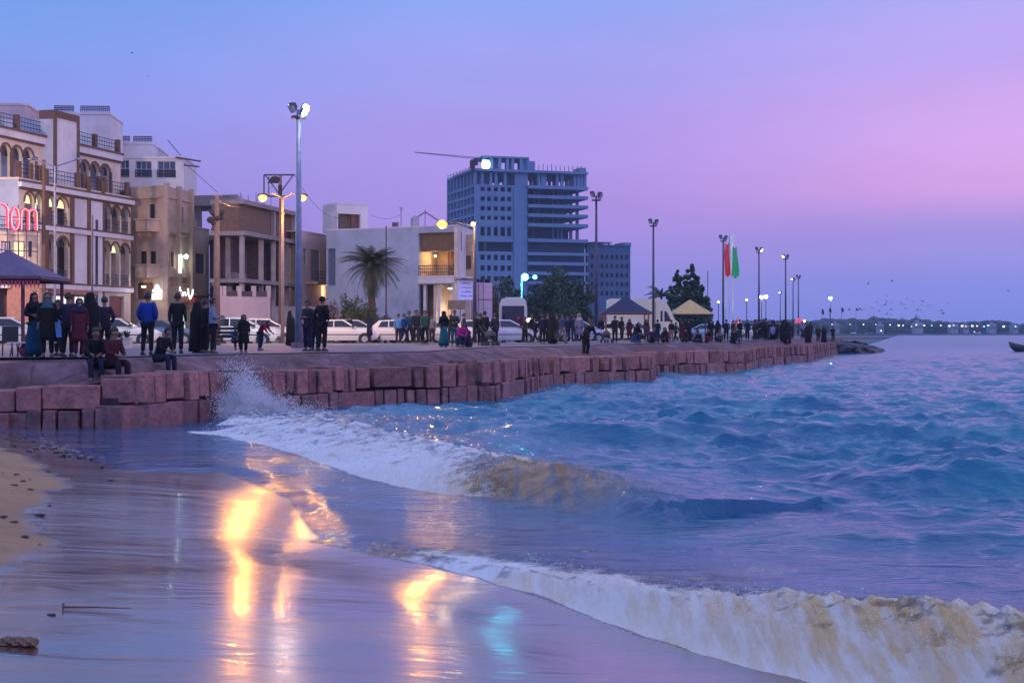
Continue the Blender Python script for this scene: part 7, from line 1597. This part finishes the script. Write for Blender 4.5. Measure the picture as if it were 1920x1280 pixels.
for a in [(655, 84, 'man', 'stand', BLK, 'dark figure standing between the first two white sedans right of the grey mast'), (693, 79, 'scarf', 'stand', NAVY, 'woman in navy before the front wheel of the white sedan under the palm'),
          (845, 82, 'man', 'stand', CHAR, 'grey figure behind the woman in the teal skirt'), (870, 84, 'man', 'stand', NAVY, 'navy figure behind the seated woman in dark purple'), (893, 76, 'man', 'walk', BLK, 'dark walker half hidden by the dark lamp post'),
          (944, 86, 'scarf', 'stand', MAR, 'woman in maroon beside the pale blue hatchback'), (972, 90, 'man', 'walk', MAR, 'small figure in maroon before the minibus'), (997, 88, 'man', 'stand', BLK, 'dark figure behind the man in brown'),
          (1027, 84, 'man', 'stand', BLK, 'dark man in the group of five, left of the woman in black'), (1045, 84, 'man', 'walk', CHAR, 'charcoal walker between the woman in black and the beige trousers'), (1076, 94, 'man', 'stand', NAVY, 'navy figure left of the woman in the lilac coat'),
          (1104, 98, 'man', 'stand', CHAR, 'grey figure behind the stooping man'), (1127, 100, 'scarf', 'stand', BLK, 'dark woman just right of the second mast'), (1166, 104, 'man', 'stand', BLK, 'dark figure under the middle of the blue gazebo'), (1180, 101, 'scarf', 'stand', MAR, 'woman in maroon behind the wide blue skirt')]:
    P(a[0], a[1], 0, a[2], a[3], a[4], rsx.choice([BLK, NAVY, CHAR]), rsx.uniform(0, 360), a[5], hgt=rsx.uniform(1.6, 1.8))
# the seated crowd
def crowd(lst, grp):
    for a in lst: P(*a[:8], a[8], group=grp, **(a[9] if len(a) > 9 else {}))
G1 = 'people sitting and standing below the gazebos'
crowd([
 (1190, 84, 604, 'skirt', 'crouch', BLK, (.02, .06, .18), 40, 'woman in black with a wide blue skirt seated below the blue gazebo'),
 (1203, 88, 610, 'man', 'crouch', BLK, BLK, -60, 'dark crouching figure right of the wide blue skirt'),
 (1212, 92, 598, 'scarf', 'stand', (.07, .04, .06), BLK, 20, 'woman in mauve under the right eave of the blue gazebo'),
 (1222, 86, 612, 'man', 'sit_ground', NAVY, NAVY, 30, 'seated person in navy at the foot of the third mast'),
 (1233, 96, 599, 'man', 'stand', NAVY, NAVY, 160, 'man in navy standing against the side of the cream van'),
 (1248, 88, 613, 'scarf', 'sit_ground', (.16, .01, .02), BLK, -20, 'seated woman in a deep red coat below the cream van'),
 (1259, 95, 600, 'man', 'stand', BLK, KHK, 20, 'man in a black top and pale trousers before the van windscreen'),
 (1267, 98, 604, 'man', 'walk', GRN, BLK, -60, 'dark green clad person right of the van windscreen'),
 (1279, 97, 601, 'scarf', 'stand', MAR, BLK, 0, 'woman in maroon under the left eave of the straw gazebo', dict()),
 (1291, 99, 600, 'chador', 'stand', BLK, BLK, 30, 'woman in a dark veil beneath the peak of the straw gazebo'),
 (1283, 90, 616, 'scarf', 'sit_ground', (.10, .02, .05), BLK, 10, 'seated woman in wine red under the straw gazebo'),
 (1303, 92, 614, 'man', 'sit_ground', (.18, .16, .26), NAVY, 40, 'seated person in a pale lilac top under the straw gazebo'),
 (1312, 89, 619, 'man', 'sit_lean', BLK, BLK, -30, 'low seated dark figure at the wall edge below the straw gazebo', dict(z=GZ+.0)),
 (1326, 91, 617, 'scarf', 'sit_ground', (.09, .01, .03), MAR, 20, 'seated woman in dark red at the right eave of the straw gazebo'),
 (1333, 101, 598, 'man', 'stand', BLK, BLK, 180, 'dark standing man at the right eave of the straw gazebo'),
 (1346, 100, 600, 'chador', 'stand', BLK, BLK, 150, 'dark veiled woman left of the fourth mast foot'),
 (1349, 95, 617, 'man', 'sit_ground', (.2, .15, .2), NAVY, 0, 'seated person in a dusty pink top left of the fourth mast foot'),
 (1362, 103, 599, 'man', 'pockets', NAVY, BLK, 170, 'man in navy directly right of the fourth mast foot'),
 (1374, 97, 614, 'man', 'sit_ground', BLK, NAVY, 30, 'seated dark figure right of the fourth mast foot'),
 (1375, 108, 600, 'man', 'walk', (.06, .02, .02), GRN, 20, 'man in dark brown, left one of the pair walking under the flags'),
 (1387, 104, 599, 'man', 'walk', BLK, GRN, 10, 'man in black, right one of the pair walking under the flags'),
 (1401, 106, 599, 'man', 'walk', NAVY, BLK, -10, 'slim dark man walking alone right of the flags'),
 ], G1)
cols = [BLK, BLK, NAVY, NAVY, CHAR, BRN, MAR, GRYB]
rs = random.Random(5); FARL = 'small dark figure in the dense far crowd on the promenade'; FARS = 'small seated figure in the dense far crowd on the promenade'
def shore_x(Y): return float(np.interp(Y, [p[1] for p in WALL[5:]], [p[0] for p in WALL[5:]]))
for k in range(64):
    Y = rs.uniform(104, 158); xs = shore_x(Y); x = xs-rs.uniform(2.6, 11)*(1 if Y > 120 else .7); px = 960+F*x/Y
    if px < 1412 or px > 1585: continue
    seat = rs.random() < .25; c = rs.choice(cols)
    P(px, Y, 0, rs.choice(['man', 'man', 'man', 'scarf', 'chador']) if not seat else 'man', 'sit_ground' if seat else rs.choice(['stand', 'walk', 'pockets', 'hold']), c, rs.choice([BLK, NAVY, CHAR]), rs.uniform(0, 360), FARS if seat else FARL, group=PG, hgt=rs.uniform(1.55, 1.8) if not seat else .98)
P(1449, 112, 0, 'man', 'sit_lean', (.2, .25, .45), BLK, 170, 'seated person in a pale blue shirt among the far crowd', group=G1, z=GZ+.4, hgt=.95)
P(1515, 128, 0, 'chador', 'stand', BLK, BLK, 0, 'broad black veiled figure near the promenade end, right of the red stall light', group=G1, hgt=1.75)
P(1545, 142, 0, 'chador', 'stand', BLK, BLK, 0, 'dark figure with a pointed silhouette standing near the promenade end', group=G1, hgt=1.7)
P(1562, 148, 0, 'man', 'hold', BLK, BLK, 0, 'farthest lone dark figure standing at the promenade end', group=G1, hgt=1.7)
P(1534, 138, 0, 'man', 'stand', BRN, BLK, 0, 'dark figure beside the pale lamp globe near the promenade end', group=G1, hgt=1.7)
# red lit stall in the far crowd
r = empty('market_stall', (X_(1498, 172), 172, GZ)); tag(r, 'tiny stall with a glowing red top in the far crowd', 'stall'); q = MB()
for sx_ in (-.7, .7):
    for sy in (-.4, .4): q.tube([(sx_, sy, 0), (sx_, sy, 1.9)], .04, 5)
q.build('post', iron, r); z_ = Z_(601, 172)-GZ; q = MB(); q.prism([(-.5, z_-.3), (.5, z_-.3), (.3, z_+.1), (0, z_+.3), (-.3, z_+.1)], -.5, .5, lambda u, v, h: (u, h, v)); q.build('canopy', litmat('red_canopy_glow', (.7, .08, .14), .6), r); bulb((.55, -.6, z_-.05), .13, mat('stall_bulb', (1, .85, .95), .4, emit=(1, .85, .95), es=14), r)
r = empty('market_stall', (X_(1381, 150), 150, GZ)); tag(r, 'reddish lit balloon cart behind the pair walking under the flags', 'stall'); q = MB(); z_ = Z_(607, 150)-GZ
for k in range(14): q.ball((rs.uniform(-.45, .45), rs.uniform(-.3, .3), z_+rs.uniform(-.3, .5)), rs.uniform(.14, .2), 8, 6)
q.build('balloon', mat('coral_balloon', (.5, .12, .12), .4, emit=(.6, .15, .12), es=.25), r); q = MB(); q.box((-.4, -.3, .3), (.4, .3, .9)); q.tube([(0, 0, .9), (0, 0, z_)], .03, 5); q.tube([(-.35, -.3, .2), (-.35, .3, .2)], .2, 10); q.tube([(.35, -.3, .2), (.35, .3, .2)], .2, 10); q.build('cart', blackp, r); bulb((.1, -.5, z_), .1, MATS['stall_bulb'], r)
# ------------------------------------------------------------------ things on the promenade
Yt = 38.3; r = empty('folding_table', (X_(62, Yt), Yt, GZ)); tag(r, 'white topped folding table with thin dark legs at the left', 'table'); x0, x1 = X_(24, Yt)-X_(62, Yt), X_(99, Yt)-X_(62, Yt); zt = Z_(641, Yt)-GZ
q = MB(); q.box((x0, -.32, zt-.03), (x1, .32, zt)); q.build('table_top', mat('white_tabletop', (.6, .62, .72), .35), r)
for sx_ in (x0+.08, x1-.5):
    for sy in (-.27, .27): q = MB(); q.tube([(sx_, sy, zt-.03), (sx_-.06, sy, 0)], .016, 6); q.build('leg', iron, r)
r = empty('plastic_chair', (X_(14, 38.8), 38.8, GZ)); tag(r, 'dark chair left of the white folding table', 'chair'); q = MB(); q.box((-.22, -.22, .42), (.22, .22, .46)); q.build('seat', blackp, r); q = MB(); q.box((-.22, .19, .46), (.22, .23, .85)); q.build('backrest', blackp, r)
for sx_ in (-.19, .19):
    for sy in (-.19, .19): q = MB(); q.tube([(sx_, sy, .42), (sx_*1.15, sy*1.15, 0)], .018, 6); q.build('leg', blackp, r)
q = MB(); q.ball((0, 0, .18), .22, 12, 8, (1, .8, .85)); q.tube([(-.08, 0, .34), (0, 0, .46), (.08, 0, .34)], .015, 5); o = q.build('shopping_bag', mat('red_bag', (.22, .02, .05), .6)); o.location = (X_(50, 38.3), 38.3, GZ+.01); tag(o, 'dark red bag under the white folding table', 'bag')
q = MB(); 
pr_ = [(-.2, 0), (.2, 0), (.17, .42), (.06, .5), (-.06, .5), (-.17, .42)]; q.prism(pr_, -.07, .07, lambda u, v, h: (u, h, v)); q.tube([(-.06, 0, .48), (0, 0, .62), (.06, 0, .48)], .012, 5); o = q.build('carrier_bag', mat('light_blue_bag', (.10, .28, .62), .5)); o.location = (X_(113, 38.9), 38.9, Z_(632, 38.9)); tag(o, 'light blue bag held by the person in dark blue in the standing group', 'bag')
for k, (px, w_, lab) in enumerate(((224, .36, 'cream planter box with a leafy plant, left of the pair before the white sedan'), (238, .34, 'cream planter box with a leafy plant, right of the pair before the white sedan'))):
    Yp = 57.0; r = empty('planter', (X_(px, Yp), Yp, GZ)); tag(r, lab, 'planter', 'planters at the kerb'); q = MB(); q.box((-w_/2, -.2, 0), (w_/2, .2, .42)); q.box((-w_/2-.02, -.22, .42), (w_/2+.02, .22, .47)); q.build('box', mat('cream_planter', (.62, .50, .38), .7), r); q = MB()
    for j in range(60): a = rs.uniform(0, 6.28); e_ = rs.uniform(.3, 1.3); d_ = V(math.cos(a)*math.cos(e_), math.sin(a)*math.cos(e_), math.sin(e_)); p_ = V(0, 0, .45); l_ = rs.uniform(.12, .42); s_ = V(-d_.y, d_.x, 0).normalized()*.03; q.add([p_-s_*.3, p_+d_*l_*.6+s_, p_+d_*l_, p_+d_*l_*.6-s_], [(0, 1, 2, 3)])
    q.build('plant', leaf_d, r)
Yb_ = 46.2; r = empty('park_bench', (X_(425, Yb_), Yb_, GZ)); tag(r, 'dark slatted bench with curled legs left of the child in blue', 'bench'); q = MB()
for k in range(3): q.box((-.5, -.2+k*.15, .40), (.62, -.08+k*.15, .43))
q.build('seat', blackp, r); q = MB()
for k in range(3): q.box((-.5, .27, .5+k*.13), (.62, .30, .59+k*.13))
q.build('backrest', blackp, r)
for sx_ in (-.42, .54): q = MB(); q.tube([(sx_, .28, .86), (sx_, .26, .42), (sx_, .3, 0)], .025, 6); q.tube([(sx_, .26, .4), (sx_, -.22, .4), (sx_, -.26, 0)], .025, 6); q.build('leg', iron, r)
def stroller(px, Y, label, rz):
    r = empty('stroller', (X_(px, Y), Y, GZ), R(rz)); tag(r, label, 'stroller'); q = MB(); q.ball((0, 0, .55), .28, 12, 8, (.8, 1.1, .8)); q.build('seat', blackp, r); q = MB(); q.tube([(-.2, -.3, .2), (-.2, .25, .7), (-.2, .5, 1.0), (.2, .5, 1.0), (.2, .25, .7), (.2, -.3, .2)], .018, 6); q.build('frame', iron, r)
    for sx_ in (-.22, .22):
        for sy in (-.3, .28): q = MB(); q.tube([(sx_-.02, sy, .12), (sx_+.02, sy, .12)], .12, 14); q.build('wheel', tyre, r)
stroller(919, 68.0, 'small dark stroller pushed between the two dark figures right of the lamp post', 60)
stroller(1137, 86.0, 'black pushchair left of the man in the black shirt', 20)
q = MB(); q.prism([(-.16, 0), (.16, 0), (.14, .34), (-.14, .34)], -.08, .08, lambda u, v, h: (u, h, v)); q.tube([(-.08, 0, .33), (0, 0, .5), (.08, 0, .33)], .012, 5); o = q.build('handbag', blackp); o.location = (X_(1044, 77.6), 77.6, GZ+.32); tag(o, 'dark bag hanging beside the woman in black before the trees', 'bag')
# small litter box and a lit brazier shape at the mast foot
r = empty('food_cart', (X_(568, 62), 62, GZ)); tag(r, 'small warm coloured vendor cart at the foot of the tall grey mast', 'cart'); q = MB(); q.box((-.15, -.25, .35), (.45, .25, .85)); q.box((-.18, -.28, .85), (.48, .28, .9)); q.build('body', mat('rust_cart', (.35, .13, .07), .7), r); q = MB()
for a in (-.02, .34): q.tube([(a, -.28, .2), (a, -.22, .2)], .2, 14)
q.build('wheel', tyre, r)
# ------------------------------------------------------------------ spray thrown up where the wave hits the wall
m, nt, bs = new_mat('spray_white'); bs.inputs['Base Color'].default_value = (0.80, 0.83, 0.88, 1); bs.inputs['Roughness'].default_value = 0.5
tr_n = nt.new('ShaderNodeBsdfTranslucent', ins={0: (0.80, 0.83, 0.88, 1)}); mx = nt.new('ShaderNodeMixShader', ins={0: 0.45}); out_ = m.node_tree.nodes['Material Output']
nt.l.new(bs.outputs[0], mx.inputs[1]); nt.l.new(tr_n.outputs[0], mx.inputs[2]); nt.l.new(mx.outputs[0], out_.inputs[0])
rs = random.Random(21); mb = MB(); OCT = [(1, 0, 0), (-1, 0, 0), (0, 1, 0), (0, -1, 0), (0, 0, 1), (0, 0, -1)]; OF = [(0, 2, 4), (2, 1, 4), (1, 3, 4), (3, 0, 4), (2, 0, 5), (1, 2, 5), (3, 1, 5), (0, 3, 5)]
def drop(x, y, z, r_, st=1.0):
    sx_, sz_ = r_*rs.uniform(.7, 1.3), r_*rs.uniform(.7, 1.5)*st; mb.add([(x+a*sx_, y+b*sx_, z+c*sz_) for a, b, c in OCT], OF)
Ysp = 37.9
def jets(px, base, n_j, spread_px, hmax, n_p, lean):
    """ragged jets of drops thrown up the wall, thinning and widening as they rise"""
    for _ in range(n_j):
        g = rs.gauss(0, 1); x0 = X_(px+g*spread_px, Ysp); y0 = Ysp+rs.gauss(0, .35); z0 = Z_(base, Ysp); h_ = hmax*max(.12, 1-.42*abs(g))*rs.uniform(.45, 1.12); dx = lean+g*.16+rs.gauss(0, .12); dy = rs.gauss(0, .25)
        for _ in range(int(n_p*(.5+h_/hmax))):
            u = rs.random()**1.35; w_ = .05+.13*u; tail = rs.expovariate(9)*u
            drop(x0+dx*u*u+rs.gauss(0, w_), y0+dy*u+rs.gauss(0, w_), z0+h_*(1-(1-u)**1.8)+rs.gauss(0, .04)+tail, rs.uniform(.004, .015)*(1.3-.7*u), 1.3)
jets(460, 804, 50, 26, 1.75, 620, -.05); jets(430, 806, 44, 34, .95, 620, -.1); jets(500, 802, 44, 36, .85, 560, .15); jets(396, 808, 34, 22, .6, 480, -.05); jets(566, 806, 46, 44, .45, 420, .1)
# froth tossed off the two breakers
def froth(pts, n, h_, spread, r0, r1):
    poly = [G_(*p) for p in pts]
    for _ in range(n):
        i = rs.randrange(len(poly)-1); t = rs.random(); x = poly[i][0]*(1-t)+poly[i+1][0]*t; y = poly[i][1]*(1-t)+poly[i+1][1]*t
        hh_ = h_[i]*(1-t)+h_[i+1]*t; u = rs.random(); drop(x+rs.gauss(0, .08), y+u*spread+rs.gauss(0, .05), hh_*min(1, u*1.1+.1)*rs.uniform(.75, 1.12)+.03, rs.uniform(r0, r1)*(y/20)**.5)
froth([(380, 812), (560, 858), (700, 906), (850, 936), (950, 944)], 2600, [.5, .5, .5, .5, .4], 2.0, .003, .009)
for (a_, b_, n_) in (((1000, 1114), (1200, 1191), 350), ((1200, 1191), (1550, 1286), 700), ((1550, 1286), (2050, 1430), 600)):
    p0, p1 = G_(*a_), G_(*b_)
    for _ in range(n_):
        t = rs.random(); x = p0[0]*(1-t)+p1[0]*t; y = p0[1]*(1-t)+p1[1]*t; A_ = .2+.26*min(1, max(0, (x-.9)/1.8)); drop(x+rs.gauss(0, .05), y+rs.uniform(.45, 1.25), A_*rs.uniform(.6, 1.12)+abs(rs.gauss(0, .02)), rs.uniform(.0015, .005))
tag(mb.build('sea_spray', m), 'white spray and froth bursting up where the wave strikes the stone wall', 'spray', None, 'stuff')
# ------------------------------------------------------------------ bits on the beach
def bz(x, y):
    z, d2 = beach_h(np.array([[x]]), np.array([[y]])); return float(z[0, 0])
q = MB(); rs = random.Random(4)
for k in range(330):
    px = rs.gauss(190, 75); py = rs.gauss(832, 13)
    if py < 812 or px < -20: py = 815+rs.random()*20; px = abs(px)
    x, y = G_(px, py); y = min(y, 33.2); s_ = rs.uniform(.03, .11)
    random.seed(k); q.add(*rock_mesh((x, y, bz(x, y)+.02), (s_, s_*.9, s_*.55)))
tag(q.build('shingle', mat('wet_pebble', (.11, .08, .085), .45, .4, 5.0, island=.9)), 'scatter of small wet stones on the sand at the foot of the wall', 'pebbles', None, 'stuff')
q = MB()
for k in range(26):
    px = rs.uniform(-30, 110); py = rs.uniform(818, 1030); x, y = G_(px, py, .15); s_ = rs.uniform(.012, .038); random.seed(k+900); q.add(*rock_mesh((x, y, bz(x, y)+.01), (s_*1.6, s_, s_*.5)))
tag(q.build('seaweed_scraps', mat('dark_scrap', (.03, .025, .03), .7)), 'dark scraps and pebbles strewn over the dry sand', 'debris', None, 'stuff')
def onbeach(px, py):
    z = .2
    for _ in range(6): x, y = G_(px, py, z); z = bz(x, y)
    return x, y, z
x, y, z = onbeach(36, 1210); random.seed(3); L = .24
vs = []; fs = []; n = 12; m_ = 9
for i in range(n+1):
    t = i/n
    for k in range(m_): a = 2*math.pi*k/m_; rr_ = .042*(1+.18*math.sin(i*1.7+k*2.3)+.1*math.sin(k*3))*(0.8 if i in (0, n) else 1); vs.append((-L/2+L*t, math.cos(a)*rr_*1.3+.01*math.sin(t*4), math.sin(a)*rr_*.8+.025))
for i in range(n):
    for k in range(m_): fs.append((i*m_+k, i*m_+(k+1) % m_, (i+1)*m_+(k+1) % m_, (i+1)*m_+k))
fs.append(tuple(range(m_-1, -1, -1))); fs.append(tuple(n*m_+k for k in range(m_)))
o = me_obj('driftwood', vs, fs, mat('wet_wood', (.14, .075, .05), .6, .4, 12.0, bump=.6)); o.location = (x, y, z); o.rotation_euler.z = R(-3); tag(o, 'short waterlogged block of driftwood on the wet sand at the lower left', 'driftwood')
x, y, z = onbeach(118, 1142); q = MB(); q.tube([(0, 0, 0), (.006, 0, .05)], .008, 6); q.tube([(.0, 0, .02), (.25, .03, .012), (.52, .01, .006)], [.01, .007, .003], 6); o = q.build('twig', MATS['wet_wood']); o.location = (x, y, z); tag(o, 'thin twig trailing a groove in the wet sand at the left', 'twig')
for px, py, s_, lab in ((97, 1153, .022, 'tiny dark pebble beside the twig'), (508, 905, .05, 'dark flat scrap lying before the lamp reflection'), (208, 901, .03, 'small dark pebble at the edge of the wet sand')):
    x, y, z = onbeach(px, py); random.seed(int(px)); vs, fs = rock_mesh((0, 0, 0), (s_*1.8, s_, s_*.5)); o = me_obj('pebble', vs, fs, MATS['dark_scrap']); o.location = (x, y, z+s_*.25); tag(o, lab, 'pebble')
# ------------------------------------------------------------------ air
hz_ = MB(); hz_.box((-1500, -40, -4), (1500, 1250, 75)); o = hz_.build('haze', None); tag(o, None, None, None, 'stuff')
m = bpy.data.materials.new('haze_air'); m.use_nodes = True; nt = NT(m.node_tree); m.node_tree.nodes.remove(m.node_tree.nodes['Principled BSDF'])
pv = nt.new('ShaderNodeVolumePrincipled'); pv.inputs['Color'].default_value = (0.62, 0.80, 1.0, 1); pv.inputs['Density'].default_value = 0.00022; pv.inputs['Anisotropy'].default_value = 0.3
nt.l.new(pv.outputs[0], m.node_tree.nodes['Material Output'].inputs['Volume']); o.data.materials.append(m)
